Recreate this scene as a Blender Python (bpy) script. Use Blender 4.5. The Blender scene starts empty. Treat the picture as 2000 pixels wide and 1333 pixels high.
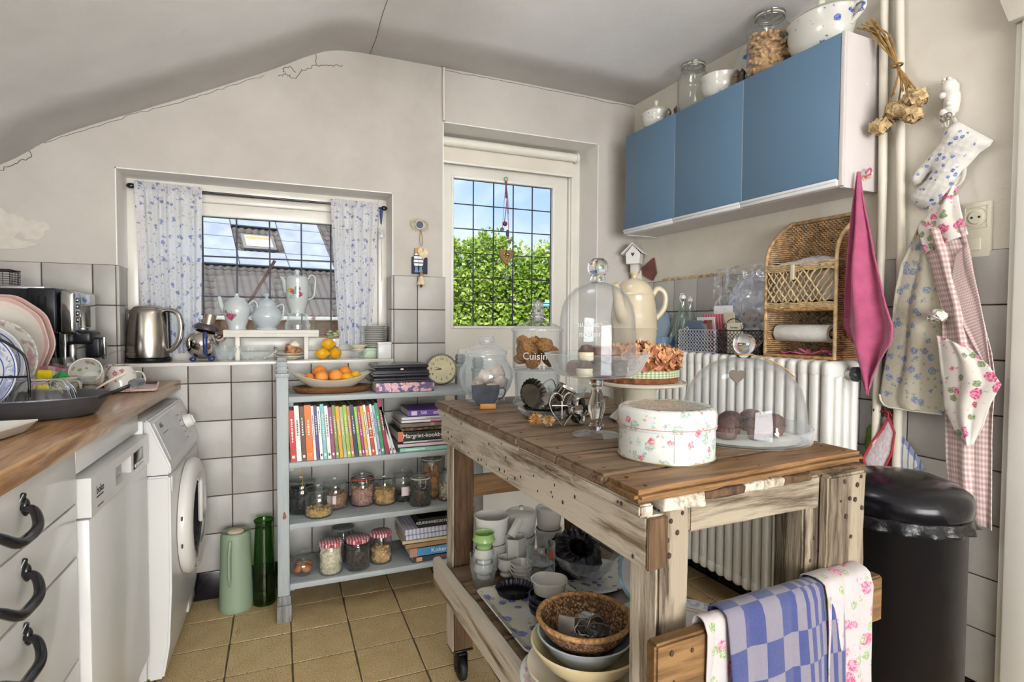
import bpy, bmesh, math, random
from mathutils import Vector, Matrix, noise as mnoise
PI = math.pi
sc = bpy.context.scene
C = sc.collection

# ---------------------------------------------------------------- camera
YAW, PIT, ROL, CAMH = 0.3921, 0.03264, -0.00556, 1.1331
fw = Vector((math.sin(YAW)*math.cos(PIT), math.cos(YAW)*math.cos(PIT), -math.sin(PIT)))
rt0 = Vector((math.cos(YAW), -math.sin(YAW), 0)); up0 = rt0.cross(fw)
rt = rt0*math.cos(ROL) - up0*math.sin(ROL); up = rt0*math.sin(ROL) + up0*math.cos(ROL)
cam = bpy.data.cameras.new('camera'); co = bpy.data.objects.new('camera', cam); C.objects.link(co)
cam.sensor_width = 36.0; cam.lens = 1098.08/2000*36.0; cam.clip_start = 0.02; cam.clip_end = 200
co.matrix_world = Matrix(((rt.x, up.x, -fw.x, 0), (rt.y, up.y, -fw.y, 0), (rt.z, up.z, -fw.z, CAMH), (0, 0, 0, 1)))
sc.camera = co

# ---------------------------------------------------------------- world, sun, daylight, added fill, exposure
W = bpy.data.worlds.new('sky'); sc.world = W; W.use_nodes = True
wn = W.node_tree; wn.nodes.clear()
o_ = wn.nodes.new('ShaderNodeOutputWorld'); b_ = wn.nodes.new('ShaderNodeBackground'); wn.links.new(b_.outputs[0], o_.inputs[0])
tc = wn.nodes.new('ShaderNodeTexCoord'); mp = wn.nodes.new('ShaderNodeMapping'); mp.inputs['Scale'].default_value = (1.0, 1.0, 2.6)
wn.links.new(tc.outputs['Generated'], mp.inputs[0])
sp_ = wn.nodes.new('ShaderNodeSeparateXYZ'); wn.links.new(tc.outputs['Generated'], sp_.inputs[0])
gr = wn.nodes.new('ShaderNodeValToRGB')        # clear sky: pale at the horizon, bluer overhead
for k_, (p_, c_) in enumerate(((0.0, (.72, .82, .95, 1)), (.22, (.42, .60, .90, 1)), (1.0, (.20, .38, .75, 1)))):
    if k_ > 1: gr.color_ramp.elements.new(p_)
    gr.color_ramp.elements[k_].position = p_; gr.color_ramp.elements[k_].color = c_
wn.links.new(sp_.outputs[2], gr.inputs[0])
nz = wn.nodes.new('ShaderNodeTexNoise'); nz.inputs['Scale'].default_value = 2.1; nz.inputs['Detail'].default_value = 6; nz.inputs['Roughness'].default_value = .55; nz.inputs['Distortion'].default_value = .6
wn.links.new(mp.outputs[0], nz.inputs['Vector'])
rp = wn.nodes.new('ShaderNodeValToRGB'); rp.color_ramp.elements[0].position = .46; rp.color_ramp.elements[1].position = .74
wn.links.new(nz.outputs['Fac'], rp.inputs[0])
mx = wn.nodes.new('ShaderNodeMixRGB'); mx.inputs[2].default_value = (.98, 1.0, 1.04, 1)
wn.links.new(rp.outputs[0], mx.inputs[0]); wn.links.new(gr.outputs[0], mx.inputs[1])
wn.links.new(mx.outputs[0], b_.inputs[0]); b_.inputs[1].default_value = 1.3

def lamp(name, typ, loc, rot, energy, col=(1, 1, 1), size=None, sy=None):
    l = bpy.data.lights.new(name, typ); l.energy = energy; l.color = col
    if typ == 'AREA':
        l.shape = 'RECTANGLE'; l.size = size; l.size_y = sy or size
    o = bpy.data.objects.new(name, l); o.location = loc; o.rotation_euler = rot; C.objects.link(o); return o
sun = lamp('sun', 'SUN', (0, 0, 10), (math.radians(40), 0, math.radians(-28)), 7.0, (1, .96, .9)); sun.data.angle = .01
# area light added behind the camera as broad fill, framed as a rear window
lamp('rear_fill_light', 'AREA', (.35, -3.14, .95), (math.radians(101), 0, 0), 225, (1, .99, .975), 2.4, 1.7)
# daylight entering by the two openings of the kitchen wall
for nm_, x_, z_, sx_, sz_ in (('portal_window', -.04, 1.36, .9, .62), ('portal_door', 1.09, 1.49, .56, .76)):
    po_ = lamp(nm_, 'AREA', (x_, 2.83, z_), (math.radians(-90), 0, 0), 1, (1, 1, 1), sx_, sz_); po_.data.cycles.is_portal = True   # sampling guides for the sky, they give no light
sc.view_settings.view_transform = 'Standard'; sc.view_settings.look = 'None'
sc.view_settings.exposure = 0.0; sc.view_settings.gamma = 1.0; sc.view_settings.use_curve_mapping = False
sc.cycles.use_denoising = True
sc.cycles.max_bounces = 8; sc.cycles.transparent_max_bounces = 18; sc.cycles.transmission_bounces = 6; sc.cycles.glossy_bounces = 3; sc.cycles.diffuse_bounces = 3
sc.cycles.use_adaptive_sampling = True; sc.cycles.adaptive_threshold = .08; sc.cycles.use_light_tree = False; sc.cycles.adaptive_min_samples = 12
sc.cycles.sample_clamp_indirect = 6; sc.cycles.caustics_reflective = False; sc.cycles.caustics_refractive = False

# ---------------------------------------------------------------- frames of reference (out-of-square walls)
class Frame:
    def __init__(s, ox, oy, a): s.ox, s.oy, s.a = ox, oy, a
    def __call__(s, x, y, z=0.0):
        c, n = math.cos(s.a), math.sin(s.a)
        return (s.ox + c*x - n*y, s.oy + n*x + c*y, z)
YB = 2.547
FR = Frame(1.75, YB, math.atan(.05))           # right wall: x = 0 on the plaster, y = 0 in the corner
FL = Frame(-.361, YB, math.radians(-1.26))     # kitchen units: x = 0 on the worktop edge
FT = Frame(.487, .683, math.radians(2.0))      # table: x, y = 0 at the near left corner of the top
WLD = Frame(0, 0, 0)

# ---------------------------------------------------------------- objects
def obj(name, me, mat=None, parent=None, loc=(0, 0, 0), rot=(0, 0, 0), label=None):
    o = bpy.data.objects.new(name, me); C.objects.link(o)
    if parent is not None: o.parent = parent
    o.location = loc; o.rotation_euler = rot
    if mat is not None and me is not None and hasattr(me, 'materials') and len(me.materials) == 0: me.materials.append(mat)
    if label: o['label'] = label
    return o
def tag(o, label, cat, group=None):
    o['label'] = label; o['category'] = cat
    if group: o['group'] = group
    return o
def thing(name, label, cat, loc=(0, 0, 0), rz=0, group=None, rot=None):
    o = bpy.data.objects.new(name, None); C.objects.link(o); o.empty_display_size = .02
    o.location = loc; o.rotation_euler = rot if rot else (0, 0, rz)
    return tag(o, label, cat, group)
def struct(name, me, mat, parent=None, loc=(0, 0, 0), rz=0):
    o = obj(name, me, mat, parent, loc, (0, 0, rz)); 
    if parent is None: o['kind'] = 'structure'
    return o
def stuff(o): o['kind'] = 'stuff'; return o
def solid(o, t=.002, off=0):
    m = o.modifiers.new('thickness', 'SOLIDIFY'); m.thickness = t; m.offset = off; return o
def subd(o, n=1):
    m = o.modifiers.new('smooth', 'SUBSURF'); m.levels = n; m.render_levels = n; return o

# ---------------------------------------------------------------- mesh builders
def fin(bm, name='mesh', smooth=None):
    bmesh.ops.recalc_face_normals(bm, faces=bm.faces[:])
    me = bpy.data.meshes.new(name); bm.to_mesh(me); bm.free()
    if smooth is not None:
        me.polygons.foreach_set('use_smooth', [True]*len(me.polygons))
        if smooth < 180:
            try: me.set_sharp_from_angle(angle=math.radians(smooth))
            except Exception: pass
    return me
def NB(): return bmesh.new()
def a_box(bm, sx, sy, sz, loc=(0, 0, 0), rot=None, bev=0.0, seg=2):
    """box of size sx,sy,sz centred on loc"""
    t = bmesh.new()
    bmesh.ops.create_cube(t, size=1.0)
    bmesh.ops.scale(t, vec=(sx, sy, sz), verts=t.verts[:])
    if bev > 0: bmesh.ops.bevel(t, geom=t.edges[:], offset=bev, segments=seg, affect='EDGES', profile=.5)
    M_ = Matrix.Translation(loc) @ (rot.to_4x4() if rot is not None else Matrix.Identity(4))
    bmesh.ops.transform(t, matrix=M_, verts=t.verts[:])
    a_join(bm, t)
def a_join(bm, t):
    me = bpy.data.meshes.new('t'); t.to_mesh(me); t.free(); bm.from_mesh(me); bpy.data.meshes.remove(me)
def a_bx(bm, x0, x1, y0, y1, z0, z1, bev=0.0, seg=2):
    a_box(bm, x1-x0, y1-y0, z1-z0, ((x0+x1)/2, (y0+y1)/2, (z0+z1)/2), None, bev, seg)
def E3(x=0, y=0, z=0):
    from mathutils import Euler
    return Euler((x, y, z)).to_matrix()
def box(sx, sy, sz, loc=(0, 0, 0), bev=0.0, seg=2, rot=None, smooth=40):
    bm = NB(); a_box(bm, sx, sy, sz, loc, rot, bev, seg); return fin(bm, 'box', smooth if bev else None)
def bx(x0, x1, y0, y1, z0, z1, bev=0.0, seg=2, smooth=40):
    bm = NB(); a_bx(bm, x0, x1, y0, y1, z0, z1, bev, seg); return fin(bm, 'box', smooth if bev else None)
def a_lathe(bm, prof, seg=32, loc=(0, 0, 0), rot=None, ax=1.0, ay=1.0, flute=0, fa=0.0, arc=None, wob=None):
    """revolve (r,z) profile round z; flute = number of waves with relative amplitude fa; wob(theta,i)->radius factor"""
    M_ = Matrix.Translation(loc) @ (rot.to_4x4() if rot is not None else Matrix.Identity(4))
    rings = []
    n = seg if arc is None else seg+1
    for i, (r, z) in enumerate(prof):
        if r < 1e-6:
            rings.append([bm.verts.new(M_ @ Vector((0, 0, z)))]); continue
        ring = []
        for k in range(n):
            t = (2*PI if arc is None else arc)*k/seg
            rr = r*(1+fa*math.cos(flute*t)) if flute else r
            if wob: rr *= wob(t, i)
            ring.append(bm.verts.new(M_ @ Vector((rr*ax*math.cos(t), rr*ay*math.sin(t), z))))
        rings.append(ring)
    for a, b in zip(rings[:-1], rings[1:]):
        if len(a) == 1 and len(b) == 1: continue
        m = n if arc is None else n-1
        for k in range(m):
            k2 = (k+1) % n
            if len(a) == 1: bm.faces.new((a[0], b[k2], b[k]))
            elif len(b) == 1: bm.faces.new((a[k], a[k2], b[0]))
            else: bm.faces.new((a[k], a[k2], b[k2], b[k]))
def lathe(prof, seg=32, smooth=50, **kw):
    bm = NB(); a_lathe(bm, prof, seg, **kw); return fin(bm, 'lathe', smooth)
def a_tube(bm, pts, rad, seg=8, closed=False, flat=1.0, caps=True):
    """tube along points; rad number or list; flat squeezes the section's second axis"""
    pts = [Vector(p) for p in pts]; n = len(pts)
    if n < 2: return
    R = rad if isinstance(rad, (list, tuple)) else [rad]*n
    rings = []; prev = None
    for i, p in enumerate(pts):
        if closed: t = pts[(i+1) % n]-pts[i-1]
        else: t = (pts[min(i+1, n-1)]-pts[max(i-1, 0)])
        if t.length < 1e-9: t = Vector((0, 0, 1))
        t.normalize()
        if prev is None:
            ref = Vector((0, 0, 1)) if abs(t.z) < .9 else Vector((1, 0, 0))
            u = t.cross(ref).normalized()
        else:
            u = prev - t*prev.dot(t)
            if u.length < 1e-6: u = t.cross(Vector((0, 0, 1)))
            u.normalize()
        prev = u; v = t.cross(u)
        rings.append([bm.verts.new(p + R[i]*(math.cos(2*PI*k/seg)*u + flat*math.sin(2*PI*k/seg)*v)) for k in range(seg)])
    pairs = list(zip(rings[:-1], rings[1:])) + ([(rings[-1], rings[0])] if closed else [])
    for a, b in pairs:
        for k in range(seg):
            k2 = (k+1) % seg; bm.faces.new((a[k], a[k2], b[k2], b[k]))
    if caps and not closed:
        bm.faces.new(rings[0][::-1]); bm.faces.new(rings[-1])
def tube(pts, rad, seg=8, closed=False, flat=1.0, smooth=60):
    bm = NB(); a_tube(bm, pts, rad, seg, closed, flat); return fin(bm, 'tube', smooth)
def crv(pts, n=8):
    """Catmull-Rom through points"""
    P = [Vector(p) for p in pts]; out = []
    P = [P[0]*2-P[1]] + P + [P[-1]*2-P[-2]]
    for i in range(1, len(P)-2):
        for k in range(n):
            t = k/n; a, b, c, d = P[i-1], P[i], P[i+1], P[i+2]
            out.append(.5*((2*b)+(c-a)*t+(2*a-5*b+4*c-d)*t*t+(3*b-a-3*c+d)*t**3))
    out.append(P[-2]); return out
def a_prism(bm, poly, d, axis='y', bev=0.0):
    """extrude a 2-D outline by d, centred; axis = the extrusion direction"""
    t = bmesh.new()
    f = {'y': lambda a, b, e: (a, e, b), 'x': lambda a, b, e: (e, a, b), 'z': lambda a, b, e: (a, b, e)}[axis]
    A = [t.verts.new(f(a, b, -d/2)) for a, b in poly]; B = [t.verts.new(f(a, b, d/2)) for a, b in poly]
    t.faces.new(A); t.faces.new(B[::-1]); n = len(poly)
    for i in range(n): t.faces.new((A[i], B[i], B[(i+1) % n], A[(i+1) % n]))
    bmesh.ops.recalc_face_normals(t, faces=t.faces[:])
    if bev: bmesh.ops.bevel(t, geom=t.edges[:], offset=bev, segments=2, affect='EDGES')
    a_join(bm, t)
def prism(poly, d, axis='y', bev=0.0, smooth=None):
    bm = NB(); a_prism(bm, poly, d, axis, bev); return fin(bm, 'prism', smooth)
def a_ball(bm, r, loc=(0, 0, 0), sub=2, sc3=(1, 1, 1), rot=None, jit=0.0, rnd=None):
    t = bmesh.new(); bmesh.ops.create_icosphere(t, subdivisions=sub, radius=r)
    for v in t.verts:
        if jit: v.co *= 1+(rnd.random()-.5)*2*jit
    M_ = Matrix.Translation(loc) @ (rot.to_4x4() if rot is not None else Matrix.Identity(4)) @ Matrix.Diagonal((*sc3, 1))
    bmesh.ops.transform(t, matrix=M_, verts=t.verts[:]); a_join(bm, t)
def ball(r, sub=3, sc3=(1, 1, 1), loc=(0, 0, 0), jit=0.0, rnd=None):
    bm = NB(); a_ball(bm, r, loc, sub, sc3, None, jit, rnd); return fin(bm, 'ball', 180)
def surf(nu, nv, fn, smooth=180, cu=False, uvs=(1, 1)):
    """grid surface fn(u,v)->xyz with uv map"""
    vs = []; fs = []; uv = []
    for j in range(nv+1):
        for i in range(nu+1): vs.append(tuple(fn(i/nu, j/nv)))
    for j in range(nv):
        for i in range(nu):
            a = j*(nu+1)+i; fs.append((a, a+1, a+nu+2, a+nu+1))
            uv += [(i/nu, j/nv), ((i+1)/nu, j/nv), ((i+1)/nu, (j+1)/nv), (i/nu, (j+1)/nv)]
    me = bpy.data.meshes.new('surf'); me.from_pydata(vs, [], fs); l = me.uv_layers.new(name='UVMap')
    for k, t in enumerate(uv): l.data[k].uv = (t[0]*uvs[0], t[1]*uvs[1])
    me.polygons.foreach_set('use_smooth', [True]*len(me.polygons)); return me
def merge(*mes):
    bm = NB()
    for m in mes: bm.from_mesh(m)
    return fin(bm, 'merged', 50)
def text(s, size, parent, mat, loc, rot=(PI/2, 0, 0), align='CENTER', ext=.0002, name='lettering', sx=1.0):
    c = bpy.data.curves.new('text', 'FONT'); c.body = s; c.size = size; c.extrude = ext; c.align_x = align; c.align_y = 'CENTER'
    c.resolution_u = 3
    tmp = bpy.data.objects.new('t', c); me = bpy.data.meshes.new_from_object(tmp); bpy.data.objects.remove(tmp); bpy.data.curves.remove(c)
    me.materials.clear(); me.materials.append(mat); o = bpy.data.objects.new(name, me); C.objects.link(o)
    o.parent = parent; o.location = loc; o.rotation_euler = rot; o.scale = (sx, 1, 1); return o
def copy_tree(o, parent=None):
    c = o.copy(); C.objects.link(c); c.parent = parent
    for ch in list(o.children): copy_tree(ch, c)
    return c

# ---------------------------------------------------------------- materials
class N:
    """tiny node helper"""
    def __init__(s, name):
        s.m = bpy.data.materials.new(name); s.m.use_nodes = True; s.t = s.m.node_tree; s.t.nodes.clear()
        s.out = s.t.nodes.new('ShaderNodeOutputMaterial')
    def n(s, typ, **kw):
        x = s.t.nodes.new('ShaderNode'+typ)
        for k, v in kw.items(): setattr(x, k, v)
        return x
    def l(s, a, b): s.t.links.new(a, b)
    def set(s, node, **kw):
        for k, v in kw.items():
            i = node.inputs[k.replace('_', ' ')] if k.replace('_', ' ') in node.inputs else node.inputs[k]
            if hasattr(v, 'is_linked') or isinstance(v, bpy.types.NodeSocket): s.l(v, i)
            else: i.default_value = v
        return node
    def co(s, which='Object', scale=(1, 1, 1), rot=(0, 0, 0), loc=(0, 0, 0)):
        t = s.n('TexCoord'); m = s.n('Mapping'); m.inputs['Scale'].default_value = scale; m.inputs['Rotation'].default_value = rot; m.inputs['Location'].default_value = loc
        s.l(t.outputs[which], m.inputs[0]); return m.outputs[0]
    def noise(s, v, scale, detail=3, rough=.5, dist=0):
        x = s.n('TexNoise'); s.l(v, x.inputs['Vector']); x.inputs['Scale'].default_value = scale; x.inputs['Detail'].default_value = detail
        x.inputs['Roughness'].default_value = rough; x.inputs['Distortion'].default_value = dist; return x.outputs['Fac']
    def vor(s, v, scale, out='Distance', feature='F1', rnd=1.0):
        x = s.n('TexVoronoi', feature=feature); s.l(v, x.inputs['Vector']); x.inputs['Scale'].default_value = scale
        if 'Randomness' in x.inputs: x.inputs['Randomness'].default_value = rnd
        return x.outputs[out]
    def ramp(s, fac, *stops, interp='LINEAR'):
        r = s.n('ValToRGB'); r.color_ramp.interpolation = interp; e = r.color_ramp.elements
        while len(e) < len(stops): e.new(.5)
        for k, (p, c) in enumerate(stops):
            e[k].position = p; e[k].color = (*c, 1) if not isinstance(c, (int, float)) else (c, c, c, 1)
        s.l(fac, r.inputs[0]); return r.outputs[0]
    def mix(s, fac, a, b, mode='MIX'):
        m = s.n('MixRGB', blend_type=mode)
        for i, v in ((0, fac), (1, a), (2, b)):
            if isinstance(v, bpy.types.NodeSocket): s.l(v, m.inputs[i])
            elif i == 0: m.inputs[0].default_value = v
            else: m.inputs[i].default_value = (*v, 1)
        return m.outputs[0]
    def math(s, op, a, b=0.0, c=None):
        m = s.n('Math', operation=op)
        for i, v in enumerate((a, b) if c is None else (a, b, c)):
            if isinstance(v, bpy.types.NodeSocket): s.l(v, m.inputs[i])
            else: m.inputs[i].default_value = v
        return m.outputs[0]
    def bsdf(s, col, rough=.5, metal=0, spec=.5, bump=None, bs=.3, bd=.005, coat=0, sheen=0, trans=0, ior=1.45, sub=0):
        p = s.n('BsdfPrincipled')
        for k, v in (('Base Color', col), ('Roughness', rough), ('Metallic', metal), ('Specular IOR Level', spec), ('Coat Weight', coat), ('Sheen Weight', sheen), ('Transmission Weight', trans), ('IOR', ior), ('Subsurface Weight', sub)):
            if isinstance(v, bpy.types.NodeSocket): s.l(v, p.inputs[k])
            elif k == 'Base Color': p.inputs[k].default_value = (*v, 1)
            else: p.inputs[k].default_value = v
        if coat: p.inputs['Coat Roughness'].default_value = .08
        if bump is not None:
            b = s.n('Bump'); b.inputs['Strength'].default_value = bs; b.inputs['Distance'].default_value = bd
            s.l(bump, b.inputs['Height']); s.l(b.outputs[0], p.inputs['Normal'])
        s.l(p.outputs[0], s.out.inputs[0]); return p
_MC = {}
def srgb(h):
    h = h.lstrip('#'); v = [int(h[i:i+2], 16)/255 for i in (0, 2, 4)]
    return tuple(x/12.92 if x <= .04045 else ((x+.055)/1.055)**2.4 for x in v)
def col(c): return srgb(c) if isinstance(c, str) else c
def plain(c, rough=.5, metal=0, var=.06, vs=9, bump=0, bsc=60, coat=0, sheen=0, spec=.5, name=None):
    """a single-coloured surface with slight unevenness"""
    key = (c, rough, metal, var, vs, bump, bsc, coat, sheen, spec)
    if key in _MC: return _MC[key]
    n = N(name or 'surface'); c = col(c); v = n.co()
    f = n.noise(v, vs, 4)
    d = tuple(max(0, x*(1-var*1.6)) for x in c); l = tuple(min(1, x*(1+var)) for x in c)
    cc = n.ramp(f, (.3, d), (.7, l))
    n.bsdf(cc, rough, metal, spec, n.noise(v, bsc, 3) if bump else None, bump, .004, coat, sheen)
    _MC[key] = n.m; return n.m
def glass(tint=(1, 1, 1), edge=.55, refl=.9, name='thin_glass', rough=.0, milk=0.0):
    """thin blown glass: clear face-on, darker and mirroring at the rim"""
    key = ('g', tint, edge, refl, rough, milk)
    if key in _MC: return _MC[key]
    n = N(name); lw = n.n('LayerWeight'); lw.inputs['Blend'].default_value = .5; fc = lw.outputs['Facing']
    tcol = n.ramp(n.math('POWER', fc, 3.0), (0.0, tint), (1.0, tuple(x*edge for x in tint)))
    tr = n.n('BsdfTransparent'); n.l(tcol, tr.inputs[0])
    gl = n.n('BsdfGlossy'); gl.inputs['Roughness'].default_value = .02+rough; gl.inputs['Color'].default_value = (1, 1, 1, 1)
    f = n.math('MULTIPLY', n.math('ADD', n.math('MULTIPLY', n.math('POWER', fc, 4.0), .6), .045), refl)
    ms = n.n('MixShader'); n.l(f, ms.inputs[0]); n.l(tr.outputs[0], ms.inputs[1]); n.l(gl.outputs[0], ms.inputs[2]); sh = ms.outputs[0]
    if milk:      # milky white towards the rim, standing in for bright highlights on the glass
        d = n.n('BsdfDiffuse'); d.inputs[0].default_value = (.85, .88, .9, 1); tl = n.n('BsdfTranslucent'); tl.inputs[0].default_value = (.85, .88, .9, 1); a = n.n('AddShader'); n.l(d.outputs[0], a.inputs[0]); n.l(tl.outputs[0], a.inputs[1])
        m2 = n.n('MixShader'); n.l(n.math('ADD', n.math('MULTIPLY', n.math('POWER', fc, 2.5), milk), milk*.06), m2.inputs[0]); n.l(sh, m2.inputs[1]); n.l(a.outputs[0], m2.inputs[2]); sh = m2.outputs[0]
    n.l(sh, n.out.inputs[0])
    _MC[key] = n.m; return n.m
def crystal(tint=(1, 1, 1)):
    key = ('c', tint)
    if key in _MC: return _MC[key]
    n = N('solid_glass'); n.bsdf(tint, .01, 0, .5, trans=1, ior=1.45); _MC[key] = n.m; return n.m
def print_mat(base, layers, rough=.2, coat=0, which='Object', sc3=(1, 1, 1), bump=0, sheen=0, name='printed', loc=(0, 0, 0)):
    """scattered printed sprigs: layers of (scale, radius, colour, colour2)"""
    n = N(name); v = n.co(which, sc3, loc=loc); cc = None; base = col(base)
    base = tuple(x*.86 for x in base); prev = n.mix(n.noise(v, 4, 3), tuple(x*.93 for x in base), base)
    for k, (s_, r_, c1, c2) in enumerate(layers):
        s_ *= 1.3
        vv = n.n('VectorMath', operation='ADD'); n.l(v, vv.inputs[0]); vv.inputs[1].default_value = (k*3.7, k*1.3, k*5.1)
        w = n.n('TexNoise'); n.l(vv.outputs[0], w.inputs['Vector']); w.inputs['Scale'].default_value = s_*3.5; w.inputs['Detail'].default_value = 2
        w2 = n.n('VectorMath', operation='SCALE'); n.l(w.outputs['Color'], w2.inputs[0]); w2.inputs['Scale'].default_value = .33/s_
        w3 = n.n('VectorMath', operation='ADD'); n.l(vv.outputs[0], w3.inputs[0]); n.l(w2.outputs[0], w3.inputs[1])
        d = n.vor(w3.outputs[0], s_, rnd=.85)
        r_ *= 1.22; mask = n.ramp(d, (max(0, r_-.05), 1.0), (r_, 0.0))
        c = n.mix(n.ramp(n.noise(v, s_*9, 2), (.42, 0.0), (.58, 1.0)), col(c1), col(c2))
        prev = n.mix(mask, prev, c)
    n.bsdf(prev, rough, 0, .5, n.noise(v, 90, 2) if bump else None, bump, .003, coat, sheen)
    return n.m
def posy(base, spots, rough=.15, coat=.5, name='painted_porcelain', ribs=0):
    """porcelain with painted flowers at given places: spots of (x,y,z,radius,c1,c2)"""
    n = N(name); v = n.co(); base = col(base)
    prev = n.mix(n.noise(v, 8, 2), tuple(x*.95 for x in base), base)
    w = n.n('TexNoise'); n.l(v, w.inputs['Vector']); w.inputs['Scale'].default_value = 70; w.inputs['Detail'].default_value = 2
    for (x, y, z, r, c1, c2) in spots:
        d = n.n('VectorMath', operation='DISTANCE'); n.l(v, d.inputs[0]); d.inputs[1].default_value = (x, y, z)
        q = n.math('ADD', n.math('DIVIDE', d.outputs['Value'], r), n.math('MULTIPLY', n.math('SUBTRACT', w.outputs['Fac'], .5), 1.5))
        mask = n.ramp(q, (.78, 1.0), (.95, 0.0))
        c = n.mix(n.ramp(n.noise(v, 160, 2), (.4, 0.0), (.6, 1.0)), col(c1), col(c2))
        prev = n.mix(mask, prev, c)
    n.bsdf(prev, rough, 0, .5, None, coat=coat); return n.m
def check(c0, c1, c2, s=(10, 10), rough=.9, which='UV', mid=None, lo=.5):
    """woven check: two crossing bands"""
    n = N('woven_check'); v = n.co(which, (s[0], s[1], 1)); sp = n.n('SeparateXYZ'); n.l(v, sp.inputs[0])
    fx = n.math('GREATER_THAN', n.math('FRACT', sp.outputs[0]), lo); fy = n.math('GREATER_THAN', n.math('FRACT', sp.outputs[1]), lo)
    t = n.math('MULTIPLY', n.math('ADD', fx, fy), .5)
    cc = n.ramp(t, (0, col(c0)), (.25, col(c1)), (.75, col(c2)), interp='CONSTANT')
    cc = n.mix(n.math('MULTIPLY', n.noise(v, 60, 2), .18), cc, (.25, .22, .24))
    n.bsdf(cc, rough, 0, .2, n.noise(v, 80, 2), .3, .002, 0, .3); return n.m
def wood(light, dark, along='x', scale=1.0, rough=.6, bump=.4, worn=None, knots=True, contrast=1.0, coat=0, wornamt=.52):
    key = ('w', light, dark, along, scale, rough, bump, worn, contrast, coat, wornamt)
    if key in _MC: return _MC[key]
    n = N('wood'); k = {'x': (1.4, 16, 16), 'y': (16, 1.4, 16), 'z': (16, 16, 1.4)}[along]
    oi = n.n('ObjectInfo'); t = n.n('TexCoord'); ad = n.n('VectorMath', operation='ADD'); n.l(t.outputs['Object'], ad.inputs[0])
    rs = n.n('VectorMath', operation='SCALE'); cb = n.n('CombineXYZ'); n.l(oi.outputs['Random'], cb.inputs[0]); n.l(oi.outputs['Random'], cb.inputs[1]); n.l(oi.outputs['Random'], cb.inputs[2])
    n.l(cb.outputs[0], rs.inputs[0]); rs.inputs['Scale'].default_value = 7.3; n.l(rs.outputs[0], ad.inputs[1])
    m = n.n('Mapping'); m.inputs['Scale'].default_value = tuple(x*scale for x in k); n.l(ad.outputs[0], m.inputs[0]); v = m.outputs[0]
    g = n.noise(v, 2.2, 6, .62, .9); g2 = n.noise(v, 9, 4, .6, .3)
    f = n.math('ADD', n.math('MULTIPLY', g, .65), n.math('MULTIPLY', g2, .35))
    light, dark = col(light), col(dark)
    midc = tuple((a+b)/2 for a, b in zip(light, dark))
    cc = n.ramp(f, (.5-.16/contrast, dark), (.5, midc), (.5+.14/contrast, light))
    if knots:
        kv = n.vor(ad.outputs[0], 6.5*scale, rnd=1.0); cc = n.mix(n.ramp(kv, (.05, .85), (.1, 0.0)), cc, tuple(x*.25 for x in dark))
    if worn is not None:
        wv = n.noise(v, 1.1, 6, .7, .4); wf = n.ramp(wv, (wornamt-.05, 0.0), (wornamt+.06, 1.0)); cc = n.mix(wf, cc, col(worn))
    n.bsdf(cc, rough, 0, .4, f, bump, .006, coat); _MC[key] = n.m; return n.m
def metal(c='#c9c9c9', rough=.22, brushed=False):
    key = ('m', c, rough, brushed)
    if key in _MC: return _MC[key]
    n = N('metal'); v = n.co('Object', (1, 1, 40) if not brushed else (60, 60, 2)); f = n.noise(v, 6, 3); c_ = col(c)
    n.bsdf(n.ramp(f, (.3, tuple(x*.95 for x in c_)), (.7, c_)), rough, 1.0, .5)
    _MC[key] = n.m; return n.m
porc = lambda: plain('#d8d7d1', .12, 0, .03, 8, coat=.4, name='white_porcelain')
cream = lambda: plain('#d8cfba', .18, 0, .04, 8, coat=.35, name='cream_glaze')

# ================================================================ THE SETTING
R0 = random.Random(7)
def mat_plaster(base, stain, name, dark):
    n = N(name); v = n.co()
    a = n.noise(v, 1.1, 5, .6); b = n.noise(v, 5, 5, .6); c = n.noise(v, 140, 3)
    cc = n.ramp(n.math('ADD', n.math('MULTIPLY', a, .7), n.math('MULTIPLY', b, .3)), (.36, col(dark)), (.5, col(base)), (.64, col(stain)))
    n.bsdf(cc, .85, 0, .25, n.math('ADD', n.math('MULTIPLY', b, .8), n.math('MULTIPLY', c, .25)), .25, .01); return n.m
m_wall = mat_plaster('#bdb7b0', '#c6c0b8', 'plaster_wall', '#b2aca4')
m_wallR = mat_plaster('#dbd5c8', '#e2ddd1', 'plaster_wall_cream', '#d2cbbd')
m_ceil = mat_plaster('#e7e6e5', '#ededec', 'plaster_ceiling', '#dedddc')
m_white = plain('#e6e3db', .35, 0, .03, 5, coat=.1, name='white_gloss_paint')
def mat_tile(name, a, b, rough=.14):
    n = N(name); oi = n.n('ObjectInfo'); v = n.co('Object'); ad = n.n('VectorMath', operation='ADD'); n.l(v, ad.inputs[0])
    cb = n.n('CombineXYZ'); n.l(oi.outputs['Random'], cb.inputs[0]); s = n.n('VectorMath', operation='SCALE'); n.l(cb.outputs[0], s.inputs[0]); s.inputs['Scale'].default_value = 9; n.l(s.outputs[0], ad.inputs[1])
    f = n.noise(ad.outputs[0], 9, 4, .6); f2 = n.noise(ad.outputs[0], 120, 3)
    t = n.math('ADD', n.math('MULTIPLY', oi.outputs['Random'], .35), n.math('MULTIPLY', f, .65))
    n.bsdf(n.ramp(t, (.3, col(a)), (.7, col(b))), rough, 0, .5, n.math('ADD', n.noise(ad.outputs[0], 22, 3), n.math('MULTIPLY', f2, .2)), .22, .004); return n.m
m_tile = mat_tile('glazed_wall_tile', '#a3a19c', '#b4b1ab', .42)
m_plinth = plain('#17151c', .18, 0, .2, 14, coat=.3, name='black_plinth_tile')
m_grout = plain('#5e5345', .95, 0, .25, 25, name='brown_grout')
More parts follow.
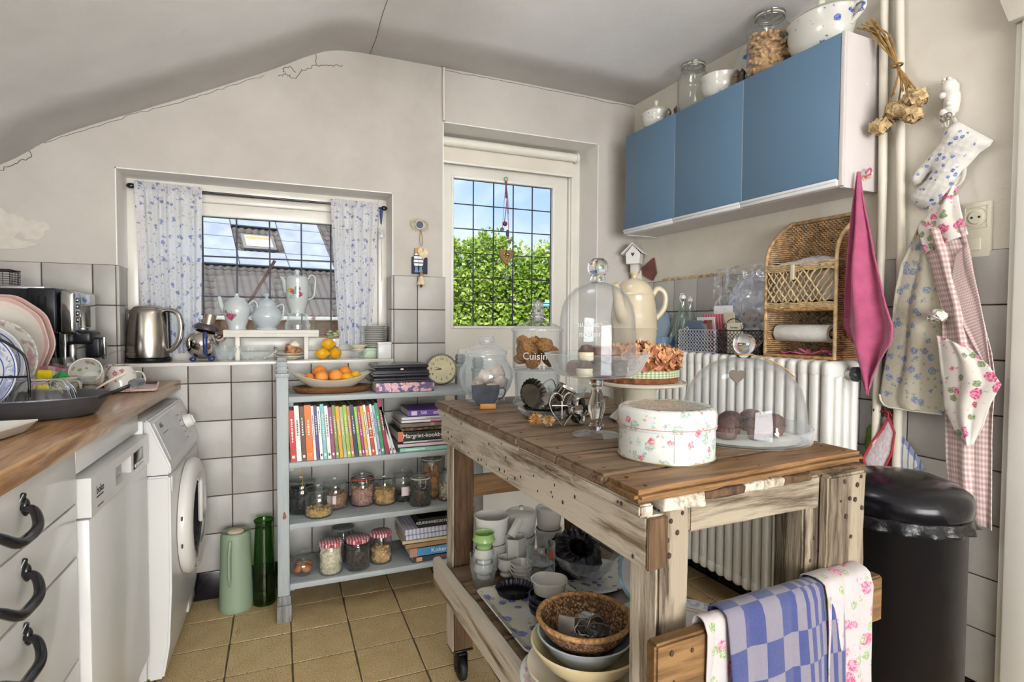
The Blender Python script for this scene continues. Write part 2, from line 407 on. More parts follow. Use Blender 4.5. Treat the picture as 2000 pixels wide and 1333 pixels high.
def mat_floor():
    n = N('speckled_floor_tile'); oi = n.n('ObjectInfo'); v = n.co('Object'); ad = n.n('VectorMath', operation='ADD'); n.l(v, ad.inputs[0])
    cb = n.n('CombineXYZ'); n.l(oi.outputs['Random'], cb.inputs[0]); s = n.n('VectorMath', operation='SCALE'); n.l(cb.outputs[0], s.inputs[0]); s.inputs['Scale'].default_value = 9; n.l(s.outputs[0], ad.inputs[1])
    a = n.noise(ad.outputs[0], 230, 2, .6); b = n.noise(ad.outputs[0], 14, 3)
    base = n.mix(n.ramp(b, (.35, 0.0), (.65, 1.0)), srgb('#c4a978'), srgb('#cfb78a'))
    cc = n.mix(n.ramp(a, (.36, 1.0), (.44, 0.0)), base, srgb('#8a7350'))
    cc = n.mix(n.ramp(a, (.58, 0.0), (.66, 1.0)), cc, srgb('#e0cfa8'))
    cc = n.mix(n.math('MULTIPLY', oi.outputs['Random'], .16), cc, srgb('#a88d61'))
    n.bsdf(cc, .42, 0, .4, a, .15, .002); return n.m
m_floor = mat_floor()

floor = struct('floor', bx(-1.1, 2.1, -3.2, 2.56, -.1, -.0022), m_grout)
FPT = .2013; fx0, fy0 = -.170, 2.366
ft = box(FPT-.005, FPT-.005, .012, (0, 0, -.006), .0015, 1)
ft.materials.append(m_floor)
for i in range(-2, 10):
    for j in range(-1, 10):
        x0 = fx0+i*FPT; y1 = fy0-j*FPT
        if j == -1: continue
        o = obj('floor_tile', ft, None, floor, (x0+FPT/2, y1-FPT/2, R0.uniform(-.0005, .0004)))
ftc = box(FPT-.005, YB-fy0-.004, .012, (0, 0, -.006), .0015, 1); ftc.materials.append(m_floor)
for i in range(-2, 10): obj('floor_tile', ftc, None, floor, (fx0+i*FPT+FPT/2, (fy0+YB)/2, 0))

# back wall with its two openings
WX0, WX1, WZ0, WZ1 = -.569, .474, .965, 1.711       # window opening
DX0, DX1, DZ1 = .702, 1.531, 2.059                  # door opening
bm = NB(); T = .34  # rail coloured near-white for the light it catches from below
for (x0, x1, z0, z1) in ((-1.15, WX0, 0, 2.5), (WX0, WX1, 0, WZ0), (WX0, WX1, WZ1, 2.5), (WX1, DX0, 0, 2.5), (DX0, DX1, DZ1, 2.5), (DX1, 1.95, 0, 2.5)):
    a_bx(bm, x0, x1, YB, YB+T, z0, z1)
wall_back = struct('wall_back', fin(bm, 'wall_back'), m_wall)
# wall tiles
TP = .153; TX0 = -.183; TZ = [.119+k*TP for k in range(9)]
_tm = {}
def tile_mesh(w, h, mat, axis='y', t=.010):
    k = (round(w, 4), round(h, 4), mat.name, axis)
    if k not in _tm:
        me = box(w, t, h, (0, 0, 0), .0018, 2) if axis == 'y' else box(t, w, h, (0, 0, 0), .0018, 2)
        me.materials.append(mat); _tm[k] = me
    return _tm[k]
G = .004
def wtile(x0, x1, z0, z1, mat=m_tile, name='tile'):
    if x1-x0 < .012 or z1-z0 < .012: return
    obj(name, tile_mesh(x1-x0-G, z1-z0-G, mat), None, wall_back, ((x0+x1)/2, YB-.005+R0.uniform(-.0006, .0006), (z0+z1)/2), (R0.uniform(-.004, .004), 0, R0.uniform(-.004, .004)))
cols = [TX0+k*TP for k in range(-5, 7)]
for ci in range(len(cols)-1):
    for r in range(8):
        x0, x1, z0, z1 = cols[ci], cols[ci+1], TZ[r], TZ[r+1]
        if x1 < -.40 and z1 < .8: continue
        x1 = min(x1, DX0+.012)
        if z0 >= WZ0: 
            if x0 < WX0 < x1: x1 = WX0
            elif x0 < WX1 < x1: x0 = WX1
            elif x0 >= WX0 and x1 <= WX1: continue
        elif z1 > WZ0 and x1 > WX0 and x0 < WX1:
            if x0 < WX0: wtile(x0, WX0, z0, z1); x0 = WX0
            if x1 > WX1: wtile(WX1, x1, z0, z1); x1 = WX1
            z1 = WZ0+.002
        wtile(x0, x1, z0, z1)
    if cols[ci+1] > -.45: wtile(cols[ci], min(cols[ci+1], DX0), .003, TZ[0], m_plinth, 'plinth_tile')
bm = NB(); a_bx(bm, -.95, WX0, YB-.004, YB+.002, .0, 1.343); a_bx(bm, WX0, WX1, YB-.004, YB+.002, 0, WZ0); a_bx(bm, WX1, DX0+.012, YB-.004, YB+.002, 0, 1.343)
obj('grout', fin(bm), m_grout, wall_back)
# tiles lining the window reveal and the sill
def rtile(mat, x, y0, y1, z0, z1):
    obj('tile', tile_mesh(y1-y0-G, z1-z0-G, mat, 'x'), None, wall_back, (x, (y0+y1)/2, (z0+z1)/2))
for (z0, z1) in ((WZ0, 1.037), (1.037, 1.19), (1.19, 1.343)):
    rtile(m_tile, WX0+.004, YB-.006, YB+.1, z0, z1); rtile(m_tile, WX1-.004, YB-.006, YB+.1, z0, z1)
obj('window_sill', bx(WX0, WX1, YB-.012, YB+.2, WZ0-.012, WZ0+.003, .003), plain('#dedbd4', .2, 0, .03, 6, coat=.3), wall_back)
# white-painted linings of the two openings; the white also carries daylight on the reveals
bm = NB(); e_ = .004
for (x0, x1, z0, z1) in ((WX0, WX0+e_, 1.343, WZ1), (WX1-e_, WX1, 1.343, WZ1), (WX0, WX1, WZ1-e_, WZ1)): a_bx(bm, x0, x1, YB-.001, YB+.19, z0, z1)
for (x0, x1, z0, z1) in ((DX0, DX0+e_, 0, DZ1), (DX1-e_, DX1, 0, DZ1), (DX0, DX1, DZ1-e_, DZ1)): a_bx(bm, x0, x1, YB-.001, YB+.22, z0, z1)
obj('reveal_lining', fin(bm), plain('#e9e6df', .6, 0, .03, 4, name='daylit_reveal_paint'), wall_back)
# hairline cracks under the ceiling
def crack(pts, r=.0012, parent=None, m=None):
    obj('crack', tube(pts, r, 5), m or plain('#4d463c', .95), parent or wall_back)
rc = random.Random(3)
def zigzag(pts, amp=.006, k=6):
    out = []
    for a, b in zip(pts[:-1], pts[1:]):
        for i in range(k):
            t = i/k; out.append((a[0]+(b[0]-a[0])*t+rc.uniform(-amp, amp), YB-.0005, a[1]+(b[1]-a[1])*t+rc.uniform(-amp, amp)))
    out.append((pts[-1][0], YB-.0005, pts[-1][1])); return out
crack(zigzag([(-.915, 1.655), (-.87, 1.69), (-.82, 1.72), (-.83, 1.745), (-.80, 1.765)], .005))
crack(zigzag([(.0, 2.14), (.03, 2.16), (.06, 2.145), (.1, 2.19), (.16, 2.215), (.2, 2.225), (.26, 2.235)], .006))
crack(zigzag([(.03, 2.16), (.02, 2.18), (.05, 2.195), (.07, 2.17)], .004)); crack(zigzag([(.15, 2.22), (.15, 2.262)], .003, 3))
crack(zigzag([(-.78, 1.776), (-.5, 1.918), (-.28, 2.02), (-.05, 2.14)], .004, 12), .0008)
crack(zigzag([(.7, 2.293), (1.0, 2.292), (1.4, 2.285), (1.74, 2.278)], .003, 14), .001)
obj('conduit', tube([(.705, YB-.008, 2.30), (.704, YB-.008, 2.2), (.706, YB-.008, 2.06)], .0075, 10), plain('#d0c9bf', .6), wall_back)
# peeling paint patch low on the wall
def blob(cx, cz, rx, rz, seed, n=40):
    q = random.Random(seed); ph = [q.uniform(0, 6.3) for _ in range(5)]; pts = []
    for k in range(n):
        t = 2*PI*k/n; s = 1+.14*math.sin(3*t+ph[0])+.08*math.sin(5*t+ph[1])+.05*math.sin(9*t+ph[2]); pts.append((cx+rx*s*math.cos(t), cz+rz*s*math.sin(t)))
    return pts
for (cx, cz, rx, rz, sd) in ((-.90, 1.47, .05, .055, 1), (-.82, 1.46, .045, .035, 2), (-.88, 1.405, .06, .02, 4)):
    o = obj('paint_flake', prism(blob(cx, cz, rx, rz, sd), .0014), plain('#c9c3b9', .8, 0, .05, 40), wall_back, (0, YB-.001-.0003*sd, 0))

# right wall (a touch out of square)
wall_right = struct('wall_right', bx(0, .25, -6, .2, 0, 2.6), m_wallR, None, FR(0, 0), FR.a)
def rwtile(y0, y1, z0, z1, mat=m_tile, name='tile'):
    obj(name, tile_mesh(y1-y0-G, z1-z0-G, mat, 'x'), None, wall_right, (-.005+R0.uniform(-.0006, .0006), (y0+y1)/2, (z0+z1)/2), (0, R0.uniform(-.004, .004), R0.uniform(-.004, .004)))
ry0 = -1.558
for k in range(-1, 11):
    y0, y1 = ry0+k*TP, min(ry0+(k+1)*TP, -.006)
    if k == -1: y0 = -1.655
    if y1-y0 < .02: continue
    for r in range(8): rwtile(y0, y1, TZ[r], TZ[r+1])
    rwtile(y0, y1, .003, TZ[0], m_plinth, 'plinth_tile')
obj('grout', bx(-.004, .002, -1.657, -.004, 0, 1.343), m_grout, wall_right)
obj('crumbling_plaster', surf(30, 3, lambda u, v: (-.006-.004*math.sin(PI*v)+.002*mnoise.noise((u*40, v*3, 1)), -.25-.42*u, 1.337+.018*v+.006*mnoise.noise((u*24, v*4, 0)))), plain('#c0ab86', .95, 0, .35, 60, .8, 90), wall_right)
# ceiling: level on the right, sloping down to the left, rounded where they meet
prof = [(-1.2, 1.537), (-.909, 1.681), (-.746, 1.80), (-.524, 1.914), (-.266, 2.04), (-.05, 2.152), (.036, 2.2), (.116, 2.246), (.198, 2.284), (.282, 2.299), (.4, 2.303), (.8, 2.302), (1.3, 2.298), (1.75, 2.29), (2.05, 2.286)]
pc = [(p.x, p.z) for p in crv([(a, 0, b) for a, b in prof], 4)]
def fceil(u, v):
    i = min(int(u*(len(pc)-1)+1e-6), len(pc)-1); a, b = pc[i]; return (a, YB+.02-6*v, b)
ce = obj('ceiling', surf(len(pc)-1, 18, fceil), m_ceil); ce['kind'] = 'structure'; solid(ce, .12, -1)
crack([(.372, 2.54, 2.300), (.376, 2.4, 2.301), (.37, 2.2, 2.301), (.372, 1.9, 2.301), (.36, 1.5, 2.301)], .0009, ce)
struct('wall_left', bx(-1.25, -1.03, -3.4, YB+.1, 0, 2.4), m_wall)
bm = NB()
for (x0, x1, z0, z1) in ((-1.2, -.88, 0, 2.6), (1.58, 2.1, 0, 2.6), (-.88, 1.58, 0, .08), (-.88, 1.58, 1.85, 2.6)): a_bx(bm, x0, x1, -3.4, -3.2, z0, z1)
struct('wall_rear', fin(bm), m_wall)
bm = NB()
for x in (-.88, -.06, .72, 1.53): a_bx(bm, x, x+.05, -3.26, -3.2, .08, 1.85)
for z in (.08, 1.80): a_bx(bm, -.88, 1.58, -3.26, -3.2, z, z+.05)
w3 = struct('window_3', fin(bm), m_white)  # unseen window frame, its opening sized for the added fill light
# door casing at the right edge
bm = NB(); a_bx(bm, -.03, .0, -1.80, -1.658, 0, 1.93, .004); a_bx(bm, -.045, .0, -1.79, -1.675, 0, 1.93, .006)
trim = struct('trim_1', fin(bm, 'trim', 40), m_white, None, FR(0, 0), FR.a)
bm = NB(); a_prism(bm, [(-1.80, 1.93), (-1.655, 1.93), (-1.635, 1.99), (-1.625, 2.3), (-1.80, 2.3)], .06, 'x')
struct('trim_2', fin(bm), plain('#c9c2b5', .8), None, FR(-.03, 0), FR.a)
b1 = struct('baseboard_right', bx(-.012, .0, -1.66, -.01, 0, .004), m_plinth, None, FR(0, 0), FR.a)

# ---------------------------------------------------------------- window_1 (leaded casement over the sill)
YW = 2.735
m_paint = plain('#dedad0', .3, 0, .04, 6, coat=.15, name='window_paint')
m_lead = plain('#3b3a48', .5, .4, .1, 30, name='lead_came')
m_pane = glass((.97, .985, .985), .85, .06, 'window_pane')
bm = NB()
a_bx(bm, WX0, WX0+.04, YW-.03, YW+.06, WZ0, WZ1, .003); a_bx(bm, WX1-.04, WX1, YW-.03, YW+.06, WZ0, WZ1, .003)
a_bx(bm, WX0+.04, WX1-.04, YW-.03, YW+.06, 1.675, WZ1, .003); a_bx(bm, WX0+.04, WX1-.04, YW-.03, YW+.06, WZ0, 1.0, .003)
win = struct('window_1', fin(bm, 'frame', 40), m_paint)
bm = NB()      # the opening sash
a_bx(bm, WX0+.04, WX0+.10, YW, YW+.05, 1.0, 1.675, .004); a_bx(bm, WX1-.10, WX1-.04, YW, YW+.05, 1.0, 1.675, .004)
a_bx(bm, WX0+.10, WX1-.10, YW, YW+.05, 1.583, 1.638, .004); a_bx(bm, WX0+.10, WX1-.10, YW-.012, YW+.05, 1.638, 1.672, .006); a_bx(bm, WX0+.10, WX1-.10, YW, YW+.05, 1.0, 1.06, .004)
obj('sash', fin(bm, 'sash', 40), m_paint, win)
gx = [WX0+.10, -.436, -.303, -.171, -.038, .095, .223, WX1-.10]; gz = [1.06, 1.071, 1.240, 1.413, 1.583]
def leaded(parent, xs, zs, y, mp, w=.0045):
    for a, b in zip(xs[:-1], xs[1:]):
        for c, d in zip(zs[:-1], zs[1:]):
            if b-a > .02 and d-c > .02:
                obj('pane', bx(a+.001, b-.001, y-.0015, y+.0015, c+.001, d-.001), mp, parent, (0, R0.uniform(-.0008, .0008), 0), (0, 0, 0))
    bm = NB()
    for x in xs: a_bx(bm, x-w/2, x+w/2, y-.004, y+.004, zs[0], zs[-1], .001, 1)
    for z in zs: a_bx(bm, xs[0], xs[-1], y-.0042, y+.0042, z-w/2, z+w/2, .001, 1)
    obj('lead_came', fin(bm), m_lead, parent)
leaded(win, gx, gz, YW+.022, m_pane, .0065)
# ---------------------------------------------------------------- door_1 (glazed back door)
YD = 2.755
bm = NB()
a_bx(bm, DX0-.05, .742, YD-.02, YD+.07, 0, 2.055, .003); a_bx(bm, 1.462, DX1+.0, YD-.02, YD+.07, 0, 2.055, .004); a_bx(bm, .742, 1.462, YD-.02, YD+.07, 2.0, 2.056, .003); a_bx(bm, DX0, DX1, YB-.01, YD+.1, -.01, .01)
a_bx(bm, 1.470, 1.492, YD-.034, YD, 0, 2.0, .005)
door = struct('door_1', fin(bm, 'frame', 40), m_paint)
bm = NB(); GX0, GX1, GZ0, GZ1 = .816, 1.371, 1.115, 1.862
for (x0, x1, z0, z1) in ((.744, GX0-.012, .01, 1.995), (GX1+.012, 1.46, .01, 1.995), (GX0-.012, GX1+.012, GZ1+.012, 1.995), (GX0-.012, GX1+.012, .01, GZ0-.012)):
    a_bx(bm, x0, x1, YD, YD+.042, z0, z1)
obj('door_leaf', fin(bm), m_paint, door)
bm = NB()
for (x0, x1, z0, z1) in ((GX0-.014, GX0, GZ0-.014, GZ1+.014), (GX1, GX1+.014, GZ0-.014, GZ1+.014), (GX0, GX1, GZ0-.014, GZ0), (GX0, GX1, GZ1, GZ1+.014)):
    a_bx(bm, x0, x1, YD-.006, YD+.03, z0, z1, .003)
obj('glazing_bead', fin(bm, 'bead', 40), m_white, door)
leaded(door, [GX0+(GX1-GX0)*k/5 for k in range(6)], [GZ0+(GZ1-GZ0)*k/6 for k in range(7)], YD+.018, m_pane, .0048)
obj('raised_panel', bx(.84, 1.36, YD-.012, YD, .25, 1.0, .006), m_paint, door)

# globe lamp added out of view to brighten the ceiling and walls
pl = thing('fill_globe', 'unseen white globe added close under the ceiling to light the room', 'lamp', (.5, 1.25, 0))
gm_ = N('fill_globe_glow'); em = gm_.n('Emission'); em.inputs['Color'].default_value = (1, .97, .94, 1); em.inputs['Strength'].default_value = 10; gm_.l(em.outputs[0], gm_.out.inputs[0])
obj('globe', ball(.14, 3, loc=(0, 0, 2.08)), gm_.m, pl); obj('cord', tube([(0, 0, 2.2), (0, 0, 2.302)], .004, 6), plain('#dddddd', .5), pl)
obj('ceiling_rose', lathe([(.0, 2.27), (.05, 2.275), (.055, 2.302), (0, 2.302)], 20), plain('#dddddd', .5), pl)

# ================================================================ KITCHEN UNITS ON THE LEFT
def F_(fr): return fr(0, 0, 0), fr.a
WT = .90
m_wtop = wood('#b98a56', '#7e5430', 'y', .8, .28, .12, worn='#cfa877', knots=False, contrast=1.6, coat=.35, wornamt=.55)
wt = obj('worktop', bx(-.63, 0, -2.5, -.004, WT-.037, WT, .004), m_wtop, None, FL(0, 0), (0, 0, FL.a))
tag(wt, 'long worn wooden worktop over the white kitchen units', 'worktop')
m_unit = plain('#d3d3d1', .3, 0, .02, 3, coat=.2, name='white_unit_paint')
m_blk = plain('#15161b', .22, 0, .2, 20, coat=.3, name='black_cast_metal')
# drawer unit
du = thing('drawer_unit', 'white three-drawer base unit with black bow handles under the worktop', 'cabinet', FL(0, 0), FL.a)
obj('carcass', bx(-.6, -.045, -1.72, -1.085, .0, WT-.04), m_unit, du)
def bow(p, L=.155):
    """black bow handle lying along y, feet at both ends"""
    bm = NB(); q = crv([(0, -L/2, .012), (.022, -L/2+.012, .008), (.036, -L/4, -.012), (.036, 0, -.018), (.036, L/4, -.012), (.022, L/2-.012, .008), (0, L/2, .012)], 6)
    R_ = [.006+.003*math.sin(PI*i/(len(q)-1)) for i in range(len(q))]; a_tube(bm, q, R_, 10)
    for s in (-1, 1):
        a_ball(bm, .011, (.006, s*L/2, .012), 2, (.6, .8, 1.5)); a_tube(bm, [(-.002, s*L/2, .022), (.004, s*L/2, .036)], [.008, .004], 8)
    return fin(bm, 'bow', 60)
bowm = bow(0); bowm.materials.append(m_blk)
for (z0, z1, hz) in ((.742, .858, .800), (.628, .738, .686), (.405, .622, .574), (.10, .400, .34)):
    d = obj('drawer', bx(-.043, -.020, -1.70, -1.090, z0, z1, .002), m_unit, du)
    obj('handle', bowm, None, d, (-.020, -1.425, hz), label='black cast bow handle')
obj('plinth', bx(-.58, -.07, -1.70, -1.09, 0, .1), plain('#2a2a2a', .6), du)
# dishwasher
dw = thing('dishwasher', 'white built-under dishwasher with grip recess beside the drawer unit', 'dishwasher', FL(0, 0), FL.a)
D0, D1 = -1.080, -.565
obj('body', bx(-.58, -.04, D0, D1, .01, .80), m_unit, dw)
obj('top_panel', bx(-.58, -.022, D0, D1, .80, .855, .003), m_unit, dw)
bm = NB()       # front with the grip recess cut out of the control strip
a_bx(bm, -.04, .0, D0, D1, .11, .70, .006)
zc0, zc1 = .704, .790
for (y0, y1, z0, z1) in ((D0, -.90, zc0, zc1), (-.76, D1, zc0, zc1), (-.90, -.76, zc0, .722), (-.90, -.76, .768, zc1)): a_bx(bm, -.04, .004, y0, y1, z0, z1)
a_bx(bm, -.04, -.03, -.90, -.76, .72, .77)
fr_ = obj('door', fin(bm, 'door', 40), m_unit, dw)
obj('grip_recess', bx(-.031, -.018, -.899, -.761, .723, .767), plain('#b9b7b2', .5), fr_)
dp = obj('display', bx(.0035, .0055, -.735, -.635, .722, .768, .001), plain('#1c1d24', .15, 0, .1), fr_)
for k in range(5): obj('button', bx(.005, .008, -.73+k*.019, -.72+k*.019, .728, .736), plain('#c9c9c9', .4), dp)
text('beko', .026, fr_, plain('#26262b', .5), (.0045, -1.02, .752), (PI/2, 0, PI/2))
obj('logo_stroke', bx(.004, .0048, -1.045, -1.0, .736, .739), plain('#26262b', .5), fr_)
obj('small_print', bx(.004, .0046, -1.04, -1.00, .714, .717), plain('#55555b', .5), fr_)
obj('plinth', bx(-.5, -.03, D0, D1, .0, .10), m_unit, dw)
# washing machine, standing proud of the worktop
wm = thing('washing_machine', 'white front-loading washing machine standing proud of the worktop beside the tiled wall', 'washing machine', FL(0, 0), FL.a)
M0, M1 = -.557, -.030; XF = .058
obj('body', bx(-.52, -.01, M0, M1, .02, .83, .008), m_unit, wm)
bm = NB(); a_prism(bm, [(-.01, .02), (XF-.025, .02), (XF-.008, .12), (XF, .3), (XF, .655), (-.01, .655)], M1-M0, 'y', .006)
bmesh.ops.translate(bm, vec=(0, (M0+M1)/2, 0), verts=bm.verts[:]); obj('front', fin(bm, 'front', 40), m_unit, wm)
bm = NB(); a_prism(bm, [(-.01, .658), (XF, .658), (XF+.004, .68), (XF-.055, .828), (-.01, .83)], M1-M0, 'y', .005)
bmesh.ops.translate(bm, vec=(0, (M0+M1)/2, 0), verts=bm.verts[:]); cp = obj('control_panel', fin(bm, 'cp', 40), m_unit, wm)
# things on the sloped fascia: local frame tilted back
sl_ = math.atan2(.828-.68, .059); fs = Vector((XF+.004, 0, .68)); fd = Vector((-.059, 0, .148)).normalized(); fn = Vector((fd.z, 0, -fd.x))
def fas(y, t, out=.0): p = fs+fd*t+fn*out; return (p.x, y, p.z)
frot = Matrix((fn, (0, 1, 0), fd)).transposed()
obj('fascia', box(.002, .30, .125, (0, 0, 0), .0005, 1, frot), plain('#c9c9cc', .35, .2, .04), cp, fas(-.37, .082, .0005))
text('AEG', .022, cp, plain('#44444a', .4), fas(-.455, .125, .002), tuple((Matrix(((0, fd.x, fn.x), (1, 0, 0), (0, fd.z, fn.z)))).to_euler()))
obj('model_print', box(.0006, .08, .003, (0, 0, 0), 0, 1, frot), plain('#7a7a80', .5), cp, fas(-.44, .100, .002))
bm = NB(); a_lathe(bm, [(.0, .026), (.020, .026), (.024, .022), (.026, .004), (.028, .0), (0, 0)], 28, (0, 0, 0), Matrix(((fd.x, 0, fn.x), (0, 1, 0), (fd.z, 0, fn.z)))); a_box(bm, .004, .006, .03, tuple(fn*.028), frot)
obj('programme_knob', fin(bm, 'knob', 40), plain('#dcdbd7', .3), cp, fas(-.13, .078, .001))
for k in range(5): obj('button', box(.003, .012, .006, (0, 0, 0), .001, 1, frot), plain('#8d8d92', .4), cp, fas(-.20-.0*k, .03+.022*k, .002))
for k in range(10):
    a = k*.55; obj('programme_mark', box(.0006, .008, .002, (0, 0, 0), 0, 1, frot), plain('#55555b', .5), cp, fas(-.13+.042*math.cos(a), .078+.042*math.sin(a), .002))
dr = obj('drawer', bx(XF-.012, XF+.003, M0+.02, M0+.17, .60, .65, .003), m_unit, wm)
Ry = E3(0, PI/2, 0)
ring = lathe([(.125, .0), (.175, .0), (.196, .006), (.200, .020), (.192, .036), (.165, .046), (.14, .044), (.128, .03), (.125, .0)], 56, rot=Ry)
dro = obj('door', ring, plain('#d6d4cf', .3, 0, .02, 3, coat=.2), wm, (XF-.004, -.272, .445))
dg = N('dark_door_glass'); dg.bsdf((.03, .03, .035), .05, 0, .6, coat=.5)
obj('door_glass', lathe([(.126, .030), (.118, .02), (.095, .0), (.05, -.02), (0, -.026)], 40, rot=Ry), dg.m, dro)
obj('chrome_ring', lathe([(.118, .03), (.124, .036), (.128, .03), (.122, .026), (.118, .03)], 48, rot=Ry), metal('#cfd0d2', .15), dro)
obj('door_grip', box(.016, .045, .16, (.034, .10, .02), .008, 3), plain('#e9e8e4', .3), dro)
obj('shield', lathe([(.10, .050), (.185, .044), (.19, .036)], 24, rot=Ry@E3(0, 0, -.55), arc=1.9), plain('#efeeea', .25), dro)
for z in (-.045, .045): obj('hinge_mark', box(.004, .010, .012, (.02, -.198, z)), plain('#34353a', .6), dro)
obj('filter_flap', bx(XF-.03, XF-.012, M1-.16, M1-.03, .05, .15, .003), m_unit, wm)

# ---------------------------------------------------------------- on the worktop
# espresso machine: black sides, chrome front facing along the window
em = thing('espresso_machine', 'black and chrome espresso machine at the end of the worktop by the window', 'coffee machine', (-.70, 2.36, WT), math.radians(-4))
m_cblk = plain('#1a1b20', .35, 0, .15, 20, name='black_plastic'); m_chr = metal('#c9ccd0', .12)
obj('side_panel', merge(prism([(-.42, .0), (.03, .0), (.03, .2), (-.03, .245), (-.035, .332), (-.42, .332)], .19, 'y', .004), box(.08, .196, .15, (-.005, 0, .262), .006)), m_cblk, em)
bm = NB()
for k in range(3): a_box(bm, .007, .002, .036, (-.028+k*.017, -.0985, .295-.002*k), E3(0, .06, 0), .001, 1)
obj('vent_slot', fin(bm), plain('#050506', .8), em)
obj('side_arch', tube(crv([(-.06, -.097, .225), (-.0, -.097, .2), (.028, -.097, .15), (.034, -.097, .0)], 6), .0025, 6), plain('#3b3c44', .3), em)
obj('front_panel', merge(box(.045, .186, .145, (.062, 0, .258), .012, 3), box(.022, .17, .19, (.045, 0, .1), .004)), m_chr, em)
obj('mirror_screen', box(.004, .08, .115, (.0855, -.01, .265), .002, 1), metal('#e3e8ea', .03), em)
for k in range(4): obj('button', lathe([(0, .004), (.008, .004), (.009, 0)], 14, rot=Ry@E3(0, 0, 0)), metal('#8a8c90', .2), em, (.0855, -.072, .30-k*.022))
gh = obj('brew_head', box(.07, .09, .045, (.085, -.02, .175), .012, 3), m_cblk, em)
obj('spout', merge(box(.045, .045, .07, (.115, -.02, .14), .008, 3), box(.012, .02, .07, (.1, -.02, .12), .003)), m_cblk, gh)
obj('steam_tip', lathe([(.006, 0), (.009, .01), (.009, .075), (0, .08)], 14, loc=(.142, -.02, .1)), m_chr, gh)
obj('drip_tray', box(.13, .18, .03, (.1, 0, .016), .006), m_cblk, em)
obj('cup_rail', box(.4, .17, .012, (-.2, 0, .338), .003), metal('#b9bbbf', .25), em)
# wire basket standing on the espresso machine
wb = thing('wire_basket', 'small dark wire basket on top of the espresso machine', 'basket', (-.86, 2.33, WT+.344))
bm = NB()
for k in range(8):
    for (a, b) in (((-.06+.12*k/7, -.04, 0), (-.06+.12*k/7, -.04, .05)), ((-.06, -.04, .05*k/7), (.06, -.04, .05*k/7)), ((.06, -.04+.08*k/7, 0), (.06, -.04+.08*k/7, .05)), ((.06, -.04, .05*k/7), (.06, .04, .05*k/7))): a_tube(bm, [a, b], .0009, 4)
obj('wire_mesh', fin(bm), m_cblk, wb); obj('rim', tube([(-.06, -.04, .05), (.06, -.04, .05), (.06, .04, .05), (-.06, .04, .05)], .003, 6, True), m_cblk, wb)
# draining plates in a wire rack
def plate_prof(r, d=.018, t=.004, w=.30):
    return [(0, t*.3), (r*.45, 0), (r*(1-w), .002), (r*(1-w)+.004, .004), (r, d), (r, d+t*.6), (r*.985, d+t), (r*(1-w), .006+t), (r*.45, t), (0, t)]
PINK = lambda u: None
def ringmat(base, bands, rough=.15, flor=None, name='banded_porcelain'):
    """porcelain with coloured rings: bands of (r0,r1,c1,c2,broken)"""
    n = N(name); v = n.co(); sp = n.n('SeparateXYZ'); n.l(v, sp.inputs[0]); cb = n.n('CombineXYZ'); n.l(sp.outputs[0], cb.inputs[0]); n.l(sp.outputs[1], cb.inputs[1])
    ln = n.n('VectorMath', operation='LENGTH'); n.l(cb.outputs[0], ln.inputs[0]); r = ln.outputs['Value']; cc = col(base); prev = n.mix(n.noise(v, 8, 2), tuple(x*.95 for x in cc), cc)
    for (r0, r1, c1, c2, br) in bands:
        m = n.math('MULTIPLY', n.math('GREATER_THAN', r, r0), n.math('LESS_THAN', r, r1))
        if br: m = n.math('MULTIPLY', m, n.math('GREATER_THAN', n.noise(v, br, 2, .6, 1.5), .5))
        prev = n.mix(m, prev, n.mix(n.noise(v, 60, 2), col(c1), col(c2)))
    n.bsdf(prev, rough, 0, .5, coat=.4); return n.m
def rack_plate(name, label, x, y, zc, r, mat, tilt=8, rz=0, group='plates draining in the wire rack', w=.3, scal=0):
    o = obj(name, lathe(plate_prof(r, .02, .004, w), 64, flute=scal, fa=.012 if scal else 0), mat)
    o.location = (x, y, zc); o.rotation_euler = (math.radians(90-tilt), 0, math.radians(rz)); return tag(o, label, 'plate', group)
m_pinkrim = ringmat('#dcd7ce', [(.136, .160, '#c9a19a', '#d6b6ae', 0), (.118, .134, '#d8c9c1', '#e0d6cc', 0)])
rack_plate('dinner_plate', 'big pink-rimmed plate at the back of the dish rack', -.775, 2.10, WT+.153, .148, m_pinkrim, 9, -8, w=.24, scal=10)
rack_plate('dinner_plate', 'second big pink-rimmed plate just showing behind the first', -.775, 2.135, WT+.156, .153, m_pinkrim, 9, -8, w=.24, scal=10)
m_rosep = ringmat('#e4e2da', [(.086, .110, '#b4547c', '#dfe3d6', 16), (.110, .115, '#8a9060', '#e8e6de', 60), (.080, .083, '#b8bcae', '#c8ccc0', 0)])
rack_plate('dinner_plate', 'white plate with rose sprigs on its rim in front of the pink-rimmed plates', -.722, 1.95, WT+.119, .115, m_rosep, 9, -8, w=.32)
m_bluep = ringmat('#e2e4ea', [(.072, .094, '#2f4aa0', '#dfe3f0', 34), (.066, .069, '#4a62b0', '#4a62b0', 0), (.095, .098, '#3b55a8', '#3b55a8', 0)])
rack_plate('dinner_plate', 'blue and white plate nearest the front of the dish rack', -.668, 1.70, WT+.106, .100, m_bluep, 9, -8, w=.3)
rack_plate('dinner_plate', 'blue-bordered white plate behind the front one in the rack', -.694, 1.80, WT+.114, .109, m_bluep, 9, -8, w=.3)
rk = thing('dish_rack', 'black wire dish rack holding plates on the worktop', 'dish rack', (-.645, 1.66, WT), math.radians(-5))
obj('hoop', tube(crv([(-.20, 0, .01), (-.20, 0, .16), (-.12, 0, .217), (.0, 0, .207), (.078, 0, .165), (.098, 0, .12), (.102, 0, .004)], 8), .0032, 8), m_cblk, rk)
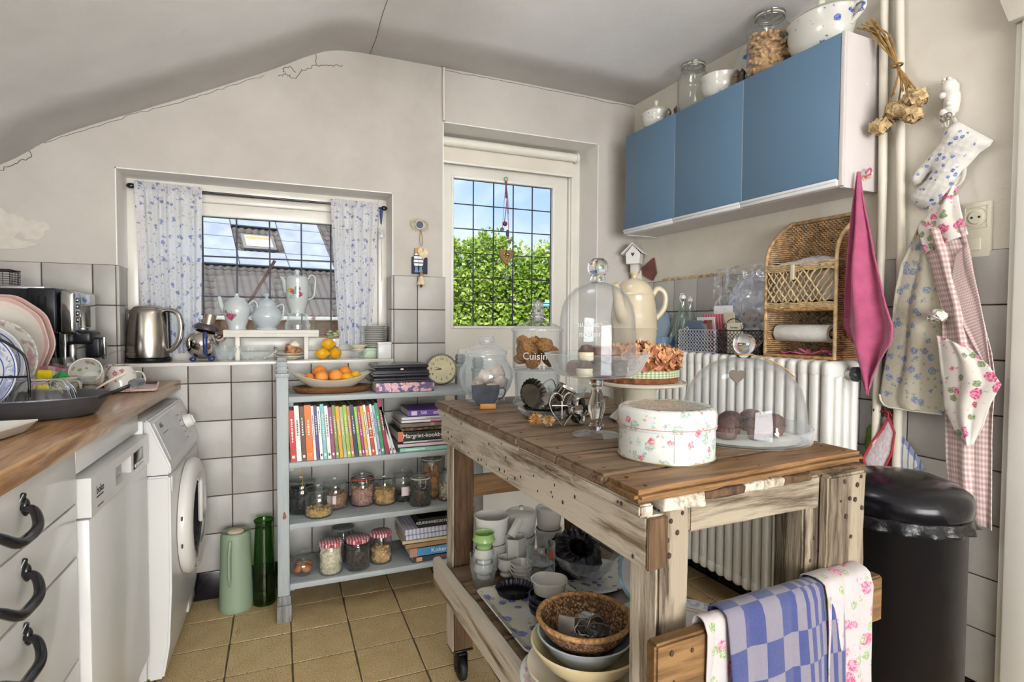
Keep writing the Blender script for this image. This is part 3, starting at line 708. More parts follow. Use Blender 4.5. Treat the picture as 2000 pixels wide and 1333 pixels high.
obj('cross_wire', merge(tube([(-.2, 0, .10), (.101, 0, .10)], .0028, 6), *[tube([(x, 0, .006), (x, .5, .006)], .0025, 6) for x in (-.2, -.1, 0, .10)], tube([(-.2, .5, .006), (.10, .5, .006)], .0025, 6)), m_cblk, rk)
cg = thing('cutlery_holder', 'clear plastic cutlery holder standing at the end of the dish rack', 'holder', (-.545, 1.89, WT+.001), math.radians(-8))
obj('holder_body', merge(bx(-.06, .06, -.035, -.032, .0, .075), bx(-.06, .06, .032, .035, 0, .075), bx(-.06, -.057, -.035, .035, 0, .075), bx(.057, .06, -.035, .035, 0, .075), bx(-.06, .06, -.035, .035, 0, .003)), glass((.9, .92, .92), .6, 1.0), cg)
# gingham-lined basket behind
gb = thing('gingham_basket', 'small basket lined with pink gingham cloth behind the cups', 'basket', (-.665, 2.08, WT), math.radians(-10))
m_ging = check('#e9dfdc', '#c9a3ab', '#a8707c', (14, 3))
obj('cloth_lining', surf(40, 6, lambda u, v: ((.075+.012*v)*math.cos(2*PI*u), (.06+.012*v)*math.sin(2*PI*u), .02+.075*v+.006*math.sin(10*PI*u)*v)), m_ging, gb); obj('basket_body', lathe([(0, 0), (.06, 0), (.075, .06), (.07, .06), (.056, .006), (0, .006)], 32, ay=.8), plain('#b79a72', .8, 0, .2, 60, .6, 120), gb)
# cups and jugs
def mug_prof(r, h, t=.003, foot=.7, bulge=0.06):
    return [(0, .002), (r*foot*.9, .0), (r*foot, .003), (r*(.9+bulge), h*.35), (r*(1.0), h*.75), (r, h), (r-t, h), (r-t-.001, h*.7), (r*(.9+bulge)-t, h*.35), (r*foot-t, t+.002), (0, t+.002)]
def handle_pts(r, z0, z1, out): return crv([(r*.92, 0, z1), (r+out*.75, 0, z1+.004), (r+out, 0, (z0+z1)/2+.004), (r+out*.6, 0, z0+.004), (r*.9, 0, z0)], 6)
def mug(name, label, loc, r, h, mat, rz=0, flip=False, tilt=(0, 0), hand=True, group=None, cat='cup', out=.022):
    t = thing(name, label, cat, loc, 0, group, (tilt[0]+(PI if flip else 0), tilt[1], rz))
    obj('cup_body', lathe(mug_prof(r, h), 36), mat, t)
    if hand: obj('handle', tube(handle_pts(r, h*.28, h*.8, out), .0042, 8, flat=.7), mat, t)
    return t
m_floralcup = print_mat('#e9e7df', [(22, .26, '#b4566f', '#d8a0a8'), (28, .22, '#7f9460', '#a9b58c')], .12, .4)
mug('mug', 'cream low cup holding a yellow and green sponge by the roasting tin', (-.585, 1.93, WT), .058, .075, cream(), math.radians(-30), out=.03, cat='mug')
s1 = obj('sponge', box(.035, .03, .05, (0, 0, .025), .006), plain('#e8d21e', .95, 0, .15, 40, .6, 120), None, (-.605, 1.925, WT+.045), (.2, .1, .3)); tag(s1, 'yellow sponge standing in the low cream cup', 'sponge')
cq = random.Random(4)
s2 = obj('cleaning_cloth', surf(24, 16, lambda u, v: ((u-.5)*.06+.006*mnoise.noise((u*5, v*5, 2)), (v-.5)*.03, .05*math.sin(PI*u)*(.6+.4*math.sin(PI*v))+.018*mnoise.noise((u*6, v*6, 0)))), plain('#2f9f52', .9, 0, .3, 14), None, (-.565, 1.93, WT+.035)); tag(s2, 'crumpled green cleaning cloth tucked in the low cream cup', 'cloth'); solid(s2, .002)
jug = thing('measuring_jug', 'clear plastic measuring jug on its side behind the cups', 'jug', (-.60, 2.14, WT), math.radians(-20))
obj('jug_body', lathe([(0, .002), (.04, 0), (.052, .10), (.054, .115), (.052, .116), (.038, .004), (0, .004)], 36), glass((.93, .95, .95), .55, 1.0), jug); obj('handle', tube([(.05, 0, .1), (.09, 0, .118), (.13, 0, .134), (.16, 0, .143)], .006, 8, flat=.5), glass((.93, .95, .95), .6, 1.0), jug)
ctr = thing('melamine_tray', 'small pink floral tray under the upturned cups', 'tray', (-.475, 2.24, WT), math.radians(8))
obj('tray_base', bx(-.085, .085, -.10, .10, .002, .008, .004), print_mat('#e3c9c4', [(26, .3, '#b5788a', '#d8b4b4'), (34, .24, '#8d9a80', '#b6b6a0')], .3), ctr)
obj('tray_rim', tube([(-.085, -.1, .010), (.085, -.1, .010), (.085, .1, .010), (-.085, .1, .010)], .005, 8, True), plain('#dcb5ae', .3), ctr)
mug('mug', 'upturned white floral cup on the pink tray nearest the worktop edge', (-.485, 2.20, WT+.084), .045, .075, m_floralcup, math.radians(10), True, group='upturned floral cups', cat='cup')
mug('mug', 'upturned floral cup leaning behind the others on the pink tray', (-.52, 2.29, WT+.082), .043, .073, m_floralcup, math.radians(150), True, (.12, .05), group='upturned floral cups', cat='cup')
mug('mug', 'tilted floral cup with rose sprig beside the green cloth', (-.535, 2.08, WT+.05), .042, .072, m_floralcup, math.radians(200), False, (-1.0, .5), group='upturned floral cups', cat='cup')
sp = obj('wooden_spoon', tube([(0, 0, 0), (.05, .05, .035), (.09, .09, .06)], [.004, .004, .005], 8), plain('#e4dcc8', .5), None, (-.545, 2.03, WT+.006)); tag(sp, 'pale spoon handle leaning against the floral cups', 'spoon')
# oval roasting tin
rt2 = thing('roasting_tin', 'dark grey oval roasting tin with wire handle at the worktop front', 'roasting tin', (-.590, 1.70, WT), math.radians(-8))
m_pan = plain('#5c5d63', .38, .35, .06, 20, .15, 200, name='grey_enamel'); m_panin = plain('#6a6d74', .3, .3, .06)
AX, AY = .195, .13
obj('pan', lathe([(0, 0), (.80, 0), (.86, .006), (1.0, .046), (1.03, .049), (1.03, .052), (.985, .050), (.85, .012), (.79, .007), (0, .007)], 64, ax=AX, ay=AY), m_pan, rt2)
obj('wire_handle', tube(crv([(AX*.98, -.035, .046), (AX+.05, -.03, .07), (AX+.066, .0, .078), (AX+.05, .03, .07), (AX*.98, .035, .046)], 6), .0032, 8), m_cblk, rt2)
obj('grip', tube([(AX+.064, -.026, .077), (AX+.066, .0, .078), (AX+.064, .026, .077)], .0105, 12), plain('#6c6e74', .3, .4), rt2)
gd = obj('pressed_glass_dish', lathe([(0, .052), (.62, .05), (.85, .038), (.98, .012), (1.0, .0), (.96, .0), (.93, .012), (.8, .034), (.6, .046), (0, .048)], 72, flute=18, fa=.02, ax=.078, ay=.05), crystal((.97, .98, .99)), None, (-.535, 1.69, WT+.0085), (0, 0, math.radians(-5))); gd.scale = (1, 1, 1.6); tag(gd, 'upturned pressed-glass dish inside the oval roasting tin', 'dish')
# front-left corner odds and ends
wd = obj('small_dish', lathe([(0, .003), (.6, 0), (.75, .002), (1.0, .022), (1.0, .025), (.96, .024), (.7, .007), (0, .006)], 4, ax=.10, ay=.085, smooth=30), porc(), None, (-.545, 1.40, WT), (0, 0, PI/4-.05)); tag(wd, 'shallow square white dish at the front of the worktop', 'dish')
cb_ = thing('dish_soap_caddy', 'white square caddy at the left of the roasting tin', 'caddy', (-.645, 1.52, WT), -.1)
obj('caddy_body', merge(bx(-.05, .05, -.04, -.036, 0, .09), bx(-.05, .05, .036, .04, 0, .09), bx(-.05, -.046, -.04, .04, 0, .09), bx(.046, .05, -.04, .04, 0, .09), bx(-.05, .05, -.04, .04, 0, .004)), plain('#c9ced6', .3), cb_)
bl = obj('white_bowl', lathe([(0, .003), (.03, 0), (.034, .004), (.062, .03), (.078, .062), (.08, .066), (.076, .065), (.058, .032), (.03, .008), (0, .008)], 40), porc(), None, (-.668, 1.50, WT+.092), (0, 0, 0)); tag(bl, 'white bowl resting on the caddy at the far left', 'bowl')

# ================================================================ WINDOW SILL
SZ = WZ0+.003
# kettle
kt = thing('kettle', 'brushed steel electric kettle on the left of the window sill', 'kettle', (-.482, 2.625, SZ), math.radians(-14))
m_ss = metal('#b9b3aa', .26, True)
obj('base', lathe([(0, 0), (.076, 0), (.079, .004), (.079, .014), (.072, .019), (0, .019)], 48), plain('#17171a', .25), kt)
obj('body', lathe([(.074, .02), (.0755, .03), (.074, .09), (.069, .15), (.063, .195), (.06, .207), (.055, .212), (0, .213)], 56), m_ss, kt)
obj('lid', lathe([(.054, .212), (.052, .218), (.04, .224), (.012, .228), (0, .228)], 40), m_ss, kt)
hp = crv([(.052, 0, .205), (.085, 0, .207), (.112, 0, .188), (.122, 0, .14), (.112, 0, .085), (.085, 0, .05), (.070, 0, .048)], 8)
obj('handle', tube(hp, [.012]*len(hp), 12, flat=.8), m_ss, kt); obj('handle_inset', tube([(.07, 0, .2), (.072, 0, .12), (.073, 0, .05)], .011, 10, flat=.7), plain('#26262b', .2), kt)
obj('spout', prism([(-.045, .165), (-.045, .207), (-.079, .207)], .03, 'y', .004), m_ss, kt)
obj('maker_mark', bx(-.024, .024, -.0012, .0012, .0, .004), plain('#7b766e', .4), kt, (-.035, -.0655, .035), (0, 0, -.49))
# ball teapot with a tilted strainer lid
bt = thing('ball_teapot', 'round chrome teapot with blue handle and feet on the sill', 'teapot', (-.293, 2.625, SZ))
m_mir = metal('#d9d4cc', .06); m_blue = plain('#27356f', .25, 0, .1, 10, coat=.4)
obj('body', ball(.064, 4, loc=(0, 0, .072)), m_mir, bt)
for a in (-2.3, -.75, .9): obj('foot', ball(.011, 2, (1.2, 1, .9), (.048*math.cos(a), .048*math.sin(a), .0105)), m_blue, bt)
obj('handle', tube(crv([(.018, -.062, .10), (.018, -.084, .112), (.018, -.09, .08), (.018, -.083, .04), (.018, -.068, .036)], 6), .0088, 10), m_blue, bt)
obj('spout', tube(crv([(.05, -.01, .08), (.072, -.012, .09), (.086, -.014, .108)], 5), .011, 12), m_mir, bt)
tl = E3(0, .22, 0)
obj('lid_ring', lathe([(0, 0), (.045, 0), (.047, .006), (.042, .018), (.034, .024), (0, .024)], 36, rot=tl), plain('#4b4145', .35), bt, (.014, 0, .128))
def mesh_mat():
    n = N('perforated_metal'); v = n.co('Object', (1, 1, 1)); d = n.vor(v, 240, rnd=.15); n.bsdf(n.mix(n.ramp(d, (.3, 1.0), (.36, 0.0)), srgb('#b7a596'), (.08, .06, .06)), .35, .7); return n.m
obj('strainer', lathe([(.022, .0), (.024, .045), (.022, .046), (.0, .046)], 28, rot=tl), mesh_mat(), bt, (.02, 0, .148))
# pressed glass bowls
pg = lambda: glass((.97, .98, .98), .72, 1.0, 'pressed_glass', 0, .5)
def vessel(name, label, loc, prof, mat, cat, flute=0, fa=0, seg=64, rz=0, group=None, ax=1, ay=1, smooth=50):
    o = obj(name, lathe(prof, seg, smooth, flute=flute, fa=fa, ax=ax, ay=ay), mat, None, loc, (0, 0, rz)); return tag(o, label, cat, group)
def bowl_prof(r, h, t=.003, foot=.45, k=.8): return [(0, .003), (r*foot*.9, 0), (r*foot, .004), (r*k, h*.45), (r, h), (r-t, h), (r*k-t, h*.45), (r*foot-t, .007), (0, .007)]
vessel('glass_bowl', 'fluted clear glass bowl between the round teapot and the bench', (-.208, 2.595, SZ), bowl_prof(.044, .052, .002, .5), pg(), 'bowl', 20, .03)
vessel('glass_bowl', 'second fluted glass bowl nested in the one beside the round teapot', (-.208, 2.595, SZ+.014), bowl_prof(.041, .05, .002, .5), pg(), 'bowl', 20, .03)
vessel('crystal_dish', 'cut crystal dish with raised ends under the small white bench', (-.093, 2.615, SZ), [(0, .004), (.03, 0), (.034, .005), (.058, .028), (.068, .06), (.065, .061), (.054, .03), (.03, .009), (0, .009)], pg(), 'dish', 12, .035, 72, 0, None, 1.05, .75)
# little white bench with three pots
bn = thing('mini_bench', 'small white wooden bench standing on the window sill', 'bench', (-.028, 2.64, SZ))
m_bw = plain('#dad6cb', .45, 0, .05, 12)
obj('seat', bx(-.188, .188, -.045, .05, .112, .128, .003), m_bw, bn); obj('front_apron', bx(-.187, .187, -.047, -.035, .098, .114, .002), m_bw, bn)
for s in (-.135, .135): obj('leg', bx(s-.009, s+.009, -.035, .04, 0, .112, .002), m_bw, bn)
BZ = SZ+.128
def pot(name, label, cat, loc, prof, lid, spout, hand, mat, rz=0, sr=(.012, .007), hr=.006, knob=None, flat=.6):
    t = thing(name, label, cat, loc, rz); obj('body', lathe(prof, 48), mat, t); obj('lid', lathe(lid, 36), mat, t)
    sp = crv(spout, 6); obj('spout', tube(sp, [sr[0]+(sr[1]-sr[0])*i/(len(sp)-1) for i in range(len(sp))], 12), mat, t)
    obj('handle', tube(crv(hand, 6), hr, 10, flat=flat), mat, t); return t
m_rosepot = posy('#c3cacb', [(-.016, -.048, .058, .020, '#a92c63', '#d56f96'), (-.034, -.042, .076, .009, '#5f7c4b', '#7d9463'), (.004, -.05, .062, .008, '#5f7c4b', '#88935f'), (-.022, -.048, .034, .011, '#6d8a52', '#8aa06b'), (-.008, -.048, .078, .006, '#c6527f', '#9fae7c')])  # white porcelain, greyed in its base colour for the shade against the window
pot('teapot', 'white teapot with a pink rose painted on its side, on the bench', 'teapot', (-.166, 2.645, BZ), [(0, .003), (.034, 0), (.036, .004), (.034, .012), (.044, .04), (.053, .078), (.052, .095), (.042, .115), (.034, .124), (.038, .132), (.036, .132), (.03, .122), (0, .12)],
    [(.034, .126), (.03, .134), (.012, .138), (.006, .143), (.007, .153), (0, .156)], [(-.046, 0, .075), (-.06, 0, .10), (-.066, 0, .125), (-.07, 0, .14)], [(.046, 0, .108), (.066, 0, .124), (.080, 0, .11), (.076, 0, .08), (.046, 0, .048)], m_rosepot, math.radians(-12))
m_blw = plain('#b9c2c7', .1, 0, .03, 8, coat=.5)  # backlit shade put into the grey of this white pot
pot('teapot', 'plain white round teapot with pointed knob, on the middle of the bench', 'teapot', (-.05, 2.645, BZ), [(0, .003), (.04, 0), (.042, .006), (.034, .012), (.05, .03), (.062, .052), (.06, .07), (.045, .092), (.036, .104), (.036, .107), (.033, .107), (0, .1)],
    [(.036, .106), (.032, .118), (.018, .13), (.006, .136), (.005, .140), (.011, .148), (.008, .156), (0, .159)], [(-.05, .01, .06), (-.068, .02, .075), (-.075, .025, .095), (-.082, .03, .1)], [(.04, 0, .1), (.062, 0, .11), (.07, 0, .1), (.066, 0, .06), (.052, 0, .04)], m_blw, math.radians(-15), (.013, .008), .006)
wr = thing('tea_warmer', 'clear glass tea-light warmer under the tall coffee pot', 'warmer', (.073, 2.645, BZ))
obj('warmer_glass', lathe([(.05, 0), (.052, .004), (.050, .03), (.041, .048), (.041, .07), (.044, .072), (.038, .072), (.038, .047), (.047, .029), (.047, .003)], 40), pg(), wr)
obj('tealight', lathe([(0, .006), (.019, .006), (.019, .022), (.017, .022), (.017, .018), (0, .018)], 24), metal('#c9ccd0', .3), wr)
m_cof = posy('#bfc5c4', [(-.010, -.044, .095, .014, '#b03a4a', '#c9707a'), (.018, -.044, .083, .014, '#7b2740', '#a64a5e'), (.010, -.044, .108, .014, '#4d6a5a', '#6f8a78'), (-.028, -.036, .1, .011, '#d9c35a', '#b9a84a'), (-.012, -.044, .07, .014, '#86b0a2', '#a9c4b8'), (.0, -.044, .092, .010, '#5e7a62', '#87a08a')])  # white ground greyed to hold the pot's backlit shade
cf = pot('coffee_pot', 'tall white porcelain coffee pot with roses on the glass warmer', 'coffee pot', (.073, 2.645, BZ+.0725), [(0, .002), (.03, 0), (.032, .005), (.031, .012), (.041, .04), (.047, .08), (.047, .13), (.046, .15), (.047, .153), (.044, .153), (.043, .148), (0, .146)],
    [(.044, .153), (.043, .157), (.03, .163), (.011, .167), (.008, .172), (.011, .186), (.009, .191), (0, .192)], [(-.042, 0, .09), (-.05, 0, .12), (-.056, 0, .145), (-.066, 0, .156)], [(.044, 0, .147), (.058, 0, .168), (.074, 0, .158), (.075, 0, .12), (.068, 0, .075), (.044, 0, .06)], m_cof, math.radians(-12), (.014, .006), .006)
# dishes with shells under the bench
for k, (z, r) in enumerate(((0, .062), (.011, .058))):
    vessel('dessert_plate', ['shallow cream plate at the bottom of the pile under the bench', 'second cream plate on the pile under the bench'][k], (.036, 2.61, SZ+z), [(0, .002), (r*.5, 0), (r*.6, .003), (r, .016), (r, .018), (r*.58, .006), (0, .005)], cream(), 'plate', group='cream plates under the bench')
cp_ = thing('seashell', 'brown and cream seashell lying on the cream plates', 'shell', (.05, 2.61, SZ+.024), .3)
obj('shell_body', surf(40, 14, lambda u, v: ((.034*(1-u)+.004)*math.cos(2*PI*v)*1.0+.008*math.sin(9*u), (.024*(1-u)+.003)*math.sin(2*PI*v), .012+.038*u+.008*math.sin(2*PI*(u*3+v)))), print_mat('#c98a58', [(60, .4, '#7d5a3c', '#5c4230')], .35), cp_)
obj('shell_cap', lathe([(0, 0), (.022, .0), (.026, .006), (.02, .014), (.008, .02), (0, .026)], 28, flute=5, fa=.08), plain('#e6dcc8', .35), cp_, (.01, 0, .036), (.2, .1, 0))
vessel('glass_stopper', 'tiny clear glass ornament beside the cream plates', (-.018, 2.63, SZ), [(0, 0), (.006, 0), (.004, .02), (.008, .034), (.010, .044), (.006, .052), (0, .054)], crystal(), 'ornament', 5, .12, 30)
# lemons
def lemon_prof(r=.029):
    return [(0, -r*1.32), (r*.16, -r*1.28), (r*.22, -r*1.15), (r*.62, -r*.85), (r*.93, -r*.4), (r, 0), (r*.93, r*.4), (r*.62, r*.85), (r*.24, r*1.12), (r*.16, r*1.28), (0, r*1.34)]
m_lem = plain('#e0a81c', .42, 0, .12, 30, .35, 220, name='lemon_peel')
lm = lathe(lemon_prof(.0255), 28); lm.materials.append(m_lem)
for loc, ro_, lb in (((.172, 2.588, SZ+.0255), (PI/2, 0, 1.35), 'lemon at the lower left of the sill pyramid'), ((.227, 2.592, SZ+.0255), (PI/2, 0, .2), 'lemon at the lower right of the sill pyramid, tip towards us'), ((.198, 2.59, SZ+.067), (PI/2, 0, 1.45), 'lemon balanced on top of the other two')):
    o = obj('lemon', lm, None, None, loc, ro_); tag(o, lb, 'lemon', 'lemons on the window sill')
# flower pot, tins, saucers, plates
fp = thing('flower_pot', 'small white painted flower pot behind the lemons', 'flower pot', (.227, 2.672, SZ))
obj('pot', lathe([(0, 0), (.022, 0), (.029, .075), (.032, .076), (.032, .088), (.028, .088), (.026, .07), (0, .068)], 32), posy('#e3e0d8', [(.012, -.025, .04, .012, '#4a6a5a', '#7fa08c'), (.0, -.03, .055, .008, '#3b5560', '#8899aa')]), fp)
bm = NB(); q_ = random.Random(9)
for k in range(16): a_ball(bm, .012, (q_.uniform(-.022, .022), q_.uniform(-.02, .02), .092+q_.uniform(0, .03)), 1, (1, 1, .6), None, .3, q_)
stuff(obj('succulent', fin(bm, 's', 180), plain('#a9b48a', .7, 0, .3, 30), fp))
vessel('glass_dish', 'little cut-glass dish carrying two saucers beside the lemons', (.327, 2.6, SZ), bowl_prof(.036, .03, .003, .6), pg(), 'dish', 14, .04)
for k in range(2): vessel('saucer', ['lower cream saucer on the cut-glass dish', 'upper cream bowl-shaped saucer on the cut-glass dish'][k], (.327, 2.6, SZ+.031+k*.011), [(0, .002), (.02, 0), (.024, .004), (.036+.004*k, .012+.006*k), (.036+.004*k, .014+.006*k), (.02, .006), (0, .005)], cream(), 'saucer', group='saucers on the cut-glass dish')
gt = thing('green_tin', 'pale green tin under the tall stack of side plates', 'tin', (.40, 2.65, SZ)); obj('tin_body', bx(-.05, .05, -.045, .045, 0, .040, .004), plain('#a9bfa4', .35, 0, .05), gt); obj('tin_lid', bx(-.0515, .0515, -.0465, .0465, .034, .0465, .004), plain('#b3c7ad', .35, 0, .05), gt)
sp_ = lathe([(0, .001), (.035, 0), (.040, .002), (.058, .009), (.0585, .0105), (.038, .004), (0, .003)], 44); sp_.materials.append(porc())
ordn = ['lowest', 'second lowest', 'third lowest', 'fourth lowest', 'fifth lowest', 'sixth lowest', 'sixth highest', 'fifth highest', 'fourth highest', 'third highest', 'second highest', 'topmost']
for k in range(12):
    o = obj('side_plate', sp_, None, None, (.404+.0015*math.sin(k*2.3), 2.648, SZ+.0467+k*.0082), (0, 0, k)); tag(o, ordn[k]+' white side plate of the stack on the green tin', 'plate', 'stacked side plates on the sill')
wt2 = thing('white_tin', 'small square white enamel tin at the right end of the sill', 'tin', (.436, 2.568, SZ), .03); obj('tin_body', bx(-.030, .030, -.018, .018, 0, .066, .003), plain('#dcdcd9', .3), wt2); obj('tin_lid', bx(-.0315, .0315, -.0195, .0195, .064, .075, .003), plain('#e0e0dd', .3), wt2)
# curtains on a thin rod
rod = thing('curtain_rod', 'thin black curtain rod across the top of the window', 'curtain rod', (0, 2.655, 0))
obj('pole', tube([(-.535, 0, 1.668), (.447, 0, 1.660)], .0045, 10), m_blk, rod)
for x, z in ((-.541, 1.668), (.452, 1.66)): obj('finial', ball(.011, 3, (1.4, 1, 1), (x, 0, z)), m_blk, rod)
for x, z in ((-.52, 1.668), (.43, 1.66)): obj('bracket', tube([(x, .0, z), (x, .04, z)], .004, 8), m_blk, rod)
def mat_curtain():
    n = N('voile_floral'); v = n.co('UV', (1, 1, 1)); base = srgb('#fbfbfd'); prev = n.mix(n.noise(v, 10, 3), tuple(x*.94 for x in base), base)
    for k, (s_, r_, c1, c2) in enumerate(((24, .27, '#6d78ba', '#aab2da'), (36, .17, '#a5a05a', '#c2b56e'), (58, .17, '#7a83bc', '#9a85aa'))):
        vv = n.n('VectorMath', operation='ADD'); n.l(v, vv.inputs[0]); vv.inputs[1].default_value = (k*3.7, k*1.3, 0)
        w = n.n('TexNoise'); n.l(vv.outputs[0], w.inputs['Vector']); w.inputs['Scale'].default_value = s_*4
        w2 = n.n('VectorMath', operation='SCALE'); n.l(w.outputs['Color'], w2.inputs[0]); w2.inputs['Scale'].default_value = .7/s_
        w3 = n.n('VectorMath', operation='ADD'); n.l(vv.outputs[0], w3.inputs[0]); n.l(w2.outputs[0], w3.inputs[1])
        m = n.ramp(n.vor(w3.outputs[0], s_, rnd=.9), (r_-.06, .9), (r_, 0.0)); prev = n.mix(m, prev, n.mix(n.noise(v, 150, 2), col(c1), col(c2)))
    d = n.n('BsdfDiffuse'); n.l(prev, d.inputs[0]); t = n.n('BsdfTranslucent'); n.l(prev, t.inputs[0]); ms = n.n('MixShader'); ms.inputs[0].default_value = .62
    n.l(d.outputs[0], ms.inputs[1]); n.l(t.outputs[0], ms.inputs[2]); tp = n.n('BsdfTransparent'); m2 = n.n('MixShader'); m2.inputs[0].default_value = .07; n.l(ms.outputs[0], m2.inputs[1]); n.l(tp.outputs[0], m2.inputs[2]); n.l(m2.outputs[0], n.out.inputs[0]); return n.m
m_cur = mat_curtain()
def curtain(label, xt0, xt1, xb0, xb1, zt0, zt1, zb, folds, seed, amp=.012):
    def fn(u, v):       # v=0 at the hem
        s = v**.8; x = (xb0+(xb1-xb0)*u)*(1-s)+(xt0+(xt1-xt0)*u)*s
        zt = zt0+(zt1-zt0)*u; z = zb+(zt-zb)*v
        w = mnoise.noise((u*2.2+seed, v*.8, 0))*2.2
        d = amp*(math.sin(2*PI*folds*u+w)+.5*math.sin(2*PI*folds*1.9*u+1+w))*(.6+.4*(1-v))
        if v > .955: d = d*.4+.006*math.sin(2*PI*24*u)
        return (x, 2.65+d-.008, z)
    t = thing('curtain', label, 'curtain', (0, 0, 0)); o = obj('fabric', surf(90, 60, fn, uvs=((xt1-xt0)*1.5, (zt0-zb)*1.05)), m_cur, t)
    def hem(u, v):
        p = fn(u, .81+.17*v); return (p[0], p[1]-.0025, p[2])
    obj('pelmet_hem', surf(90, 14, hem, uvs=((xt1-xt0)*1.5, .2)), m_cur, t); return t
curtain('white floral curtain gathered at the left of the window', -.528, -.290, -.500, -.302, 1.688, 1.682, 1.0, 5, 1)
curtain('white floral curtain gathered at the right of the window', .215, .425, .252, .385, 1.682, 1.678, 1.03, 5, 5)
# lantern-shaped trinket on the curtain rod's end
tk = thing('hanging_trinket', 'small blue and glass trinket hanging from the right end of the curtain rod', 'ornament', (.432, 2.615, 0))
obj('cord', tube([(0, .03, 1.66), (0, 0, 1.64), (0, 0, 1.60)], .001, 5), plain('#333344', .8), tk)
obj('tassel', lathe([(.0, 1.575), (.003, 1.58), (.007, 1.62), (.008, 1.64), (.004, 1.648), (0, 1.648)], 14), plain('#3a4a78', .8), tk)
obj('bead', merge(lathe([(0, 1.515), (.012, 1.515), (.014, 1.525), (.014, 1.55), (.009, 1.562), (0, 1.564)], 16)), plain('#c9ccca', .2, 0, .3, 120), tk)
obj('thread', tube([(0, 0, 1.575), (0, 0, 1.56)], .0008, 5), plain('#333344', .8), tk); obj('pull_cord', tube([(0, 0, 1.516), (.003, 0, 1.38), (.002, 0, 1.32)], .0008, 5), plain('#555555', .8), tk)

# ---------------------------------------------------------------- on the wall between window and door
ey = thing('eye_ornament', 'eye-shaped raffia ornament with dark pupil on the wall by the door', 'ornament', (.591, YB-.012, 1.575))
eyep = [(.04*math.cos(t), .021*math.sin(t)*abs(math.sin(t))**.3) for t in [2*PI*k/40 for k in range(40)]]
obj('eyelid', tube([(a, 0, b) for a, b in eyep], .0016, 6, True), plain('#c9b58e', .8), ey)
obj('pupil', lathe([(0, .006), (.016, .006), (.018, .003), (.018, 0), (0, 0)], 32, rot=E3(PI/2, 0, 0)), plain('#3d4a5e', .35), ey); obj('iris_rim', tube([(.0185*math.cos(2*PI*k/28), -.004, .0185*math.sin(2*PI*k/28)) for k in range(28)], .0022, 6, True), plain('#e3e0d6', .5), ey)
obj('lashes', merge(*[tube([(.030*math.cos(a), .003, .016*math.sin(a)), (.050*math.cos(a), .003, .034*math.sin(a))], .0008, 4) for a in [math.radians(x) for x in range(20, 165, 12)]+[math.radians(x) for x in range(200, 345, 12)]]), plain('#cdbb96', .8), ey)
hg = thing('hanging_decoration', 'wall hanging of heart, painted wooden fish and little bell on the tiles', 'ornament', (.597, YB-.016, 0))
obj('hanging_loop', tube(crv([(0, .004, 1.553), (-.006, 0, 1.52), (-.005, 0, 1.49), (.004, 0, 1.48), (.006, 0, 1.52), (0, .004, 1.553)], 5), .0012, 5), plain('#9a6f45', .8), hg)
hrt = [(.024*(16*math.sin(t)**3)/16, .026*(13*math.cos(t)-5*math.cos(2*t)-2*math.cos(3*t)-math.cos(4*t))/16*1.25) for t in [2*PI*k/36 for k in range(36)]]
obj('heart', prism(hrt, .010, 'y', .002, 40), plain('#d9c7a0', .8, 0, .15, 80, .5, 160), hg, (.006, -.010, 1.445))
obj('backing_board', bx(-.042, .030, 0, .006, 1.352, 1.428, .001), plain('#2c3040', .7), hg)
def fishmat():
    n = N('striped_fish'); v = n.co('Object', (1, 1, 1)); sp = n.n('SeparateXYZ'); n.l(v, sp.inputs[0]); f = n.math('FRACT', n.math('MULTIPLY', sp.outputs[2], 62)); c = n.mix(n.math('GREATER_THAN', f, .72), srgb('#e3e4e2'), srgb('#29324d')); c = n.mix(n.math('LESS_THAN', sp.outputs[2], 1.383), c, srgb('#5f86a6')); n.bsdf(c, .6); return n.m
fm = fishmat()
for s, dx in ((0, -.024), (1, -.004)): obj('fish', prism([(dx-.010, 1.435-.004*s), (dx+.0, 1.445-.004*s), (dx+.010, 1.435-.004*s), (dx+.012, 1.40), (dx+.005, 1.378), (dx+.010, 1.358), (dx-.010, 1.358), (dx-.005, 1.378), (dx-.012, 1.40)], .010, 'y', .002, 40), fm, hg, (0, -.008, 0))
obj('wood_tab', bx(-.030, -.016, -.006, .0, 1.43, 1.468, .003), plain('#b98a58', .7), hg)
obj('bell', lathe([(.020, 0), (.021, .003), (.014, .022), (.009, .036), (.006, .040), (0, .042)], 28), plain('#d8c9a8', .5, 0, .1, 60), hg, (-.002, -.012, 1.302)); obj('bell_cap', lathe([(0, 0), (.009, 0), (.008, .012), (.004, .016), (0, .016)], 16), plain('#b0764a', .6), hg, (-.002, -.012, 1.342)); obj('clapper', ball(.006, 2, (1, 1, 1.2)), plain('#6b3a2c', .6), hg, (-.002, -.012, 1.297))
# roller blind over the back door
rb = thing('roller_blind', 'rolled-up cream roller blind over the back door', 'blind', (0, 2.69, 0))
m_bl = plain('#d7cfc1', .7, 0, .04, 6)
def tz(x): return 2.02
obj('roll', tube([(.722, 0, 2.018), (1.478, 0, 2.018)], .0225, 20), plain('#dedacf', .5, 0, .03), rb)
obj('hanging_cloth', bx(.726, 1.47, .018, .021, 1.925, 2.02), m_bl, rb); obj('bottom_bar', bx(.726, 1.47, .012, .026, 1.918, 1.932, .004), plain('#e2ded5', .4), rb)
for x in (.714, 1.482): obj('bracket', lathe([(0, -.006), (.027, -.006), (.029, 0), (.027, .006), (0, .006)], 24, rot=Ry), plain('#d9d5cc', .4), rb, (x, 0, 2.018))
bm = NB()
for k in range(150): a_ball(bm, .0021, (.716, -.028, 2.02-k*.0046), 1)
stuff(obj('bead_chain', fin(bm, 'chain', 180), plain('#d8d5cd', .4), rb))
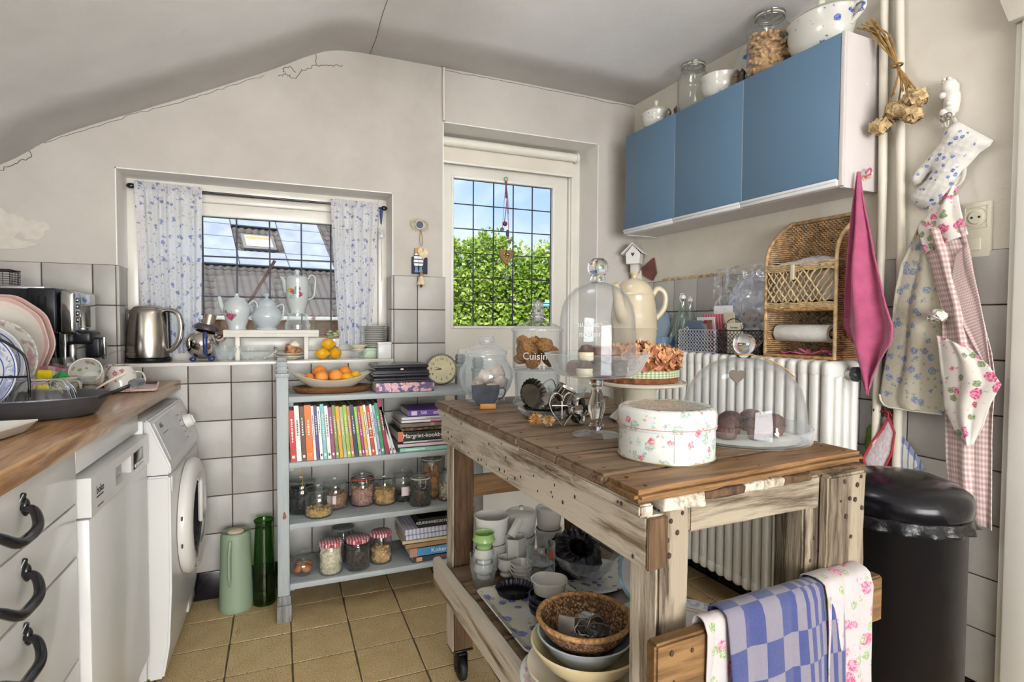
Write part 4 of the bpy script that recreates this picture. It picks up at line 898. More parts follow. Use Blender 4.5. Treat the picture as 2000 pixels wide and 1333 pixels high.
# heart garland hanging on the door glass
ga = thing('heart_garland', 'hanging garland of beads and a wooden heart in front of the door glass', 'garland', (1.093, 2.735, 0))
obj('ring', tube([(.010*math.cos(2*PI*k/20), 0, 1.878+.010*math.sin(2*PI*k/20)) for k in range(20)], .0018, 6, True), metal('#b0aeb0', .3), ga)
m_rib = plain('#a2475e', .8, 0, .3, 60)
obj('ribbon', merge(tube(crv([(0, 0, 1.87), (.004, -.004, 1.78), (-.004, -.003, 1.70), (-.010, -.004, 1.655)], 5), .0022, 6), tube(crv([(0, 0, 1.87), (.006, -.002, 1.76), (.012, -.003, 1.66), (.018, -.004, 1.53)], 5), .0016, 6), tube(crv([(0, 0, 1.87), (-.012, .0, 1.74), (-.02, 0, 1.62)], 5), .0012, 5), tube(crv([(.0, 0, 1.86), (.010, 0, 1.78), (.014, 0, 1.70)], 4), .003, 6, flat=.3)), m_rib, ga)
obj('metal_strip', bx(-.004, .004, -.002, .002, 1.78, 1.865), plain('#5e5560', .5, .3), ga)
for (x, z, r, c) in ((-.010, 1.645, .013, '#6e2f4c'), (-.026, 1.615, .011, '#77705f'), (.016, 1.555, .010, '#6d6a52'), (.006, 1.575, .008, '#8d7a72'), (-.022, 1.523, .008, '#8b3a3a'), (0, 1.365, .013, '#8a8a84')): obj('bead', ball(r, 2, loc=(x, -.012, z)), plain(c, .6, 0, .2, 80), ga)
obj('long_bead', ball(.011, 2, (.8, .8, 2.0), (.004, -.012, 1.595)), plain('#4b4a58', .5), ga)
ho = [(x*1.62, z*1.45) for x, z in hrt]; hi = [(x*.72, z*.68+.002) for x, z in hrt]
bm = NB(); A = [bm.verts.new((x, -.012, z+1.478)) for x, z in ho]; B = [bm.verts.new((x, -.012, z+1.478)) for x, z in hi]; A2 = [bm.verts.new((x, .0, z+1.478)) for x, z in ho]; B2 = [bm.verts.new((x, .0, z+1.478)) for x, z in hi]; k_ = len(ho)
for i in range(k_):
    j = (i+1) % k_
    for q4 in ((A[i], A[j], B[j], B[i]), (A2[i], A2[j], B2[j], B2[i]), (A[i], A[j], A2[j], A2[i]), (B[i], B[j], B2[j], B2[i])): bm.faces.new(q4)
obj('wooden_heart', fin(bm), plain('#8d6a4c', .7, 0, .2, 60), ga); obj('red_bead', ball(.008, 2, (1, .6, 1), (-.004, -.006, 1.483)), plain('#a8343c', .5), ga)
obj('thread', tube([(0, -.006, 1.44), (0, -.012, 1.377)], .001, 5), plain('#d8d0c8', .8), ga)

# ================================================================ GREY SHELF UNIT UNDER THE WINDOW
m_gp = wood('#b4bbbc', '#8d9596', 'x', .7, .5, .25, worn='#a7aeaf', knots=False, contrast=.8)
m_gpv = wood('#b4bbbc', '#848b8c', 'z', .7, .5, .3, worn='#a7aeaf', knots=False, contrast=.8)
SX0, SX1, SY0, SY1 = -.013, .80, 2.245, 2.535
SH = [.141, .370, .603, .851]
su = thing('shelf_unit', 'grey-painted open wooden shelf unit full of books and jars below the window', 'shelf', (0, 0, 0))
for x0, x1 in ((SX0, SX0+.042), (SX1-.042, SX1)):
    for y0, y1 in ((SY0, SY0+.035), (SY1-.04, SY1)):
        u = obj('upright', bx(x0, x1, y0, y1, .10, .93, .003), m_gpv, su)
        obj('foot', merge(bx(x0-.004, x1+.006, y0-.006, y1+.006, 0, .065, .003), bx(x0-.002, x1+.003, y0-.003, y1+.003, .065, .10, .003)), wood('#a3abac', '#5f5a52', 'z', 1.2, .6, .4, worn='#6d665c', knots=False, wornamt=.58), u)
        obj('capital', merge(bx(x0-.003, x1+.003, y0-.004, y1+.004, .925, .94, .002), bx(x0+.002, x1-.003, y0, y1-.002, .94, .985, .004), bx(x0, x1, y0-.002, y1, .95, .956, .001), bx(x0, x1, y0-.002, y1, .966, .972, .001)), m_gpv, u)
obj('chipped_patch', prism(blob(.012, .405, .006, .014, 9, 24), .0008), plain('#8a5a3a', .8), su, (0, SY0-.0004, 0))
for k, z in enumerate(SH):
    obj('shelf_board', bx(SX0+.042, SX1-.042, SY0+.002, SY1-.01, z-.022, z, .003), m_gp, su)
    obj('shelf_cleat', bx(SX0+.042, SX0+.06, SY0+.04, SY1-.02, z-.042, z-.022, .002), m_gpv, su)
S1, S2, S3, S4 = SH[3], SH[2], SH[1], SH[0]
# wicker tray and fruit bowl
ty = obj('wooden_tray', lathe([(0, .004), (.8, .0), (.93, .004), (1.0, .016), (1.02, .024), (.99, .024), (.92, .012), (.8, .008), (0, .009)], 64, ax=.152, ay=.092), wood('#8a5c38', '#5a3820', 'x', 1.5, .4, .2, knots=False), None, (.197, 2.37, S1)); tag(ty, 'oval brown wooden tray under the fruit bowl on the top shelf', 'tray')
fb = obj('fruit_bowl', lathe([(0, .004), (.42, 0), (.46, .004), (.55, .016), (.8, .042), (1.0, .066), (1.02, .069), (.99, .071), (.78, .05), (.52, .024), (.4, .011), (0, .010)], 64, ax=.155, ay=.085), cream(), None, (.197, 2.37, S1+.009)); 
for v_ in fb.data.vertices: v_.co.z *= .62+.42*min(1, (v_.co.x/.155)**2)
tag(fb, 'oval cream fruit bowl with upswept ends on the top shelf', 'bowl')
def citrus(loc, r, c, lb, nm='orange', cat='orange', grp='oranges in the fruit bowl', rt=(0, 0, 0)):
    bm = NB(); a_lathe(bm, [(0, -.96*r), (.3*r, -.93*r), (.7*r, -.70*r), (.95*r, -.3*r), (r, .05*r), (.93*r, .4*r), (.7*r, .72*r), (.32*r, .93*r), (.08*r, .95*r), (0, .92*r)], 28)
    t = thing(nm, lb, cat, loc, 0, grp, rt); obj('peel', fin(bm, 'o', 180), c, t)
    obj('stalk_button', ball(r*.09, 1, (1, 1, .4), (0, 0, r*.94)), plain('#7a6a3a', .8), t)
m_or = plain('#e8862a', .45, 0, .10, 18, .3, 240, name='orange_peel'); m_ap = plain('#eb9440', .55, 0, .12, 10, .1, 200, name='apricot_skin')
for (x, y, z, r, c, lb) in ((.148, 2.392, .078, .027, m_or, 'orange with a dark spot at the back left of the bowl'), (.152, 2.338, .062, .026, m_ap, 'pale orange at the front left of the bowl'), (.206, 2.338, .066, .027, m_ap, 'pale orange at the front middle of the bowl'), (.246, 2.388, .074, .026, m_or, 'deep orange at the back right of the bowl'), (.108, 2.366, .056, .021, m_or, 'small orange peeping out at the left end of the bowl'), (.197, 2.40, .046, .024, m_or, 'orange hidden lowest in the middle of the bowl')):
    citrus((x, y, S1+z), r, c, lb, rt=(.6, .4, x*9))
for (x, y, z, lb) in ((.248, 2.335, .058, 'lemon between the oranges at the front of the bowl'), (.286, 2.368, .062, 'lemon at the right end of the fruit bowl')):
    o = obj('lemon', lm, None, None, (x, y, S1+z), (PI/2, 0, 1.2)); o.scale = (.8, .8, .8); tag(o, lb, 'lemon', 'lemons in the fruit bowl')
# black boxes and floral book
def moulded(w, d, h):
    pr = [(.0, 0), (.0, .14), (.007, .22), (.010, .36), (.007, .52), (.002, .62), (.002, .78), (.006, .86), (.006, 1.0)]
    bm = NB(); rg = [[bm.verts.new((sx*(w/2-i), sy*(d/2-i), z*h)) for sx, sy in ((-1, -1), (1, -1), (1, 1), (-1, 1))] for i, z in pr]
    for A, B in zip(rg[:-1], rg[1:]):
        for k in range(4): bm.faces.new((A[k], A[(k+1) % 4], B[(k+1) % 4], B[k]))
    bm.faces.new(rg[0]); bm.faces.new(rg[-1]); return fin(bm, 'moulded', 30)
m_box = plain('#232228', .3, 0, .2, 12, coat=.2)
def book(name, label, w, d, h, cmat, loc, rz=0, group=None, pages='#e6dfcd', lie=True, title=None, tc='#f2efe6', ts=.6, rot=None, bands=(), tside=0):
    """lying book: spine faces -y; w along x, d into the shelf, h thick"""
    t = thing(name, label, 'book', loc, rz, group, rot)
    c = .0016
    obj('cover', merge(bx(-w/2, w/2, -d/2, d/2, 0, c), bx(-w/2, w/2, -d/2, d/2, h-c, h), bx(-w/2, w/2, -d/2, -d/2+c, 0, h)), cmat, t)
    obj('pages', bx(-w/2+.003, w/2-.003, -d/2+c, d/2-.004, c, h-c), plain(pages, .9, 0, .08, 4, .5, 300), t)
    if title: text(title, h*ts, t, plain(tc, .6), (tside, -d/2-.0004, h/2), (PI/2, 0, 0))
    for (x0, x1, z0, z1, cc) in bands: obj('spine_print', bx(x0*w, x1*w, -d/2-.0005, -d/2, z0*h, z1*h), plain(cc, .6), t)
    return t
m_flor = print_mat('#6a5a86', [(26, .42, '#c98a9a', '#e3c3c4'), (34, .3, '#4a3f5c', '#8f7f9a')], .35)
book('floral_book', 'purple floral box-like book under the black moulded boxes', .235, .17, .040, m_flor, (.468, 2.335, S1), .0, title='LA DOLCE VITA', ts=.28, tc='#e8dff0', tside=-.02)
bb = obj('storage_box', moulded(.236, .16, .040), m_box, None, (.455, 2.34, S1+.0405), (0, 0, .01)); tag(bb, 'lower black moulded photo box on the floral book', 'box', 'black moulded boxes')
bb2 = thing('storage_box', 'upper black moulded photo box with little catch', 'box', (.455, 2.34, S1+.081), .01, 'black moulded boxes'); obj('box_body', moulded(.226, .155, .030), m_box, bb2); obj('catch', bx(-.006, .006, -.079, -.076, .008, .014), metal('#b9b3a6', .3), bb2)
# round clock
ck = thing('table_clock', 'round cream clock leaning on the wall at the end of the shelf', 'clock', (.672, 2.45, S1), 0, None, (math.radians(-10), 0, math.radians(-18)))
Rx = E3(PI/2, 0, 0)
obj('case', lathe([(0, 0), (.066, 0), (.070, .006), (.070, .02), (.066, .026), (.062, .024), (.062, .020), (0, .020)], 56, rot=Rx), plain('#8c8a7c', .4), ck, (0, 0, .070))
obj('dial', lathe([(0, .0205), (.062, .0205)], 48, rot=Rx), plain('#d6cda6', .6, 0, .06, 30), ck, (0, 0, .070))
m_ink = plain('#37342c', .7)
for k in range(1, 13):
    a = PI/2-2*PI*k/12; text(str(k), .016, ck, m_ink, (.046*math.cos(a), -.0215, .070+.046*math.sin(a)), (PI/2, 0, 0), name='numeral')
for k in range(60):
    if k % 5 == 0:
        a = 2*PI*k/60; obj('minute_mark', box(.0012, .0006, .005, (0, 0, 0)), m_ink, ck, (.058*math.cos(a), -.0212, .070+.058*math.sin(a)), (0, PI/2-a, 0))
for L, a, w in ((.034, math.radians(165), .0016), (.036, math.radians(188), .0026)): obj('hand', prism([(-w, 0), (w, 0), (.0004, L), (-.0004, L)], .0008), m_ink, ck, (0, -.0225, .070), (0, PI/2-a, 0))
# upright books
bk = random.Random(21)
BK = [('#c8332f', .020, .195, 'thick red book at the left end of the row'), ('#e3e1dc', .017, .212, 'white spined book beside the red one'), ('#5d473b', .016, .208, 'dark brown book in the row of upright books'), ('#e0762c', .024, .212, 'thick bright orange book in the row'), ('#e5e4e2', .009, .208, 'thin white book right of the orange one'), ('#58407c', .010, .21, 'purple book near the left of the row'),
      ('#e9efe9', .011, .205, 'pale green-white book beside the purple one'), ('#7fc0bd', .013, .214, 'turquoise book in the row'), ('#e8e6e4', .013, .206, 'white book with red strawberry foot'), ('#9a4a72', .013, .200, 'plum coloured book in the row'), ('#7c8f44', .012, .207, 'olive green book in the row'), ('#dba32f', .013, .203, 'golden yellow book left of the middle'),
      ('#a9b489', .012, .200, 'sage green book in the middle of the row'), ('#9cbf3e', .013, .205, 'lime green book in the middle of the row'), ('#c98a66', .011, .201, 'terracotta book in the middle of the row'), ('#2e4257', .014, .206, 'navy blue book in the row'), ('#8ebf3a', .011, .198, 'bright green book right of the navy one'), ('#b23c86', .010, .200, 'magenta book in the row'),
      ('#dcae3a', .011, .200, 'mustard yellow book right of the magenta one'), ('#e6e4de', .010, .203, 'ivory book right of the middle'), ('#c5522f', .013, .199, 'rust red book with white bands'), ('#e9e7e2', .009, .205, 'thin white book near the right end of the row'), ('#aab6d6', .009, .200, 'pale blue book near the right end'), ('#3f9a62', .013, .209, 'emerald green book near the right end'), ('#9c3350', .015, .226, 'tall raspberry red book taller than its neighbours'), ('#d8d8d6', .010, .196, 'light grey book leaning at the right end of the row'), ('#cfcfd0', .010, .198, 'last grey book leaning lowest at the right end')]
x = .036
for k, (c, t_, h_, lb) in enumerate(BK):
    lean = .05+.11*max(0, (k-3)/23) if k < 25 else (.22 if k == 25 else .30)
    if k == 0: lean = .045
    b_k = thing('upright_book', lb+' on the second shelf', 'book', (x, 2.283, S2), 0, 'upright cookbooks on the second shelf', (0, -lean, 0))
    D_ = .17; cm = plain(c, .45, 0, .06, 30)
    obj('cover', merge(bx(0, .0014, -.02, D_, 0, h_), bx(t_-.0014, t_, -.02, D_, 0, h_), bx(0, t_, -.0214, -.02, 0, h_)), cm, b_k)
    obj('pages', bx(.0015, t_-.0015, -.0195, D_-.003, .002, h_-.003), plain('#ddd6c6', .9, 0, .06, 4), b_k)
    light = sum(col(c)) > 1.3; tcx = '#4a4744' if light else '#efe9dc'
    z0 = h_*bk.uniform(.35, .5); z1 = h_*bk.uniform(.72, .88); w0 = t_*.32
    zz = z0
    bm = NB()
    while zz < z1:
        l_ = bk.uniform(.003, .008); a_bx(bm, t_/2-w0/2*bk.uniform(.6, 1), t_/2+w0/2*bk.uniform(.6, 1), -.0219, -.0213, zz, zz+l_); zz += l_+bk.uniform(.0015, .004)
    obj('spine_print', fin(bm), plain(tcx, .6), b_k)
    if k == 3: text('13', .014, b_k, plain('#f4efe4', .6), (t_/2, -.0218, .022))
    elif bk.random() < .7: obj('publisher_mark', bx(t_*.25, t_*.75, -.0219, -.0213, .012, .022), plain(tcx, .6), b_k)
    if k == 20: obj('white_band', merge(bx(0, t_, -.0217, -.021, .07, .074), bx(0, t_, -.0217, -.021, .105, .109)), plain('#eeeae4', .6), b_k)
    x += t_*(1+.02)+ (.0018 if k > 3 else .001)-(.0 if k < 24 else -.002)
# lying stack at the right of shelf two, from the bottom up
m_dkfood = print_mat('#3a2f28', [(40, .4, '#8a3f2f', '#5d6a3a')], .4)
z = S2; zs_ = []
def lay(lb, w, d, h, c, dx, dy, title=None, ts=.6, tc='#f2efe6', nm='cookbook', rz=0, pages='#e6dfcd', bands=(), tside=0, grp='stack of cookbooks on the second shelf', cx=.55):
    global z
    m = c if not isinstance(c, str) else plain(c, .45, 0, .06, 20)
    o = book(nm, lb, w, d, h, m, (cx+dx, 2.262+d/2+dy, z), rz, grp, pages, True, title, tc, ts, None, bands, tside); z += h+.0004; return o
lay('mint green magazine at the very bottom of the cookbook stack', .23, .22, .019, '#8cc4ae', .012, .0, bands=((-.4, -.05, .35, .6, '#d9efe6'),))
lay('pale pink magazine second from the bottom of the cookbook stack', .225, .21, .015, '#d4bcc6', .002, .004)
lay('thin grey-white booklet under the thick black cookbook', .20, .19, .010, '#d5d6da', .012, .004, bands=((0.0, .4, .3, .55, '#6a5a80'),))
lay('thick black cookbook with white title in the stack', .215, .20, .040, plain('#26241f', .4, 0, .3, 20), -.004, .0, 'Margriet-kookboek', .62, '#f0ece2', tside=.01, bands=((-.5, -.40, 0, 1, '#c9765c'),))
lay('dark book with painted vegetables in the cookbook stack', .195, .185, .014, m_dkfood, .004, .003)
lay('brown cookbook with pale pages in the middle of the stack', .20, .19, .018, '#7b6a5c', .0, .002, '100', .8, '#d8cfc0', tside=.03)
lay('white magazine with pink edge in the stack', .20, .19, .012, '#e3dfe2', .004, .003, bands=((.1, .5, .2, .7, '#c65a86'),))
lay('upper white magazine below the purple book', .195, .185, .012, '#dfdfe2', .0, .004, rz=.02, bands=((.0, .35, .3, .5, '#777777'),))
lay('purple cookbook on top of the stack', .17, .17, .028, '#6a4a9c', .016, .004, '500', .62, '#e9e2f4', tside=-.02, bands=((-.42, -.28, .2, .8, '#d8cfe8'), (.12, .45, .5, .62, '#cbbde4'), (.12, .38, .3, .42, '#cbbde4')))
# ---------------------------------------------------------------- storage jars
m_gl = glass((.965, .975, .97), .5, .7, 'jar_glass', 0, .10)
def lumps(r, h, n, s, seed, shape=(1, 1, 1), jit=.15, sub=1, top=True, inner=True):
    """heaped contents of a jar: packed pieces round the wall and over the top"""
    q = random.Random(seed); bm = NB()
    for k in range(n):
        if k < n*.3 and top: rr = r*math.sqrt(q.random()); zz = h+q.uniform(-.3, .35)*s
        else: rr = r*q.uniform(.86, 1.0); zz = q.uniform(s*.6, h)
        a = q.uniform(0, 2*PI); a_ball(bm, s*q.uniform(.8, 1.15), ((rr-s*.5)*math.cos(a), (rr-s*.5)*math.sin(a), zz), sub, shape, E3(q.uniform(0, 3), q.uniform(0, 3), q.uniform(0, 3)), jit, q)
    if inner: a_lathe(bm, [(0, .001), (r*.9, .001), (r*.92, h*.92), (0, h*.97)], 20)
    return fin(bm, 'contents', 180)
def jar_prof(r, h, neck=.82, t=.0022, sh=.8):
    return [(0, 0), (r*.9, 0), (r, .006), (r, h*sh), (r*.97, h*(sh+.04)), (r*neck, h*.93), (r*neck, h), (r*neck-t, h), (r*neck-t, h*.93), (r*.97-t, h*(sh+.03)), (r-t, h*(sh-.01)), (r-t, .008), (r*.88, .004), (0, .004)]
def clip_jar(label, loc, r, h, fill, fm, kind='clip', ring='#b0573f', rz=0, group='storage jars', neck=.82, lidc=None, sh=.8, name='storage_jar', tagp=None):
    """fill = (height fraction, pieces, size, shape); kind clip|glass|cloth|none"""
    t = thing(name, label, 'jar', loc, rz, group)
    obj('glass_body', lathe(jar_prof(r, h, neck, sh=sh), 40), m_gl, t)
    if fill:
        o = obj('contents', lumps(r-.004, h*fill[0], fill[1], fill[2], len(label)*7+int(loc[0]*1000), fill[3] if len(fill) > 3 else (1, 1, 1)), fm, t, (0, 0, .004)); stuff(o)
    rn = r*neck
    if kind == 'clip':
        obj('rubber_ring', lathe([(rn-.003, h), (rn+.003, h), (rn+.003, h+.004), (rn-.003, h+.004)], 36), plain(ring, .7), t)
        obj('glass_lid', lathe([(rn+.001, h+.004), (rn+.002, h+.010), (rn*.9, h+.017), (rn*.75, h+.018), (rn*.7, h+.015), (0, h+.014)], 36), m_gl, t)
        bm = NB(); a_tube(bm, [((rn+.003)*math.cos(2*PI*k/36), (rn+.003)*math.sin(2*PI*k/36), h-.006) for k in range(36)], max(.0011, r*.024), 6, True); a_tube(bm, [((rn+.003)*math.cos(2*PI*k/36), (rn+.003)*math.sin(2*PI*k/36), h+.011) for k in range(36)], max(.0011, r*.024), 6, True)
        a_tube(bm, crv([(-.008, -rn-.003, h+.011), (-.011, -rn-.009, h-.004), (-.009, -rn-.007, h-.03), (.009, -rn-.007, h-.03), (.011, -rn-.009, h-.004), (.008, -rn-.003, h+.011)], 5), max(.0013, r*.028), 6); a_tube(bm, [(-.01, -rn-.006, h-.01), (.01, -rn-.006, h-.01)], .0012, 6)
        a_tube(bm, crv([(-.006, rn+.003, h+.011), (-.008, rn+.010, h+.002), (.008, rn+.010, h+.002), (.006, rn+.003, h+.011)], 4), .0013, 6)
        obj('wire_clip', fin(bm, 'clip', 60), metal('#a9a9a6', .3), t)
    elif kind == 'glass':
        obj('glass_lid', lathe([(0, h+.001), (rn*.95, h+.001), (rn+.004, h+.003), (rn+.005, h+.010), (rn*.9, h+.014), (rn*.5, h+.015), (0, h+.015)], 36), glass((.90, .93, .91), .55, 1.0) if not lidc else plain(lidc, .4, 0, .1), t)
    elif kind == 'cloth':
        n_ = check('#e8e2e0', '#c4455a', '#a3222f', (1/.011, 1/.011), .5, 'Object')
        obj('screw_lid', lathe([(rn+.004, h-.012), (rn+.0055, h-.010), (rn+.0055, h+.001), (rn+.003, h+.004), (0, h+.0045)], 36), n_, t)
    if tagp: obj('paper_label', lathe([(r+.0006, h*.25), (r+.0006, h*.6)], 8, rot=E3(0, 0, tagp), arc=.7), plain('#e6d3d0', .8), t)
    return t
G3 = 'storage jars on the third shelf'; G4 = 'storage jars on the bottom shelf'
m_coffee = plain('#191517', .7, 0, .4, 120); m_oat = plain('#c9a468', .8, 0, .35, 90); m_grain = plain('#a07c5c', .8, 0, .5, 160); m_bean = print_mat('#a9615a', [(160, .5, '#e0c9b0', '#7a3a44')], .5); m_nut = plain('#c39a5f', .65, 0, .3, 60); m_seed = plain('#4a3f3c', .7, 0, .5, 200); m_rice = plain('#d8cdb4', .7, 0, .2, 100); m_hazel = plain('#d1ab78', .55, 0, .3, 40)
clip_jar('jar of black coffee behind the front jar at the left of the third shelf', (.078, 2.39, S3), .055, .118, (.78, 150, .007), m_coffee, 'glass', group=G3, neck=.9)
clip_jar('short jar a third full of golden oats at the shelf front', (.138, 2.315, S3), .052, .098, (.25, 130, .006, (1.4, 1, .5)), m_oat, 'glass', group=G3, neck=.9, lidc=None)
clip_jar('jar of mixed grains with a paper label behind the oats', (.207, 2.40, S3), .050, .098, (.55, 180, .0045), m_grain, 'glass', group=G3, neck=.88, tagp=-2.3)
clip_jar('clip-top jar of red speckled beans with terracotta ring', (.316, 2.395, S3), .049, .108, (.66, 170, .006, (1.3, .9, .8)), m_bean, 'clip', '#b0573f', group=G3, neck=.9)
clip_jar('lidless glass jar half full of chickpeas', (.404, 2.375, S3), .047, .106, (.5, 110, .008), m_nut, 'none', group=G3, neck=.98, sh=.88)
clip_jar('jar with pink paper label and little dark tea inside', (.486, 2.395, S3), .045, .108, (.2, 90, .004), m_seed, 'glass', group=G3, neck=.85, tagp=-1.9)
clip_jar('clip-top jar of dark seeds at the shelf front', (.54, 2.30, S3), .046, .112, (.6, 220, .0042), m_seed, 'clip', '#d8d4cc', group=G3, neck=.84)
jr = clip_jar('tall clip-top jar of dried orange slices', (.612, 2.39, S3), .050, .165, None, None, 'clip', '#d8d4cc', group=G3, neck=.86, rz=-.3)
for k in range(6): obj('dried_slice', lathe([(.010, 0), (.026, 0), (.029, .003), (.026, .005), (.010, .003)], 24, rot=E3(1.3+.2*math.sin(k*5), .3*math.cos(k*3), k*1.3)), plain('#c98b45', .6, 0, .3, 50), jr, (.012*math.cos(k*2.1), -.008+.006*math.sin(k), .03+k*.019))
clip_jar('jar of pale flakes half hidden behind the table leg', (.664, 2.33, S3), .040, .118, (.5, 120, .006, (1.3, 1, .5)), m_rice, 'glass', group=G3, neck=.88)
rj = thing('round_jar', 'squat round jar of dried tangerines at the left of the bottom shelf', 'jar', (.078, 2.33, S4), 0, G4)
obj('glass_body', lathe([(0, 0), (.03, 0), (.046, .014), (.054, .036), (.048, .058), (.036, .068), (.036, .074), (.034, .074), (.034, .067), (.046, .056), (.051, .036), (.044, .016), (.028, .004), (0, .004)], 40), m_gl, rj); obj('glass_lid', lathe([(.036, .075), (.041, .077), (.041, .084), (.03, .088), (.012, .09), (.012, .098), (0, .1)], 32), m_gl, rj)
for k, (dx, dy, dz, r) in enumerate(((-.018, -.012, .026, .018), (.012, -.018, .028, .020), (.02, .015, .03, .018), (-.012, .018, .03, .018))): obj('dried_tangerine', ball(r, 2, (1, 1, .8), (dx, dy, dz), .08, bk), plain('#b06a3a', .6, 0, .3, 40), rj)
clip_jar('jar of pale rice with red gingham lid', (.181, 2.305, S4), .046, .122, (.8, 260, .005, (1.8, .8, .6)), m_rice, 'cloth', group=G4, neck=.86)
clip_jar('grey-lidded jar standing behind the gingham-lidded jars', (.24, 2.42, S4), .048, .125, (.4, 120, .005), m_seed, 'glass', group=G4, neck=.86, lidc='#6f716e')
clip_jar('jar of black peppercorns with red gingham lid in the middle', (.285, 2.305, S4), .047, .122, (.72, 240, .0045), m_seed, 'cloth', group=G4, neck=.86)
clip_jar('half-empty jar of hazelnuts with red gingham lid', (.382, 2.335, S4), .0445, .122, (.42, 90, .009), m_hazel, 'cloth', group=G4, neck=.86)
yt = obj('yellow_strap', tube(crv([(.075, 2.244, S2-.02), (.076, 2.242, S2-.07), (.074, 2.25, S2-.125)], 4), .004, 6, flat=.3), plain('#d3a52a', .6)); tag(yt, 'yellow ribbon hanging down from the second shelf edge', 'ribbon')
# lying stack on the bottom shelf
z = S4; G5 = 'books lying on the bottom shelf'
lay('dark grey baking book with rust title at the bottom of the low stack', .24, .20, .024, '#3a3f4a', .02, .0, 'BAKKEN', .7, '#a5553f', tside=.01, grp=G5, cx=.60, bands=((-.44, -.34, .15, .85, '#c89a6a'),))
lay('bright blue cookery book with white title in the low stack', .25, .20, .036, '#4f93c4', .012, .0, 'Koken', .75, '#eef2f4', tside=.0, grp=G5, cx=.60, bands=((-.5, -.38, 0, 1, '#b98a70'),))
lay('cream-paged paperback in the low stack', .26, .20, .020, '#a7805a', .0, .002, grp=G5, cx=.60, pages='#dcc9a0')
lay('loose tan notebook under the gingham albums', .265, .20, .014, '#cdbb97', -.006, .002, grp=G5, cx=.60, rz=-.03)
m_alb = check('#dfdde6', '#aab4d0', '#c78aa0', (1/.016, 1/.016), .6, 'Object')
lay('lower blue gingham album in the low stack', .255, .19, .022, m_alb, .0, .003, grp=G5, cx=.60)
lay('upper pink and blue gingham album in the low stack', .26, .19, .024, m_alb, -.004, .003, grp=G5, cx=.60, rz=.02)
z += .0
lay('black box of a kitchen scale lying on top of the low stack', .20, .16, .040, plain('#17181c', .3), .022, .0, 'KEUKENWEEGSCHAAL', .38, '#f1f1f1', 'scale_box', grp=G5, cx=.60, pages='#17181c', tside=-.03)
# ---------------------------------------------------------------- on the floor beside the unit
th = thing('thermos_jug', 'tall sage green thermos jug standing on the floor', 'thermos', (-.166, 2.44, 0), math.radians(-20))
m_sage = plain('#8a9b82', .45, 0, .03, 6)
obj('body', lathe([(0, 0), (.060, 0), (.0625, .004), (.0615, .02), (.054, .29), (.052, .303), (.048, .306), (.044, .298), (.040, .292), (0, .292)], 48), m_sage, th); obj('stopper', lathe([(0, .292), (.028, .292), (.030, .296), (.030, .306), (.026, .309), (0, .310)], 32), plain('#d8cbae', .6), th)
obj('handle', tube(crv([(.004, -.053, .285), (.004, -.062, .24), (.004, -.066, .18), (.004, -.063, .13), (.002, -.056, .11)], 6), [.010]*6+[.0105]*12+[.007]*7, 10, flat=.6), m_sage, th)
vs_ = thing('glass_vase', 'tall green glass bottle vase on the floor beside the thermos', 'vase', (-.064, 2.445, 0)); obj('glass', lathe([(0, .004), (.043, 0), (.046, .006), (.044, .03), (.034, .30), (.032, .318), (.036, .333), (.034, .336), (.029, .318), (.031, .30), (.041, .03), (.04, .012), (0, .012)], 48), glass((.52, .72, .42), .45, 1.0, 'green_glass'), vs_); obj('rim', tube([(.0355*math.cos(2*PI*k/36), .0355*math.sin(2*PI*k/36), .335) for k in range(36)], .003, 8, True), glass((.3, .5, .25), .4, 1.0), vs_)

# ================================================================ THE RECLAIMED-WOOD TABLE
TT = .885; LS = .380
tb = thing('kitchen_table', 'rough reclaimed-wood kitchen table on castors, laden with glassware', 'table', FT(0, 0), FT.a)
m_top = wood('#92795d', '#4b3a2b', 'x', 1.0, .6, .8, worn='#7d6a55', contrast=1.3)
m_topn = wood('#8f6b45', '#553a22', 'x', 1.0, .5, .6, contrast=1.3)
m_wash = wood('#a3937c', '#5d4c3a', 'y', 1.1, .8, .9, worn='#c9c0b0', contrast=1.4, wornamt=.47)
m_washz = wood('#ac9f8a', '#75664f', 'z', 1.1, .8, .8, worn='#c6bdad', contrast=1.3, wornamt=.47)
m_grey = wood('#7f7260', '#41362a', 'z', 1.1, .8, 1.0, worn='#978a76', contrast=1.5)
m_greyx = wood('#857866', '#4a3f32', 'x', 1.1, .8, 1.0, worn='#9c907d', contrast=1.5)
m_brown = wood('#6f553c', '#3b2c1f', 'z', 1.3, .85, .9)
m_browny = wood('#745a3f', '#44331f', 'y', 1.3, .85, .9)
m_pine = wood('#866640', '#553b22', 'x', .9, .55, .5, contrast=1.3)
m_nail = plain('#43342a', .8, 0, .3, 60)
rt5 = random.Random(12)
SK = .073
def rough(me, amp=.0015, sc=22, seed=0):
    for v in me.vertices: v.co += Vector((mnoise.noise((v.co.x*sc+seed, v.co.y*sc, v.co.z*sc)), mnoise.noise((v.co.x*sc, v.co.y*sc+5+seed, v.co.z*sc)), mnoise.noise((v.co.x*sc, v.co.y*sc, v.co.z*sc+9+seed))))*amp
    return me
